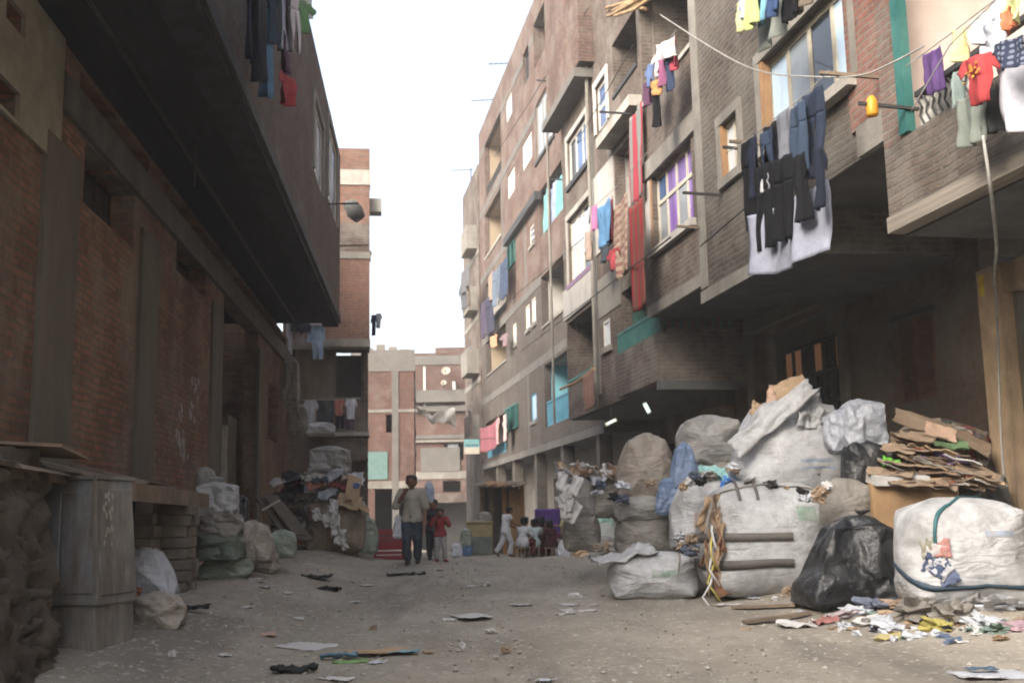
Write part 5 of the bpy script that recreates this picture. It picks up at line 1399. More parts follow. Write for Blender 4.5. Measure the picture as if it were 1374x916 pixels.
for i in range(12):
    x = 752 + i * 6.6; p = at(x, 634 + rs.uniform(-5, 6), Dk - .3)
    put(sheet_mesh(.3, .2, topc[i % 6], .06, 100 + i, .006, 3, 8, 8), 'paper_scrap', p, (R(rs.uniform(20, 70)), R(rs.uniform(-30, 30)), rs.uniform(0, 3)), 'scrap of paper and board on the grey bales under the dark balcony', 'scrap', 'scraps on the grey bales')
for i in range(8):
    p = at(752 + rs.uniform(0, 22), 646 + i * 6, Dk - .75)
    put(sheet_mesh(.16, .3, PAPER, .06, 120 + i, .006, 3, 8, 8), 'paper_scrap', p, (R(75), R(rs.uniform(-30, 30)), rs.uniform(-.6, .6)), 'white paper strip hanging from the left end of the grey bales', 'scrap', 'strips hanging from the grey bales')
DB = max(rb.D, blk.D + .1)
Sack('plastic_bag', 'crumpled translucent grey plastic bag above the strapped bale', 'plastic bag', (1126, 1190, 534, 600), BAG_C, D=DB + .9, depth=.8, n=2.1, amp=.16, wr=.14)
Sack('plastic_bag', 'smaller bluish translucent bag left of the grey plastic bag', 'plastic bag', (1104, 1152, 548, 606), BAG_C, D=DB + 1.0, depth=.8, n=2.2, amp=.18, wr=.14)
Sack('rubbish_bag', 'small dark bag below the translucent plastic bags', 'rubbish bag', (1128, 1188, 588, 650), BAG_K, D=DB + .8, depth=.8, n=2.4, amp=.12, wr=.08)
Sack('sack', 'grey sack hidden low behind the black rubbish bag', 'sack', (1100, 1172, 640, 740), SK_D, D=blk.D + .75, depth=.6, n=3, amp=.08, wr=.06, group=GR)
Sack('rubbish_bag', 'dull grey bag behind the hose tied bale', 'rubbish bag', (1272, 1350, 632, 690), M('grey_bag', (.1, .095, .095), var=.3, rough=.5, bump=.6, bscale=8), D=DB + .95, depth=.8, n=2.4, amp=.14, wr=.1)
# faded prints and stripes on the sacking, rubbish poking out between the sacks
PR_B = M('print_blue', (.2, .25, .33), var=.4, scale=9, bump=0, dirt=(.34, .335, .32), dscale=5, damt=.9)
PR_G = M('print_green', (.2, .27, .22), var=.4, scale=9, bump=0, dirt=(.34, .335, .32), dscale=5, damt=.9)
PR_R = M('print_red', (.3, .16, .14), var=.4, scale=9, bump=0, dirt=(.33, .32, .3), dscale=5, damt=.9)
top.patch(.2, -.35, .55, .07, PR_B, 'printed_stripe'); top.patch(.2, -.5, .55, .05, PR_B, 'printed_stripe')
low.patch(.25, .1, .6, .3, PR_G); rb.patch(.35, .35, .5, .12, PR_B, 'printed_stripe'); wt_.patch(-.2, -.2, .5, .35, PR_R)
b1.patch(.52, .45, .35, .3, PR_G); cn.patch(-.2, -.4, .7, .08, PR_B, 'printed_stripe')
low.strap((0, 0, 1), (0, -1, 0), (1, 0, 0), .55, .012, M('stitching', (.2, .18, .15), bump=0), R(-80), R(80), name='seam'); b1.strap((1, 0, 0), (0, 0, 1), (0, -1, 0), .62, .01, M('stitching', (.2, .18, .15)), 0, R(180), name='seam')
rs = random.Random(51); tuck = [PAPER, CARD2, SK_BW, CLOTH((.1, .13, .2)), CARD, CARD2, SK_D, CLOTH((.05, .05, .05))]
for i in range(46):
    x, y, d_ = rs.choice(((930, 640, DA + .1), (985, 640, DA - .1), (1060, 655, DA - .2), (1120, 640, DA), (905, 690, DA + .9), (830, 690, DA + 1.2), (825, 660, DA + 1.4), (930, 735, DA - .35), (910, 735, DA - .2), (1110, 600, DA + .3), (1090, 660, DB + .3), (1060, 790, DA - .75), (800, 735, DA + 1.1), (870, 655, DA + 1.2)))
    scrap_ball(at(x + rs.gauss(0, 12), y + rs.gauss(0, 6), d_ - .12), rs.uniform(.05, .13), rs.uniform(.05, .1), rs.uniform(.03, .07), tuck[i % 8], i * 11, 'refuse_scrap', 'scrap of refuse wedged between the sacks on the right', 'scrap', 'refuse wedged between the sacks')
# carton with white lid
Dc = max(DB + .55, blk.D + .5)
p0, p1 = at(1163, 640, Dc), at(1282, 640, Dc); zb_ = at(1220, 745, Dc).z; zt_ = at(1220, 648, Dc).z
e = empty('carton', ((p0.x + p1.x) / 2, Dc + .2, zb_), R(4), 'brown carton with a white top flap under the cardboard heap', 'carton')
hw = (p1.x - p0.x) / 2
MB().box(-hw, hw, -.25, .3, 0, zt_ - zb_).build('body', M('carton_brown', (.3, .19, .1), var=.25, scale=3, dirt=(.16, .1, .06), damt=.6, streak=True), e)
MB().obox((-hw * .35, -.18, zt_ - zb_ + .05), (hw * .62, 0, -.005), (0, .16, .03), (0, -.01, .05)).build('white_flap', PAPER, e)
MB().obox((hw * .55, -.05, zt_ - zb_ + .04), (hw * .4, 0, .01), (0, .22, .02), (0, -.003, .03)).build('brown_flap', CARD, e)
# cardboard heap
Dh = Dc + .8
core = Sack('refuse_heap', 'heap of mashed cardboard and refuse behind the hose tied bale', 'refuse heap', (1186, 1342, 560, 680), REF_R, D=Dh + .15, depth=.6, n=2.2, amp=.12, wr=.1)
core.o['kind'] = 'stuff'
rs = random.Random(21); G = 'flattened cartons on the cardboard heap'
card(at(1240, 568, Dh - .35), .66, .36, (R(30), R(20), R(-10)), CARD2, 'longest flattened carton arching over the heap top', group=G)
card(at(1262, 580, Dh - .55), .34, .2, (R(50), R(20), R(-6)), CARD3, 'pinkish brown carton panel, brightest on the heap', group=G)
card(at(1300, 590, Dh - .3), .5, .3, (R(30), R(30), R(-14)), CARD2, 'tan carton sliding down the right of the heap', group=G)
put(sheet_mesh(.2, .13, M('lime_plastic', (.12, .4, .04), rough=.5), .05, 90, .006, 3), 'plastic_scrap', at(1196, 622, Dh - .75), (R(60), R(20), 0), 'bright green plastic scrap at the left foot of the heap', 'scrap')
cols = [CARD2, CARD, CARD2, M('card_dark', (.13, .1, .075)), M('card_wet', (.17, .12, .085)), CARD2, M('card_grey', (.24, .22, .2)), M('card_red', (.3, .08, .05)), M('card_violet', (.14, .1, .2)), M('card_green', (.1, .16, .08)), PAPER]
for i in range(64):
    t = rs.random(); x = 1192 + 138 * t; ytop = 566 + 95 * abs(t - .35) ** 1.3 * 1.25; y = ytop + 12 + rs.random() * (640 - ytop)
    card(at(x, y, Dh - .5 - .35 * (y - 570) / 80 + rs.uniform(-.08, .1)), rs.uniform(.24, .5), rs.uniform(.14, .3), (R(rs.uniform(-4, 26)), R(rs.uniform(4, 24)), rs.uniform(-.5, .5)), cols[i % len(cols)] if i % 3 else CARD2,
         'dull flattened carton crushed into the heap' , group='crushed cartons in the heap', bend=.05)
# teal barrel at the right edge
p = hit(1384, 800)
e = empty('plastic_barrel', (p.x + .16, p.y + .2, gz(p.x, p.y)), 0, 'teal plastic barrel cut by the right edge of the frame', 'barrel')
TQ = M('teal_plastic', (.02, .25, .28), var=.15, rough=.45, bump=0)
MB().tube([(0, 0, 0), (0, 0, .02), (0, 0, .3), (0, 0, .32), (0, 0, .36), (0, 0, .6), (0, 0, .66)], [.2, .24, .25, .26, .25, .24, .21], 24).build('body', TQ, e, True)
MB().tube([(0, 0, .66), (0, 0, .69)], [.22, .22], 24).build('rim', TQ, e, True)

# ------------------------------------------------------------------ litter at the bottom right
G = 'litter spilled at the foot of the bales'
bits = [(1075, 838, .42, .2, PAPER, 'long flat white paper at the left of the spilled litter', .03), (1130, 826, .3, .25, CLOTH((.5, .4, .4)), 'white and red wrapper beside the black bag', .06), (1150, 820, .34, .22, SK_BW, 'crumpled pale paper under the black bag', .08),
 (1178, 815, .36, .24, CLOTH((.16, .19, .27)), 'dark blue crumpled cloth under the black bag', .1), (1165, 836, .3, .18, PAPER, 'white tissue before the dark blue cloth', .07), (1195, 842, .4, .24, SK_BW, 'white plastic sheet in the middle of the litter', .09), (1195, 856, .22, .12, CLOTH((.55, .45, .14)), 'yellowish wrapper at the front of the litter', .04),
 (1230, 826, .5, .3, SK_D, 'brown grey rag hump before the hose tied bale', .16), (1262, 842, .26, .2, CLOTH((.5, .42, .03)), 'yellow plastic bag lying in the litter', .1), (1285, 832, .34, .3, SK_D, 'dark rag behind the yellow bag', .16), (1322, 836, .26, .2, CLOTH((.55, .58, .62)), 'white and green packet right of the yellow bag', .08),
 (1340, 845, .3, .2, CLOTH((.2, .3, .24)), 'green scrap at the right of the litter', .07), (1345, 815, .5, .3, SK_BW, 'big pale plastic sheet under the hose tied bale', .09), (1368, 842, .25, .16, CLOTH((.5, .3, .36)), 'pink paper at the right edge', .05), (1210, 812, .3, .2, CARD2, 'brown card scrap against the hose tied bale', .08), (1110, 833, .25, .16, CLOTH((.4, .14, .12)), 'red scrap on the long flat paper', .04), (1300, 815, .3, .3, SK_G, 'grey sack end under the bale', .1)]
for i, (x, y, w_, h_, m_, lab, am) in enumerate(bits):
    p = hit(x, y + 4)
    if am >= .05: scrap_ball(p + Vector((0, .06, am * .35)), w_ * .55, h_ * .7, am * .75, m_, i * 5 + 1, 'litter_scrap', lab, 'scrap', G)
    else: put(sheet_mesh(w_, h_, m_, am, 200 + i, .004, 3.2, 16, 12), 'litter_scrap', p + Vector((0, .05, am * .45 + .01)), (R(rs.uniform(4, 14)), R(rs.uniform(-8, 8)), rs.uniform(-.5, .5)), lab, 'scrap', G)
smalls = [PAPER, SK_BW, PAPER, CLOTH((.12, .18, .3)), CARD2, PAPER, SK_BW, SK_BW, CARD2, CLOTH((.05, .05, .06)), CARD, CLOTH((.2, .35, .3))]
for i in range(58):
    x = 1072 + 302 * rs.random() ** .8; y = 818 + 36 * rs.random() + (8 if x > 1200 else 0)
    scrap_ball(hit(x, y) + Vector((0, 0, .012)), rs.uniform(.03, .085), rs.uniform(.025, .07), rs.uniform(.012, .035), smalls[i % 12], i * 7, 'litter_scrap', 'small crumpled scrap among the litter under the bales', 'scrap', 'small crumpled litter under the bales')
card(hit(1330, 908) + Vector((0, 0, .02)), .5, .3, (0, R(2), R(8)), SK_BW, 'white and blue printed packet at the bottom right corner', 'printed_packet', 'packet', bend=.02)
put(sheet_mesh(.2, .1, CLOTH((.08, .16, .26)), .01, 233, .005), 'packet_print', hit(1318, 905) + Vector((0, 0, .045)), (0, 0, R(8)), 'blue printed panel of the packet at the bottom right', 'packet')
for x0, y0, x1, y1, lab in ((1000, 838, 1085, 826, 'long flat plank lying before the strapped bale'), (985, 818, 1070, 815, 'thin board close to the strapped bale')):
    p, q = hit(x0, y0), hit(x1, y1)
    tag(MB().bar(p + Vector((0, 0, .03)), q + Vector((0, 0, .03)), .12, .025).build('plank', WOOD), lab, 'plank')
# ------------------------------------------------------------------ scraps trodden into the lane
lane = [(632, 827, .5, .28, PAPER, 'largest pale paper sheet trodden flat in mid lane'), (700, 812, .28, .1, PAPER, 'long pale scrap right of mid lane'), (603, 832, .14, .08, PAPER, None), (657, 846, .1, .08, PAPER, None), (770, 800, .22, .07, PAPER, None), (764, 812, .24, .1, PAPER, None), (788, 820, .2, .1, PAPER, None), (762, 823, .26, .12, PAPER, None), (798, 812, .1, .08, PAPER, None), (492, 786, .16, .12, PAPER, None), (652, 785, .2, .12, PAPER, None), (632, 787, .12, .1, PAPER, None), (476, 808, .18, .1, PAPER, None), (412, 868, .5, .25, PAPER, 'crumpled white paper in the left foreground'), (355, 852, .25, .16, CARD3, 'pinkish carton scrap left of the crumpled paper'), (385, 796, .2, .1, PAPER, None), (345, 780, .3, .14, PAPER, None), (355, 788, .2, .12, PAPER, None), (440, 750, .24, .14, CLOTH((.3, .33, .36)), 'grey blue plastic scrap near the left heap'), (388, 744, .26, .16, CLOTH((.45, .52, .6)), 'pale blue plastic bag scrap by the green sack'),
 (410, 758, .2, .1, PAPER, None), (575, 876, .1, .05, CARD, None), (678, 874, .16, .04, CARD2, None), (980, 812, .3, .1, PAPER, 'flat white paper before the strapped bale'), (1012, 803, .14, .1, SK_BW, None), (1040, 805, .12, .08, PAPER, None), (1056, 800, .1, .08, PAPER, None), (1000, 845, .1, .05, CARD, None), (730, 914, .12, .07, SK_BW, 'bluish white paper at the bottom edge'), (450, 912, .3, .1, PAPER, 'white paper cut by the bottom edge'), (1290, 862, .1, .06, PAPER, None), (620, 868, .07, .05, PAPER, None), (505, 890, .12, .1, SK_BW, None), (820, 770, .1, .08, CLOTH((.5, .18, .06)), 'orange scrap beside the low white sack'), (800, 742, .14, .12, SK_BW, None), (265, 745, .1, .08, PAPER, None), (300, 880, .12, .07, PAPER, None), (500, 845, .14, .06, CARD2, None), (400, 830, .12, .1, PAPER, None), (330, 815, .14, .1, PAPER, None), (230, 880, .1, .05, PAPER, None), (590, 765, .12, .08, CLOTH((.4, .44, .48)), None), (545, 748, .16, .06, PAPER, None)]
for i, (x, y, w_, h_, m_, lab) in enumerate(lane):
    p = hit(x, y)
    if i % 3 == 1 and not lab:
        scrap_ball(p + Vector((0, 0, .015)), w_ * .45, h_ * .5, .03, m_, i * 3, 'litter_scrap', 'small crumpled paper lying on the dirt lane', 'scrap', 'crumpled papers on the dirt lane'); continue
    put(sheet_mesh(w_, h_ * 1.3, m_, .014, 300 + i, .003, 3.4, 12, 10), 'litter_scrap', p + Vector((0, 0, .012)), (rs.uniform(-.03, .06), rs.uniform(-.05, .05), rs.uniform(-1.7, .7)), lab or 'small pale scrap trodden into the dirt lane', 'scrap', 'scraps trodden into the dirt lane')
p = hit(510, 878)
card(p + Vector((0, 0, .03)), .55, .2, (0, 0, R(8)), CARD, 'beige board with blue ends lying in the foreground', 'flattened_carton')
put(sheet_mesh(.3, .12, CLOTH((.15, .33, .45)), .03, 401, .005), 'plastic_scrap', hit(455, 884) + Vector((0, 0, .03)), (0, 0, .1), 'blue plastic left of the beige board', 'scrap')
put(sheet_mesh(.28, .07, CLOTH((.2, .4, .1)), .02, 402, .005), 'plastic_scrap', hit(470, 890) + Vector((0, 0, .02)), (0, 0, .25), 'green strip left of the beige board', 'scrap')
put(sheet_mesh(.34, .12, CLOTH((.2, .4, .48)), .02, 403, .005), 'plastic_scrap', hit(535, 878) + Vector((0, 0, .03)), (0, 0, -.1), 'turquoise plastic right of the beige board', 'scrap')
for x, y, w_, h_, lab in ((425, 776, .45, .3, 'black crumpled rag in the left of the lane'), (545, 772, .6, .16, 'dark flat rag before the walking man'), (442, 792, .3, .12, 'dark flattened scrap below the black rag'), (240, 818, .6, .12, 'dark stick like rag beside the grey bag'), (395, 902, .35, .18, 'grey flattened rag at the bottom left')):
    p = hit(x, y); put(sheet_mesh(w_, h_, CLOTH((.035, .04, .04)), .04, int(x), .01, 3, 14, 10), 'rag', p + Vector((0, 0, .03)), (0, 0, rs.uniform(-.3, .3)), lab, 'rag')
# dirt clods and gravel
mb = MB(); rs = random.Random(77)
for i in range(16000):
    x, y = rs.uniform(-5.5, 6), 5.5 + 20 * rs.random() ** 1.5
    dens = .5 + 1.3 * noise.noise(Vector((x * .9, y * .5, 7))) + .5 * sstep(1.5, -2.5, x)
    if rs.random() > dens: continue
    s_ = rs.choice((.005, .005, .006, .006, .008, .008, .01, .014, .02)) * rs.uniform(.6, 1.4)
    z = gz(x, y) + s_ * .2
    k = 6; vs = [(x + math.cos(j * math.pi / 3 + i) * s_ * rs.uniform(.7, 1.3), y + math.sin(j * math.pi / 3 + i) * s_ * rs.uniform(.7, 1.3), z + rs.uniform(-.2, .2) * s_) for j in range(k)]
    mb.cur = rs.choice((0, 0, 0, 0, 0, 0, 0, 1, 2)) if s_ < .011 else 0
    mb.add(vs + [(x, y, z + s_ * .7), (x, y, z - s_)], [(j, (j + 1) % k, k) for j in range(k)] + [((j + 1) % k, j, k + 1) for j in range(k)])
tag(mb.build('gravel', [M('clod_pale', (.33, .305, .265), bump=0), M('clod_dark', (.17, .15, .125), bump=0), M('chip_white', (.5, .48, .45), bump=0)]), 'clods, gravel and crumbs of rubbish scattered over the dirt lane', 'gravel', kind='stuff')
# ------------------------------------------------------------------ left side: shed, cabinet, sacks, heap
def lw(t, p, z):   # point at distance t along the left wall, p metres from the camera line
    return FL.world(-t, 3.6 - p, z)
ROOFW = M('grey_boards', (.2, .165, .13), var=.35, scale=3, bump=.3, dirt=(.1, .085, .07), damt=.6)
e = empty('lean_to_shed', lw(10, 3.2, 0), FL.ang, 'low lean-to of weathered boards along the left wall', 'shed')
rs = random.Random(12)
def sl(t, p, z): return Vector((10 - t, 3.2 - p, z))
for i in range(8):
    t0, t1 = 7 + i * .93, 7 + i * .93 + .9
    z = 1.62 + rs.uniform(-.025, .025) - .01 * i
    MB().add([sl(t0, 3.6, z + .2), sl(t1, 3.6, z + .19), sl(t1, 2.78 + rs.uniform(-.08, .08), z - .02), sl(t0, 2.78 + rs.uniform(-.08, .08), z), sl(t0, 3.6, z + .23), sl(t1, 3.6, z + .22), sl(t1, 2.78, z + .012), sl(t0, 2.78, z + .03)],
             [(0, 3, 2, 1), (4, 5, 6, 7), (0, 1, 5, 4), (1, 2, 6, 5), (2, 3, 7, 6), (3, 0, 4, 7)]).build('roof_board', ROOFW, e)
mb = MB()
for k in range(3): mb.bar(sl(6.9, 2.9 + k * .3, 1.58 + k * .07), sl(14.4, 2.9 + k * .3, 1.53 + k * .07), .08)
mb.build('rafter', WOOD, e)
MB().bar(sl(10.2, 2.74, 1.50), sl(14.5, 2.74, 1.47), .05, .17).build('fascia_board', WOOD, e)
for t in (14.2,): MB().bar(sl(t, 2.9, 0), sl(t, 2.9, 1.56), .09).build('post', WOOD, e)
MB().obox(sl(8.9, 3.0, 1.78), (.5, .05, .02), (0, .3, -.02), (0, 0, .012)).build('loose_board', CARD2, e)
# rubble wall
mb = MB(); rs = random.Random(31)
e = empty('rubble_wall', lw(7.4, 3.2, .3), FL.ang, 'rough wall of stacked dark rubble at the far left edge', 'wall')
for j in range(15):
    for i in range(9):
        for k in range(2):
            t = -1.2 + i * .27 + rs.uniform(-.07, .07) + (j % 2) * .12; q = rs.uniform(.6, 1.25)
            bm_ = Vector((t, .28 - k * .42 + rs.uniform(-.07, .07) - .012 * j, -.2 + j * .1 + rs.uniform(-.02, .02)))
            mb.obox(bm_, (.125 * q, rs.uniform(-.04, .04), rs.uniform(-.03, .03)), (rs.uniform(-.03, .03), .2, 0), (rs.uniform(-.02, .02), .01, .05 * rs.uniform(.7, 1.2)))
mud = MB(); n1, n2 = 40, 26; vs = []
for j in range(n2 + 1):
    for i in range(n1 + 1):
        x, z = -1.35 + 2.6 * i / n1, -.3 + 1.75 * j / n2
        vs.append((x, .475 - .012 * z * 10 + .12 * noise.fractal(Vector((x * 4, z * 5, 2)), .7, 2, 4), z))
mud.add(vs, [(j * (n1 + 1) + i, (j + 1) * (n1 + 1) + i, (j + 1) * (n1 + 1) + i + 1, j * (n1 + 1) + i + 1) for j in range(n2) for i in range(n1)])
mud.box(-1.35, 1.25, -.5, .1, -.3, 1.42)
mud.build('mud_face', M('mud', (.1, .083, .065), var=.4, scale=3, bump=.6, bscale=14, dirt=(.06, .05, .04), damt=.6), e, True)
o = mb.build('stonework', M('rubble', (.1, .083, .066), var=.4, scale=3, bump=.5, bscale=12, dirt=(.06, .05, .042), damt=.7), e); bevel(o, .03, 2)
# metal cabinet, two tiers, leaning
p = hit(112, 872)
ca = empty('metal_cabinet', (p.x - .17, p.y + .34, gz(p.x, p.y) - .05), R(-12), 'leaning grey sheet metal cabinet in two tiers before the lean-to', 'cabinet')
SHEET = M('grey_sheet', (.24, .255, .26), var=.25, scale=3, rough=.55, bump=.12, bscale=6, dirt=(.12, .08, .05), damt=.9, streak=True, dscale=3.2)
SHEET2 = M('dusty_sheet', (.23, .215, .19), var=.25, scale=3, rough=.7, bump=.15, bscale=7, dirt=(.085, .07, .055), damt=.9, streak=True, dscale=3)
H1 = at(112, 634, p.y).z - gz(p.x, p.y); zm = H1 * .29
hw_, hd_ = .325, .285
lean = -.05
def tier(z0, z1, s0, s1, nm, m_):
    vs = []
    for z, s_ in ((z0, s0), (z1, s1)):
        for (i, j) in ((-1, -1), (1, -1), (1, 1), (-1, 1)): vs.append((i * hw_ * s_ + lean * z * .6, j * hd_ * s_ - lean * z * .2, z))
    o = MB().add(vs, [(0, 3, 2, 1), (4, 5, 6, 7), (0, 1, 5, 4), (1, 2, 6, 5), (2, 3, 7, 6), (3, 0, 4, 7)]).build(nm, m_, ca); return bevel(o, .012, 2)
tier(0, zm, 1.0, .99, 'lower_tier', SHEET2); tier(zm - .015, H1, 1.06, .93, 'upper_tier', SHEET)
MB().box(-hw_ * 1.0 + lean * H1 * .6, hw_ * 1.0 + lean * H1 * .6, -hd_ * 1.02, hd_ * 1.0, H1, H1 + .03).build('top_sheet', SHEET2, ca)
for (x, y) in ((-1, -1), (1, -1)):
    MB().bar((x * hw_ * 1.065 + lean * zm * .6, y * hd_ * 1.065, zm), (x * hw_ * .94 + lean * H1 * .6, y * hd_ * .95, H1), .022).build('corner_strip', M('worn_strip', (.2, .18, .155), var=.35, dirt=(.14, .1, .07), damt=.7), ca)
for (nm, x0_, x1_, yy) in (('door_panel', -.9, .0, -1), ('door_panel', .06, .9, -1)):
    pz0, pz1 = zm + .08, H1 - .1
    q0, q1 = 1.06 - .13 * .06, 1.06 - .13 * .9
    vs = []
    for z, q in ((pz0, q0), (pz1, q1)):
        for xx in (x0_, x1_): vs.append((xx * hw_ * q + lean * z * .6, -hd_ * q - lean * z * .2 - .012, z))
    mb = MB(); mb.add(vs + [(v[0], v[1] + .02, v[2]) for v in vs], [(0, 1, 3, 2), (4, 6, 7, 5), (0, 4, 5, 1), (2, 3, 7, 6), (0, 2, 6, 4), (1, 5, 7, 3)])
    bevel(mb.build(nm, SHEET, ca), .006)
vs = []
for z, q in ((zm + .06, 1.05), (H1 - .08, .945)):
    for yy in (-.86, .86): vs.append((hw_ * q + lean * z * .6 + .012, yy * hd_ * q - lean * z * .2, z))
mb = MB(); mb.add(vs + [(v[0] - .02, v[1], v[2]) for v in vs], [(0, 1, 3, 2), (4, 6, 7, 5), (0, 4, 5, 1), (2, 3, 7, 6), (0, 2, 6, 4), (1, 5, 7, 3)])
dp = bevel(mb.build('side_door', SHEET2, ca), .006)
mb = MB(); rs = random.Random(6)
for i in range(26):
    z = H1 - .12 - .4 * rs.random() ** 1.6; q = 1.06 - .13 * (z - zm) / (H1 - zm); c_ = Vector((hw_ * q + lean * z * .6 + .016, (-.7 + .5 * rs.random()) * hd_ * q - lean * z * .2, z)); k = 6
    pts = [c_ + Vector((0, math.cos(t) * rs.uniform(.006, .022), math.sin(t) * rs.uniform(.008, .04))) for t in [2 * math.pi * j / k for j in range(k)]]
    MB().add(pts + [p_ - Vector((.006, 0, 0)) for p_ in pts], [tuple(range(k))] + [(j, (j + 1) % k, k + (j + 1) % k, k + j) for j in range(k)]).build('paint_flake', M('flaked_cream', (.3, .275, .23), var=.2, bump=0), dp)
mb = MB(); rs = random.Random(2)
for i in range(9):
    z = zm + .08 + i * .055; f_ = 1.0 + .06 * (1 - (z - zm) / (H1 - zm)) - .07 * (z - zm) / (H1 - zm)
    mb.obox((-hw_ * .45 + rs.uniform(-.02, .02) + lean * z * .6, -hd_ * f_ - .004 - .01, z), (rs.uniform(.006, .014), 0, 0), (0, .002, 0), (0, 0, rs.uniform(.012, .03)))
mb.build('paint_chips', M('chalk', (.5, .49, .46), bump=0), ca)
MB().box(-hw_ * 1.0 + .02, hw_ * 1.0 - .02, -hd_ * 1.075, -hd_ * 1.06, zm + .0, zm + .02).build('joint_lip', SHEET2, ca)
# stacks of earth blocks under the lean-to
def stack(x0, x1, yt, yb, D, label, rows):
    a, b = at(x0, yb, D), at(x1, yb, D); zt = at((x0 + x1) / 2, yt, D).z; zb = gz((a.x + b.x) / 2, D) - .03
    e = empty('block_stack', ((a.x + b.x) / 2, D, zb), FL.ang + R(90), label, 'block stack', 'block stacks under the lean-to')
    rs = random.Random(x0); h = (zt - zb) / rows; hw = (b.x - a.x) / 2
    for j in range(rows):
        mb = MB()
        for i in range(3):
            w_ = hw * 2 / 3; mb.obox((rs.uniform(-.03, .03), -hw + w_ * (i + .5) + rs.uniform(-.02, .02), h * (j + .5)), (.2 + rs.uniform(-.02, .03), 0, 0), (0, w_ / 2 - .004, 0), (0, 0, h / 2 - .003))
        o = mb.build('block_row', M('earth_block', (.17, .145, .115), var=.35, scale=5, bump=.4, dirt=(.1, .085, .07), damt=.5), e); bevel(o, .018, 2)
stack(163, 200, 688, 760, 12.4, 'short stack of earth blocks just right of the metal cabinet', 7)
stack(206, 262, 662, 760, 13.2, 'taller stack of earth blocks behind the blue white bag', 9)
GL_ = 'sacks dumped along the left wall'
s1 = Sack('sack', 'white sack with a twisted mouth, highest on the left side', 'sack', (263, 321, 646, 692), SK_W, D=14.8, depth=.9, n=2.4, amp=.09, wr=.1, stretch=(1, 1, 1.5), group=GL_)
s1.neck(SK_W, .5)
Sack('plastic_bag', 'small crumpled grey bag above the twisted white sack', 'plastic bag', (262, 290, 626, 662), SK_G, D=15.1, depth=.8, n=2.1, amp=.12, wr=.08)
Sack('sack', 'slack dun sack under the twisted white sack', 'sack', (262, 328, 684, 722), SK_D, D=14.75, depth=.9, n=2.7, amp=.1, wr=.09, group=GL_)
Sack('sack', 'dark green sack at the bottom of the left stack', 'sack', (264, 330, 712, 750), SK_GN, D=14.7, depth=.9, n=2.5, amp=.1, wr=.07, group=GL_)
s4 = Sack('sack', 'beige sack slumped diagonally right of the dark green sack', 'sack', (316, 368, 697, 752), SK_B, D=15.2, depth=.9, n=2.4, amp=.1, wr=.08, lean=-.35, group=GL_)
Sack('sack', 'frayed beige sack foot in front of the slumped sack', 'sack', (328, 374, 738, 768), SK_B, depth=.8, n=2.3, amp=.16, wr=.13, group=GL_)
Sack('sack', 'pale green sack beside the slumped beige sack', 'sack', (358, 398, 710, 746), SK_GN2, D=16.3, depth=.9, n=2.2, amp=.1, wr=.07, group=GL_)
Sack('sack', 'long flat grey green sack lying below the dark green sack', 'sack', (268, 341, 744, 775), SK_GN2, depth=.5, n=2.6, amp=.13, wr=.09, lean=.1, group=GL_)
sw_ = Sack('plastic_bag', 'full bluish white bag behind the metal cabinet', 'plastic bag', (150, 236, 728, 806), SK_BW, depth=.8, n=2.2, amp=.09, wr=.09, cone=.35, lean=-.35, stretch=(1.3, 1.3, .8), tie=.3)
Sack('sack', 'torn dirty cream sack below the bluish white bag', 'sack', (176, 250, 792, 842), SK_B, depth=.7, n=2.3, amp=.16, wr=.13, lean=-.2, group=GL_)
put(sheet_mesh(.16, .12, CLOTH((.4, .14, .06)), .05, 611, .006, 3), 'litter_scrap', hit(178, 812) + Vector((0, 0, .12)), (R(50), 0, .3), 'rusty orange scrap between cabinet and cream sack', 'scrap')
Sack('rubbish_bag', 'small black bag behind the twisted white sack', 'rubbish bag', (312, 334, 664, 700), BAG_K, D=15.2, depth=.8, amp=.12, wr=.1)
p, q = hit(232, 772), hit(272, 752)
tag(MB().obox((p + q) / 2 + Vector((0, 0, .1)), (q - p) / 2, Vector((.02, -.02, .0)), Vector((0, .03, .11))).build('plank', WOOD), 'thick plank on edge leading to the flat grey green sack', 'plank')
# heap at the end of the left wall
Dl = hit(435, 738).y + .5
hp = Sack('refuse_heap', 'dark heap of rags and rubbish at the end of the left wall', 'refuse heap', (366, 496, 636, 742), REF_L, D=Dl + .35, depth=.7, n=2.6, amp=.12, wr=.12, cone=.1); hp.o['kind'] = 'stuff'
Sack('bale', 'brown wrapped bale standing in the left heap', 'bale', (410, 492, 664, 742), SACKMAT('sack_brown', (.24, .19, .14), damt=.6, dirt=(.11, .085, .06)), D=Dl - .25, depth=.7, n=3, amp=.1, wr=.1, stretch=(1.6, 1.6, .5))
tp = Sack('bale', 'grey white bundle crowning the left heap', 'bale', (413, 473, 598, 640), SK_G, D=Dl + .1, depth=.8, n=2.5, amp=.12, wr=.14)
Sack('sack', 'pale green grey sack at the right foot of the left heap', 'sack', (478, 508, 690, 742), SK_GN2, D=Dl - .1, depth=.8, n=2.3, amp=.12, wr=.1, lean=-.4)
rs = random.Random(41); G = 'rags on top of the left heap'
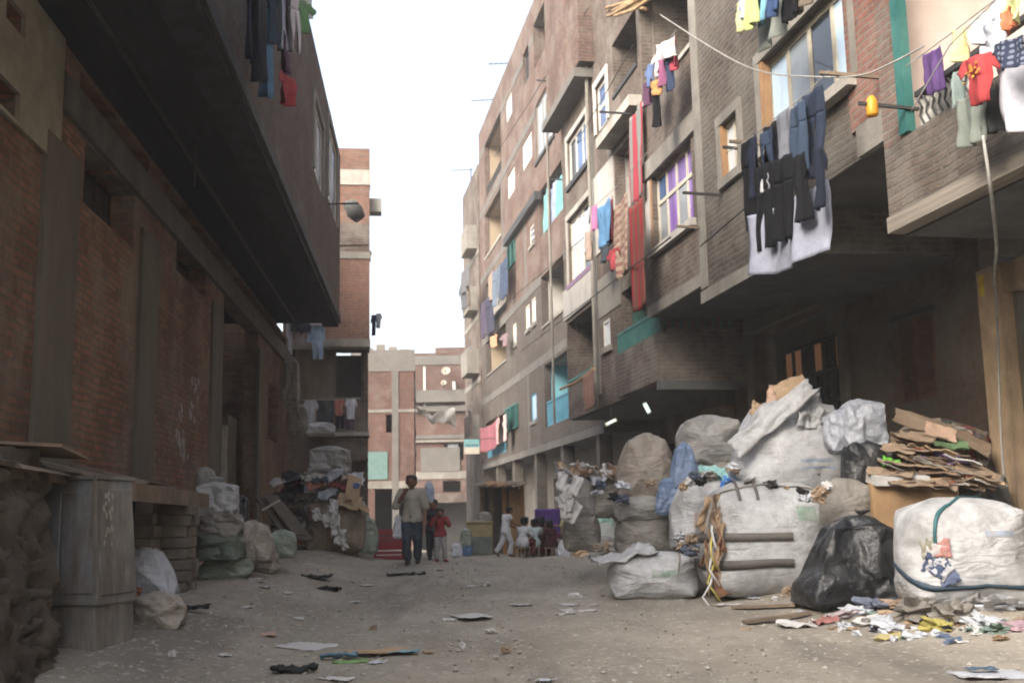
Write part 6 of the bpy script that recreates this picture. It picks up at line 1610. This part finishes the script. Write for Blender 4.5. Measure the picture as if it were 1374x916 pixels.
rg = [(375, 646, .4, (.5, .5, .5), 'pale cloth edge at the left top of the left heap'), (395, 640, .5, (.04, .045, .06), 'black rag at the upper left of the left heap'), (395, 652, .4, (.03, .03, .035), 'charcoal rag below the black rag'), (402, 644, .3, (.3, .04, .06), 'dark red rag on the left heap'), (418, 640, .5, (.45, .42, .36), 'cream rag under the grey white bundle'), (425, 650, .35, (.55, .2, .1), 'orange rag in the left heap'), (455, 652, .4, (.36, .05, .05), 'red rag on the right of the left heap'), (440, 662, .4, (.35, .42, .45), 'pale blue rag in the middle of the left heap'), (448, 637, .4, (.5, .5, .55), 'white rag under the grey white bundle'), (385, 664, .5, (.05, .05, .05), 'sooty rag low on the left heap'), (470, 640, .36, (.46, .33, .22), 'tan board leaning at the heap top'), (410, 668, .4, (.16, .12, .09), 'brown rag in the middle of the left heap'), (430, 644, .3, (.07, .09, .14), 'navy rag under the orange rag'), (462, 664, .3, (.1, .08, .07), 'dark brown rag above the wrapped bale')]
for i, (x, y, s_, c, lab) in enumerate(rg):
    put(sheet_mesh(s_, s_ * .5, CLOTH(c), .08, 700 + i, .008, 3, 12, 10), 'rag', at(x, y, Dl - .55 + rs.uniform(-.1, .1)), (R(rs.uniform(25, 60)), R(rs.uniform(-25, 25)), rs.uniform(-.6, .6)), lab, 'rag', G)
for i, (x, y, w_, h_, rt, lab) in enumerate(((474, 655, .28, .5, (75, 10, 10), 'upright tan cardboard at the right of the left heap'), (468, 672, .5, .3, (60, 14, -10), 'tan cardboard sheet over the brown wrapped bale'), (484, 678, .4, .16, (50, 35, 10), 'cardboard strip sticking out right of the left heap'))):
    card(at(x, y, Dl - .75), w_, h_, tuple(R(a) for a in rt), CARD, lab)
put(sheet_mesh(.3, .3, SK_BW, .1, 720, .006, 3), 'plastic_scrap', at(478, 643, Dl - .6), (R(60), 0, .2), 'white plastic at the right top of the left heap', 'scrap')
put(sheet_mesh(.12, .12, CLOTH((.05, .2, .5)), .04, 721, .006, 3), 'plastic_scrap', at(478, 651, Dl - .75), (R(60), 0, .2), 'small bright blue scrap on the white plastic', 'scrap')
for i, (x, y, s_) in enumerate(((445, 690, .35), (450, 705, .4), (438, 698, .25), (456, 720, .3), (425, 690, .25), (462, 730, .2), (448, 680, .3))):
    put(sheet_mesh(s_ * .6, s_, PAPER, .08, 730 + i, .006, 3, 10, 10), 'paper_scrap', at(x, y, Dl - .98), (R(78), R(rs.uniform(-20, 20)), rs.uniform(-.4, .4)), 'white waste paper bursting from the brown wrapped bale', 'scrap', 'white paper on the brown wrapped bale')
# boards leaning left of the heap
for i, (x0, y0, x1, y1) in enumerate(((352, 668, 392, 720), (362, 664, 404, 718), (372, 676, 410, 724))):
    p, q = at(x0, y0, 19.5), at(x1, y1, 19.0)
    tag(MB().bar(p, q, .3, .03).build('plank', M('dark_board', (.09, .075, .06), var=.3)), ('leftmost', 'middle', 'rightmost')[i] + ' of three dark boards leaning left of the heap', 'plank', 'dark leaning boards')
p, q = at(352, 684, 18.9), at(375, 671, 18.8)
tag(MB().bar(p, q, .03).build('stick', WHITE), 'thin pale stick across the dark leaning boards', 'stick')
# sacks hung on the end of the wall
Sack('sack', 'bulging grey sack hung high on the workshop corner', 'sack', (378, 403, 478, 540), SK_G, D=28, depth=.6, n=2.2, amp=.12, wr=.12)
Sack('sack', 'dark sack hung below the bulging grey sack', 'sack', (384, 414, 540, 580), SK_D, D=28, depth=.6, n=2.2, amp=.14, wr=.14)
Sack('sack', 'cream bundle lying on the lower tower balcony', 'sack', (410, 450, 566, 580), SK_W, D=30.3, depth=.5, n=2.4, amp=.15, wr=.15)
# sagging cloth over the workshop corner
# ------------------------------------------------------------------ people
SKIN = M('brown_skin', (.16, .085, .055), var=.1, scale=6, bump=0, rough=.6)
HAIR = M('black_hair', (.012, .01, .01), var=.3, bump=.3, bscale=60, rough=.6)
SHOE = M('dark_shoe', (.02, .018, .016), var=.2, rough=.5)
EYE = M('eye_dark', (.01, .01, .01), bump=0, rough=.2)
BASE = dict(pel=(0, 0, .52), wai=(0, .0, .62), che=(0, .0, .74), nek=(0, .0, .845), hed=(0, .012, .925),
            sR=(.108, 0, .80), eR=(.15, -.015, .63), wR=(.155, .03, .49), sL=(-.108, 0, .80), eL=(-.15, -.015, .63), wL=(-.155, .03, .49),
            hR=(.052, 0, .51), kR=(.058, .02, .28), aR=(.06, -.012, .045), hL=(-.052, 0, .51), kL=(-.058, .02, .28), aL=(-.06, -.012, .045), fR=None, fL=None)
def capsule(mb, p, q, r0, r1):
    p, q = Vector(p), Vector(q); n = 5
    mb.tube([p.lerp(q, i / n) for i in range(n + 1)], [r0 + (r1 - r0) * i / n for i in range(n + 1)], 12)
    mb.ball(p, r0, 12, 8); mb.ball(q, r1, 12, 8)
def melt(mb, voxel, mat, name, parent, smooth=2):
    me = mb.mesh('tmp', mat, True); t = bpy.data.objects.new('tmp', me); COL.objects.link(t)
    m1 = t.modifiers.new('r', 'REMESH'); m1.mode = 'VOXEL'; m1.voxel_size = voxel; m1.use_smooth_shade = True
    m2 = t.modifiers.new('s', 'SMOOTH'); m2.factor = .5; m2.iterations = smooth
    dg = bpy.context.evaluated_depsgraph_get(); dg.update()
    nm = bpy.data.meshes.new_from_object(t.evaluated_get(dg)); bpy.data.objects.remove(t)
    nm.materials.clear(); nm.materials.append(mat)
    for p in nm.polygons: p.use_smooth = True
    o = bpy.data.objects.new(name, nm); COL.objects.link(o)
    if parent: o.parent = parent
    return o
def person(loc, Ht, rz, label, shirt, trousers, pose=None, sleeve=1.0, legs='trousers', child=False, group=None, shoes=SHOE, hem=.5, vox=.011, hair_long=0., skirt=False):
    J = {k: (Vector(v) if v else None) for k, v in BASE.items()}
    if child:      # larger head, shorter legs
        J['hed'] = Vector((0, .012, .912)); J['nek'] = Vector((0, 0, .82))
    for k, v in (pose or {}).items(): J[k] = Vector(v)
    hr = .082 if child else .064
    for k in J:
        if J[k] is not None: J[k] = J[k] * Ht
    h = Ht
    body = MB()
    def limb(mb, a, b, r0, r1): capsule(mb, J[a], J[b], r0 * h, r1 * h)
    limb(body, 'pel', 'wai', .078, .066); limb(body, 'wai', 'che', .068, .082)
    capsule(body, J['che'] + Vector((-.04 * h, 0, .02 * h)), J['che'] + Vector((.04 * h, 0, .02 * h)), .068 * h, .068 * h)
    limb(body, 'che', 'nek', .06, .034); capsule(body, J['nek'], J['hed'], .031 * h, .034 * h)
    hd = J['hed']; fw = (Vector((0, 1, 0)))
    dirh = Vector(pose.get('face', (0, 1, 0)) if pose else (0, 1, 0)).normalized(); side = dirh.cross(Vector((0, 0, 1))).normalized()
    body.ball(hd, (hr * .92 * h, hr * 1.0 * h, hr * 1.16 * h), 16, 12)
    body.ball(hd + dirh * hr * .35 * h - Vector((0, 0, hr * .62 * h)), (hr * .55 * h, hr * .6 * h, hr * .48 * h), 12, 8)    # jaw
    body.ball(hd + dirh * hr * 1.04 * h - Vector((0, 0, hr * .12 * h)), (hr * .16 * h, hr * .26 * h, hr * .26 * h), 8, 6)   # nose
    body.ball(hd + dirh * hr * .92 * h - Vector((0, 0, hr * .55 * h)), (hr * .3 * h, hr * .16 * h, hr * .12 * h), 8, 6)     # lips
    for s_ in (1, -1): body.ball(hd + side * s_ * hr * .95 * h - Vector((0, 0, hr * .1 * h)), (hr * .16 * h, hr * .26 * h, hr * .32 * h), 8, 6)
    for s_ in 'RL':
        body_sh = J['s' + s_]
        capsule(body, J['che'] + Vector((0, 0, .05 * h)), body_sh, .05 * h, .042 * h)
        limb(body, 's' + s_, 'e' + s_, .036, .029); limb(body, 'e' + s_, 'w' + s_, .028, .021)
        d = (J['w' + s_] - J['e' + s_]).normalized(); W = J['w' + s_]; sd = d.cross(Vector((0, 1, .2))).normalized(); up = sd.cross(d)
        capsule(body, W, W + d * .045 * h, .02 * h, .022 * h)
        for i, (o_, L_) in enumerate(((-.018, .036), (-.006, .042), (.006, .04), (.018, .032))):
            b0 = W + d * .05 * h + sd * o_ * h; b1 = b0 + d * L_ * .55 * h + up * .004 * h; b2 = b1 + d * L_ * .4 * h + up * .014 * h
            capsule(body, b0, b1, .0085 * h, .008 * h); capsule(body, b1, b2, .008 * h, .0065 * h)
        t0 = W + d * .02 * h + sd * -.02 * h; capsule(body, t0, t0 + (d * .6 - sd * .7).normalized() * .035 * h, .01 * h, .0075 * h)
        limb(body, 'h' + s_, 'k' + s_, .062, .044); limb(body, 'k' + s_, 'a' + s_, .041, .025)
        fd = Vector(pose.get('toe' + s_, (0, 1, -.1)) if pose else (0, 1, -.1)).normalized()
        capsule(body, J['a' + s_] - Vector((0, 0, .015 * h)), J['a' + s_] + fd * .085 * h - Vector((0, 0, .022 * h)), .026 * h, .021 * h)
    root = melt(body, vox * h, SKIN, 'person', None)
    root.location = loc; root.rotation_euler = (0, 0, rz); tag(root, label, 'person', group)
    # hair
    hb = MB(); hb.ball(hd - dirh * hr * .16 * h + Vector((0, 0, hr * .2 * h)), (hr * 1.02 * h, hr * 1.06 * h, hr * 1.08 * h), 16, 12)
    if hair_long: capsule(hb, hd - dirh * hr * .5 * h, hd - dirh * hr * .9 * h - Vector((0, 0, hair_long * h)), hr * .8 * h, hr * .5 * h)
    for i in range(14):
        a = i * 2.4; hb.ball(hd + Vector((math.cos(a) * hr * .75 * h, math.sin(a) * hr * .75 * h - hr * .15 * h, hr * (.55 + .3 * (i % 3) / 2) * h)), hr * .3 * h, 8, 6)
    melt(hb, .009 * h, HAIR, 'hair', root)
    eb = [];
    for s_ in (1, -1): MB().ball(hd + dirh * hr * .93 * h + side * s_ * hr * .36 * h + Vector((0, 0, hr * .08 * h)), hr * .1 * h, 8, 6).build('eye', EYE, root, True)
    # shirt
    if not hasattr(shirt, 'node_tree'): shirt = CLOTH(shirt)
    if not hasattr(trousers, 'node_tree'): trousers = CLOTH(trousers)
    sb = MB(); g = .014
    hemp = J['pel'] + (J['pel'] - J['wai']) * .25
    
    for s_ in 'RL': capsule(sb, J['h' + s_] * .75 + hemp * .25, J['wai'], (.078 + g) * h, (.07 + g) * h)
    capsule(sb, hemp, J['wai'], (.088 + g) * h, (.075 + g) * h); capsule(sb, J['wai'], J['che'], (.074 + g) * h, (.08 + g) * h)
    capsule(sb, J['che'] + Vector((-.045 * h, 0, .02 * h)), J['che'] + Vector((.045 * h, 0, .02 * h)), (.066 + g) * h, (.066 + g) * h)
    capsule(sb, J['che'], J['nek'] - Vector((0, 0, .03 * h)), .066 * h, .042 * h)
    for s_ in 'RL':
        capsule(sb, J['che'] + Vector((0, 0, .05 * h)), J['s' + s_], (.045 + g) * h, (.04 + g) * h)
        if sleeve > 0: capsule(sb, J['s' + s_], J['s' + s_].lerp(J['e' + s_], min(1, sleeve)), .052 * h, .05 * h)
        if sleeve > 1: capsule(sb, J['e' + s_], J['e' + s_].lerp(J['w' + s_], sleeve - 1), .046 * h, .036 * h)
    so_ = melt(sb, .011 * h, shirt, 'shirt', root)
    zh = (J['pel'].z - .05 * h) if J['pel'].z > .4 * h else -9
    for v in so_.data.vertices:
        if v.co.z < zh: v.co.z = zh + .006 * h * math.sin(v.co.x * 60 / h)
        v.co += Vector((1, 1, 0)) * .012 * h * noise.noise(v.co * 14 / h) + Vector((0, 0, .005 * h * noise.noise(v.co * 25)))
    tb_ = MB()
    capsule(tb_, J['pel'], J['pel'] + (J['wai'] - J['pel']) * .5, .086 * h, .076 * h)
    for s_ in 'RL':
        capsule(tb_, J['pel'], J['h' + s_], .075 * h, .07 * h)
        capsule(tb_, J['h' + s_], J['k' + s_], .074 * h, .056 * h); capsule(tb_, J['k' + s_], J['k' + s_].lerp(J['a' + s_], .86), .054 * h, .05 * h)
    if skirt:
        k_ = (J['kR'] + J['kL']) / 2; capsule(tb_, J['pel'], k_, .1 * h, .13 * h); capsule(tb_, k_, (J['aR'] + J['aL']) / 2 + Vector((0, 0, .06 * h)), .12 * h, .11 * h)
    to_ = melt(tb_, .011 * h, trousers, 'skirt' if skirt else 'trousers', root)
    for v in to_.data.vertices: v.co += Vector((1, 1, 0)) * .01 * h * noise.noise(v.co * 16 / h)
    if shoes:
        for s_ in 'RL':
            fd = Vector(pose.get('toe' + s_, (0, 1, -.1)) if pose else (0, 1, -.1)).normalized(); hb = MB()
            capsule(hb, J['a' + s_] - Vector((0, .012 * h, .018 * h)), J['a' + s_] + fd * .09 * h - Vector((0, 0, .022 * h)), .032 * h, .026 * h)
            melt(hb, .009 * h, shoes, 'shoe', root)
    return root
def standat(x, y, D=None):
    p = hit(x, y)
    if D: p = at(x, 700, D)
    return Vector((p.x, p.y, gz(p.x, p.y)))
def hgt(ytop, ybot, D): return (ybot - ytop) / FP * D * 1.01

p = standat(553, 757); Dm = p.y
Hm = hgt(641, 757, Dm)
man = person(p, Hm, R(180), 'man walking in a cream shirt and blue jeans, one hand at his mouth', M('cream_shirt', (.3, .275, .23), var=.15, scale=5, bump=.3, bscale=16), (.055, .08, .115),
    dict(eR=(.175, .03, .655), wR=(.075, .11, .79), eL=(-.155, .0, .635), wL=(-.15, .06, .5), kR=(.055, .06, .285), aR=(.05, .0, .05), kL=(-.06, .0, .285), aL=(-.055, -.1, .06), hed=(.0, .025, .922)), sleeve=1.0)
# vest of paler sleeve and the bag on his shoulder
bg_ = Sack('shoulder_bag', 'white and blue bundle carried on the shoulder of the walking man', 'bundle', (569, 583, 645, 674), SACKMAT('bundle_blue_white', (.45, .5, .6), damt=.6, dirt=(.08, .12, .28)), D=Dm + .12, depth=.9, n=2.3, amp=.12, wr=.12, sink=0)
Sack('plastic_bag', 'white plastic carrier bag hanging from the arm of the walking man', 'plastic bag', (527, 543, 690, 722), SK_BW, D=Dm - .02, depth=.5, n=2.3, amp=.1, wr=.14, cone=.45, sink=0)
p = standat(591, 753); Dc_ = p.y
person(p, hgt(686, 754, Dc_), R(185), 'small child in a red shirt and pale trousers holding both hands up', (.38, .02, .03), (.42, .4, .38), dict(eR=(.17, .04, .68), wR=(.1, .12, .76), eL=(-.17, .05, .68), wL=(-.12, .13, .74), kL=(-.075, .02, .27), aL=(-.085, 0, .045), toeR=(.3, 1, -.1), toeL=(-.4, 1, -.1)), child=True, sleeve=.9, shoes=M('red_sandal', (.2, .03, .025)))
p = standat(581, 746, Dc_ + .7)
person(p, hgt(670, 748, p.y), R(175), 'child in a dark top standing between the man and red shirted child', (.07, .06, .065), (.05, .055, .07), dict(eL=(-.15, .05, .66), wL=(-.1, .12, .7)), child=True)
# youngster in white
p = standat(679, 747); Dy = p.y
person(p, hgt(683, 748, Dy), R(-62), 'youth in a white vest and white trousers stepping towards the seated group', (.66, .67, .7), (.55, .56, .6), dict(che=(0, .03, .74), nek=(0, .07, .84), hed=(0, .1, .915), sR=(.1, .04, .8), sL=(-.1, .04, .8), eR=(.13, .12, .66), wR=(.08, .24, .62), eL=(-.13, .1, .66), wL=(-.1, .22, .6), kR=(.05, .1, .29), aR=(.05, .06, .05), kL=(-.05, -.06, .29), aL=(-.05, -.2, .1), toeL=(0, 1, -.7)), sleeve=.2, shoes=None)
SIT = dict(pel=(0, 0, .27), wai=(0, .02, .36), che=(0, .06, .47), nek=(0, .09, .57), hed=(0, .12, .655), sR=(.105, .07, .53), sL=(-.105, .07, .53), eR=(.15, .15, .4), wR=(.08, .27, .38), eL=(-.15, .15, .4), wL=(-.08, .27, .38),
           hR=(.06, .02, .26), kR=(.1, .26, .29), aR=(.08, .24, .045), hL=(-.06, .02, .26), kL=(-.1, .26, .29), aL=(-.08, .24, .045))
def seated(x, D, ytop, rz, lab, sh, tr, **k):
    q = standat(x, 748, D); hh = hgt(ytop, 748, D) / .74
    person(q, hh, rz, lab, sh, tr, SIT, child=True, group='children seated before the kiosk', **k)
    # the low stool under the child
    e = empty('stool', q, rz, 'low wooden stool under the ' + lab.split(',')[0], 'stool', 'stools of the seated children')
    z = .19 * hh
    MB().box(-.15, .15, -.14, .12, z - .03, z).build('seat', WOOD, e)
    for a in (-.12, .12):
        for b in (-.11, .09): MB().bar((a, b, 0), (a, b, z - .03), .03).build('leg', WOOD, e)
seated(700, Dy + .2, 697, R(-30), 'child in white shirt and red shorts, leftmost of the seated', (.6, .61, .66), (.2, .04, .04), sleeve=.9)
seated(716, Dy + .5, 700, R(-10), 'child in turquoise shirt, second of the seated', (.4, .52, .52), (.1, .13, .15), sleeve=.8)
seated(728, Dy + .75, 697, R(20), 'dark haired child in brown, middle of the seated', (.11, .075, .06), (.06, .05, .05), hair_long=.08)
seated(741, Dy + .45, 701, R(40), 'girl in dark red dress, rightmost of the seated', (.08, .02, .025), (.07, .018, .022), hair_long=.1, skirt=True)
p = standat(757, 744, Dy + .9)
person(p, hgt(688, 746, p.y), R(80), 'child in a yellow and grey top standing behind the seated circle', (.4, .36, .12), (.1, .1, .11), dict(eL=(-.15, .04, .66), wL=(-.1, .14, .68)), child=True)
Sack('plastic_bag', 'white carrier bag on the ground by the seated girl', 'plastic bag', (748, 765, 722, 746), SK_BW, D=Dy + .1, depth=.8, n=2.3, amp=.1, wr=.12, cone=.45, tie=.3)
# purple upholstered chair back behind the group
p = standat(738, 744, Dy + 1.5)
e = empty('purple_chair', p, R(5), 'purple upholstered chair standing behind the seated children', 'chair')
PU = M('purple_velvet', (.07, .035, .15), var=.25, rough=.8)
zc = at(738, 682, Dy + 1.5).z - p.z; zs_ = zc * .45
bevel(MB().box(-.32, .32, .2, .3, zs_, zc).build('backrest', PU, e), .04, 3)
bevel(MB().box(-.32, .32, -.25, .2, zs_ - .1, zs_ + .03).build('seat', M('plum_velvet', (.09, .02, .05)), e), .03, 3)
for a in (-.28, .28):
    for b in (-.2, .25): MB().bar((a, b, 0), (a, b, zs_ - .1), .05).build('leg', WOOD, e)
# wooden kiosk with board awning
Dq = Dy + 2.6
e0 = at(648, 745, Dq); e1 = at(702, 745, Dq); zr = at(670, 652, Dq).z; zg = gz(e0.x, Dq)
e = empty('wooden_kiosk', ((e0.x + e1.x) / 2, Dq, zg), R(6), 'ramshackle wooden kiosk with a board awning at the crest of the lane', 'kiosk')
hw = (e1.x - e0.x) / 2
for a, nm in ((-hw, 'post'), (-hw * .55, 'post'), (hw * .1, 'post'), (hw, 'post')): MB().box(a - .05, a + .05, -.06, .04, 0, zr - zg).build(nm, WOOD_O if a > 0 else WOOD, e)
MB().box(-hw, hw, .6, .68, 0, zr - zg).build('back_panel', ROOM, e)
MB().box(hw * .35, hw * .95, -.03, .0, 0, zr - zg - .1).build('board_panel', M('plywood', (.3, .19, .1), var=.25, dirt=(.15, .1, .06)), e)
for k in range(5): MB().obox((-hw - .15 + (2 * hw + .2) * (k + .5) / 5, -.1, zr - zg + .05 + .015 * (k % 2)), ((2 * hw + .2) / 10 - .005, 0, .03), (0, .6, .05), (0, 0, .015)).build('awning_board', WOOD_O if k in (1, 2) else WOOD, e)
# khaki counter
q0, q1 = at(631, 745, Dy + 1.2), at(658, 745, Dy + 1.2); zg = gz(q0.x, Dy + 1.2); zt_ = at(645, 701, Dy + 1.2).z - zg
e = empty('counter', ((q0.x + q1.x) / 2, Dy + 1.4, zg), R(-3), 'khaki painted counter with a grey front panel left of the kiosk', 'counter')
hw = (q1.x - q0.x) / 2 + .06
KH = M('khaki_paint', (.3, .25, .13), var=.2, dirt=(.16, .13, .08))
MB().box(-hw, hw, -.2, .2, 0, zt_).build('body', KH, e)
MB().box(-hw * .6, hw * .96, -.23, -.203, .03, zt_ * .58).build('front_panel', M('grey_green_panel', (.13, .15, .13), var=.3), e)
MB().box(-hw * 1.05, hw * 1.05, -.24, .22, zt_, zt_ + .03).build('top', KH, e)
Sack('sack', 'grey sack lying on the khaki counter', 'sack', (640, 660, 686, 704), SK_G, D=Dy + 1.5, depth=.8, n=2.3, amp=.1, wr=.1)
for x0, x1, yt, yb, m_, lab in ((617, 634, 708, 732, SK_GN2, 'pale green bag left of the khaki counter'), (620, 634, 726, 744, SACKMAT('bag_blue', (.1, .2, .38), damt=.3), 'blue bag on the ground left of the khaki counter'), (604, 622, 728, 746, SK_BW, 'white bag on the ground behind the red shirted child')):
    Sack('plastic_bag', lab, 'plastic bag', (x0, x1, yt, yb), m_, D=Dy + .9, depth=.8, n=2.3, amp=.12, wr=.12)
# red crates
for k in range(2):
    q = at(522, 745, Dm + 2.6); zg = gz(q.x, q.y); s_ = .3
    e = empty('plastic_crate', (q.x + .02 * k, q.y, zg + k * .31), R(8 - 5 * k), ('lower', 'upper')[k] + ' of two red plastic crates stacked left of the man', 'crate', 'red crates')
    RC = M('red_plastic', (.26, .03, .035), var=.2, rough=.5, bump=0)
    mb = MB()
    for a, b in ((-1, 0), (1, 0), (0, -1), (0, 1)):
        for z0, z1 in ((0, .06), (.1, .15), (.19, .3)):
            if a: mb.box(a * s_ - .012, a * s_ + .012, -.2, .2, z0, z1)
            else: mb.box(-s_ + .012, s_ - .012, b * .2 - .012, b * .2 + .012, z0, z1)
    for a in (-s_, s_):
        for b in (-.2, .2): mb.box(a - .022, a + .022, b - .022, b + .022, 0, .299)
    mb.build('side', RC, e); MB().box(-s_ + .02, s_ - .02, -.18, .18, .005, .02).build('bottom', RC, e)
# hanging shop sign on the end block
q = at(633, 600, 44)
e = empty('shop_sign', (q.x, 44, q.z), R(8), 'faded teal and beige sign board hanging at the far end block', 'sign')
MB().box(-.3, .3, -.04, .04, 0, .32).build('board', M('sign_teal', (.12, .25, .26), var=.15), e)
MB().box(-.3, .3, -.04, .04, -.26, -.002).build('lower_board', M('sign_beige', (.36, .33, .28), var=.15), e)
mb = MB(); 
for i, x in enumerate((-.2, -.1, .02, .12, .2)): mb.tube([(x - .03, -.045, .1 + .03 * (i % 2)), (x, -.05, .07), (x + .03, -.045, .11)], .014, 6)
mb.build('marking', M('sign_ink', (.04, .06, .1), bump=0), e)
MB().bar((0, .0, .32), (1.2, .0, .36), .03).build('bracket', IRON, e)
# lit tubes in the dark shop
TUBE = EMIT('lit_tube', (.7, .85, .75), .45)
for (x, y, ry, L, lab) in ((820, 566, 25, .2, 'lit fluorescent tube under the dark balcony'), (868, 547, -65, .2, 'bright lamp panel tilted under the dark balcony')):
    q = at(x, y, 22.5)
    e = empty('tube_lamp', q, R(0), lab, 'lamp')
    o = MB().tube([(-L / 2, 0, 0), (L / 2, 0, 0)], .018 if ry > 0 else .04, 10).build('tube', TUBE, e, True); o.rotation_euler = (0, R(-ry), 0)
    o = MB().box(-L / 2 - .03, L / 2 + .03, .03, .06, -.04, .04).build('holder', CREAM, e); o.rotation_euler = (0, R(-ry), 0)
    MB().bar((0, .045, 0), (0, .045, 3.35 - q.z + gz(q.x, q.y) * 0), .012).build('hanger', IRON, e)
# dusty air between the houses
hz = MB().box(-60, 60, -30, 95, -3.2, 24).build('haze', None)
hz.data.materials.clear()
m = bpy.data.materials.new('dusty_air'); m.use_nodes = True
nt = m.node_tree; nt.nodes.clear()
out = nt.nodes.new('ShaderNodeOutputMaterial'); pv = nt.nodes.new('ShaderNodeVolumePrincipled')
pv.inputs['Color'].default_value = (.9, .9, .9, 1); pv.inputs['Density'].default_value = .002; pv.inputs['Anisotropy'].default_value = .3
nt.links.new(pv.outputs[0], out.inputs['Volume']); hz.data.materials.append(m)
tag(hz, 'dusty air filling the street', None, None, 'stuff')
# ------------------------------------------------------------------ ground
def ground():
    def axis(segs):
        out = []
        for a, b, st in segs:
            n = max(1, round((b - a) / st)); out += [a + (b - a) * i / n for i in range(n)]
        return out + [segs[-1][1]]
    xs = axis([(-400, -60, 60), (-60, -14, 6), (-14, -7, .5), (-7, 8, .09), (8, 14, .5), (14, 60, 6), (60, 400, 60)])
    ys = axis([(-60, 0, 6), (0, 4.5, .5), (4.5, 16, .075), (16, 28, .12), (28, 60, .8), (60, 400, 40)])
    vs = []
    for y in ys:
        for x in xs:
            z = gz(x, y)
            if 4 < y < 30 and -8 < x < 9:
                p = Vector((x, y, 0))
                z += .012 * noise.fractal(p * 3.1, .6, 2, 5) + .007 * max(0, noise.noise(p * 8.3)) 
                # wheel ruts worn along the lane
                u = x + .08 * (y - 12)
                for c in (-.4, 1.25): z -= .025 * math.exp(-((u - c) / .28) ** 2)
            vs.append((x, y, z))
    nx = len(xs)
    fs = [(j * nx + i, j * nx + i + 1, (j + 1) * nx + i + 1, (j + 1) * nx + i) for j in range(len(ys) - 1) for i in range(nx - 1)]
    m, nt, b = _nt('trodden_dirt')
    tc = _n(nt, 'ShaderNodeTexCoord'); V = tc.outputs['Object']
    def N(s, d=8, r=.65, st=None):
        n = _n(nt, 'ShaderNodeTexNoise', Scale=s, Detail=d, Roughness=r); v = V
        if st:
            mp = _n(nt, 'ShaderNodeMapping'); mp.inputs['Scale'].default_value = st; nt.links.new(V, mp.inputs['Vector']); v = mp.outputs[0]
        nt.links.new(v, n.inputs['Vector']); return n.outputs[0]
    c = _mix(nt, _ramp(nt, N(.55), .32, .68), (.24, .213, .17, 1), (.38, .343, .285, 1))
    c = _mix(nt, _ramp(nt, N(.35, 6, .6, (2.2, .5, 1)), .52, .64), c, (.19, .172, .145, 1))
    c = _mix(nt, _ramp(nt, N(2.6, 8, .7, (1, .6, 1)), .5, .72), c, (.24, .215, .18, 1))
    c = _mix(nt, _ramp(nt, N(14, 5, .7), .56, .7), c, (.53, .5, .45, 1))
    c = _mix(nt, _ramp(nt, N(30, 3, .7), .6, .7), c, (.2, .18, .155, 1))
    nt.links.new(c, b.inputs['Base Color'])
    b.inputs['Roughness'].default_value = .95; b.inputs['Specular IOR Level'].default_value = .15
    bp = _n(nt, 'ShaderNodeBump', Strength=.6, Distance=.03); nt.links.new(N(22, 7, .75), bp.inputs['Height']); nt.links.new(bp.outputs[0], b.inputs['Normal'])
    mb = MB(); mb.add(vs, fs)
    o = mb.build('ground', m, None, True); o['kind'] = 'structure'
ground()

# ------------------------------------------------------------------ camera, sky, sun
cam = bpy.data.cameras.new('camera'); co = bpy.data.objects.new('camera', cam); COL.objects.link(co)
cam.sensor_width = 36; cam.sensor_fit = 'HORIZONTAL'; cam.lens = 36 * FP / 1374
cam.clip_start = .05; cam.clip_end = 2000
f = Vector((0, math.cos(PITCH), math.sin(PITCH)))
r_ = Vector((1, 0, 0)); u_ = r_.cross(f)
c, s = math.cos(ROLL), math.sin(ROLL)
# roll so that upright edges lean to the left at the top
rr_, uu_ = r_ * c - u_ * s * -1, u_ * c - r_ * s * 1
rr_ = r_ * c + u_ * -s * -1; uu_ = f.cross(rr_) * -1
rr_ = r_ * c + u_ * (-s); uu_ = rr_.cross(f)
co.matrix_world = Matrix.Translation(CAM) @ Matrix((rr_, uu_, -f)).transposed().to_4x4()
sc.camera = co
cam.dof.use_dof = True; cam.dof.focus_distance = 5.2; cam.dof.aperture_fstop = 6.0

w = bpy.data.worlds.new('World'); sc.world = w; w.use_nodes = True
nt = w.node_tree; bg = nt.nodes['Background']
sky = nt.nodes.new('ShaderNodeTexSky'); sky.sky_type = 'NISHITA'; sky.sun_disc = False
SUN_EL, SUN_AZ = R(32), R(222)       # azimuth clockwise from +Y: behind and to the left
sky.sun_elevation = SUN_EL; sky.sun_rotation = SUN_AZ
sky.air_density = 1.0; sky.dust_density = 6.0; sky.ozone_density = 1.0
hs = nt.nodes.new('ShaderNodeHueSaturation'); hs.inputs['Saturation'].default_value = .62
nt.links.new(sky.outputs[0], hs.inputs['Color']); nt.links.new(hs.outputs[0], bg.inputs[0])
bg.inputs[1].default_value = .14
sl = bpy.data.lights.new('sun', 'SUN'); sl.energy = .5; sl.angle = R(30); sl.color = (1, .96, .9)
so = bpy.data.objects.new('sun', sl); COL.objects.link(so)
sd = Vector((math.sin(SUN_AZ) * math.cos(SUN_EL), math.cos(SUN_AZ) * math.cos(SUN_EL), math.sin(SUN_EL)))
so.rotation_euler = sd.to_track_quat('Z', 'Y').to_euler()
sc.view_settings.view_transform = 'Standard'; sc.view_settings.look = 'None'
sc.view_settings.exposure = 2.05; sc.view_settings.gamma = 1; sc.view_settings.use_curve_mapping = False
sc.render.engine = 'CYCLES'
sc.cycles.use_denoising = True
sc.cycles.volume_bounces = 1; sc.cycles.max_bounces = 6; sc.cycles.diffuse_bounces = 4; sc.cycles.glossy_bounces = 2; sc.cycles.transmission_bounces = 2
sc.cycles.filter_width = 1.8
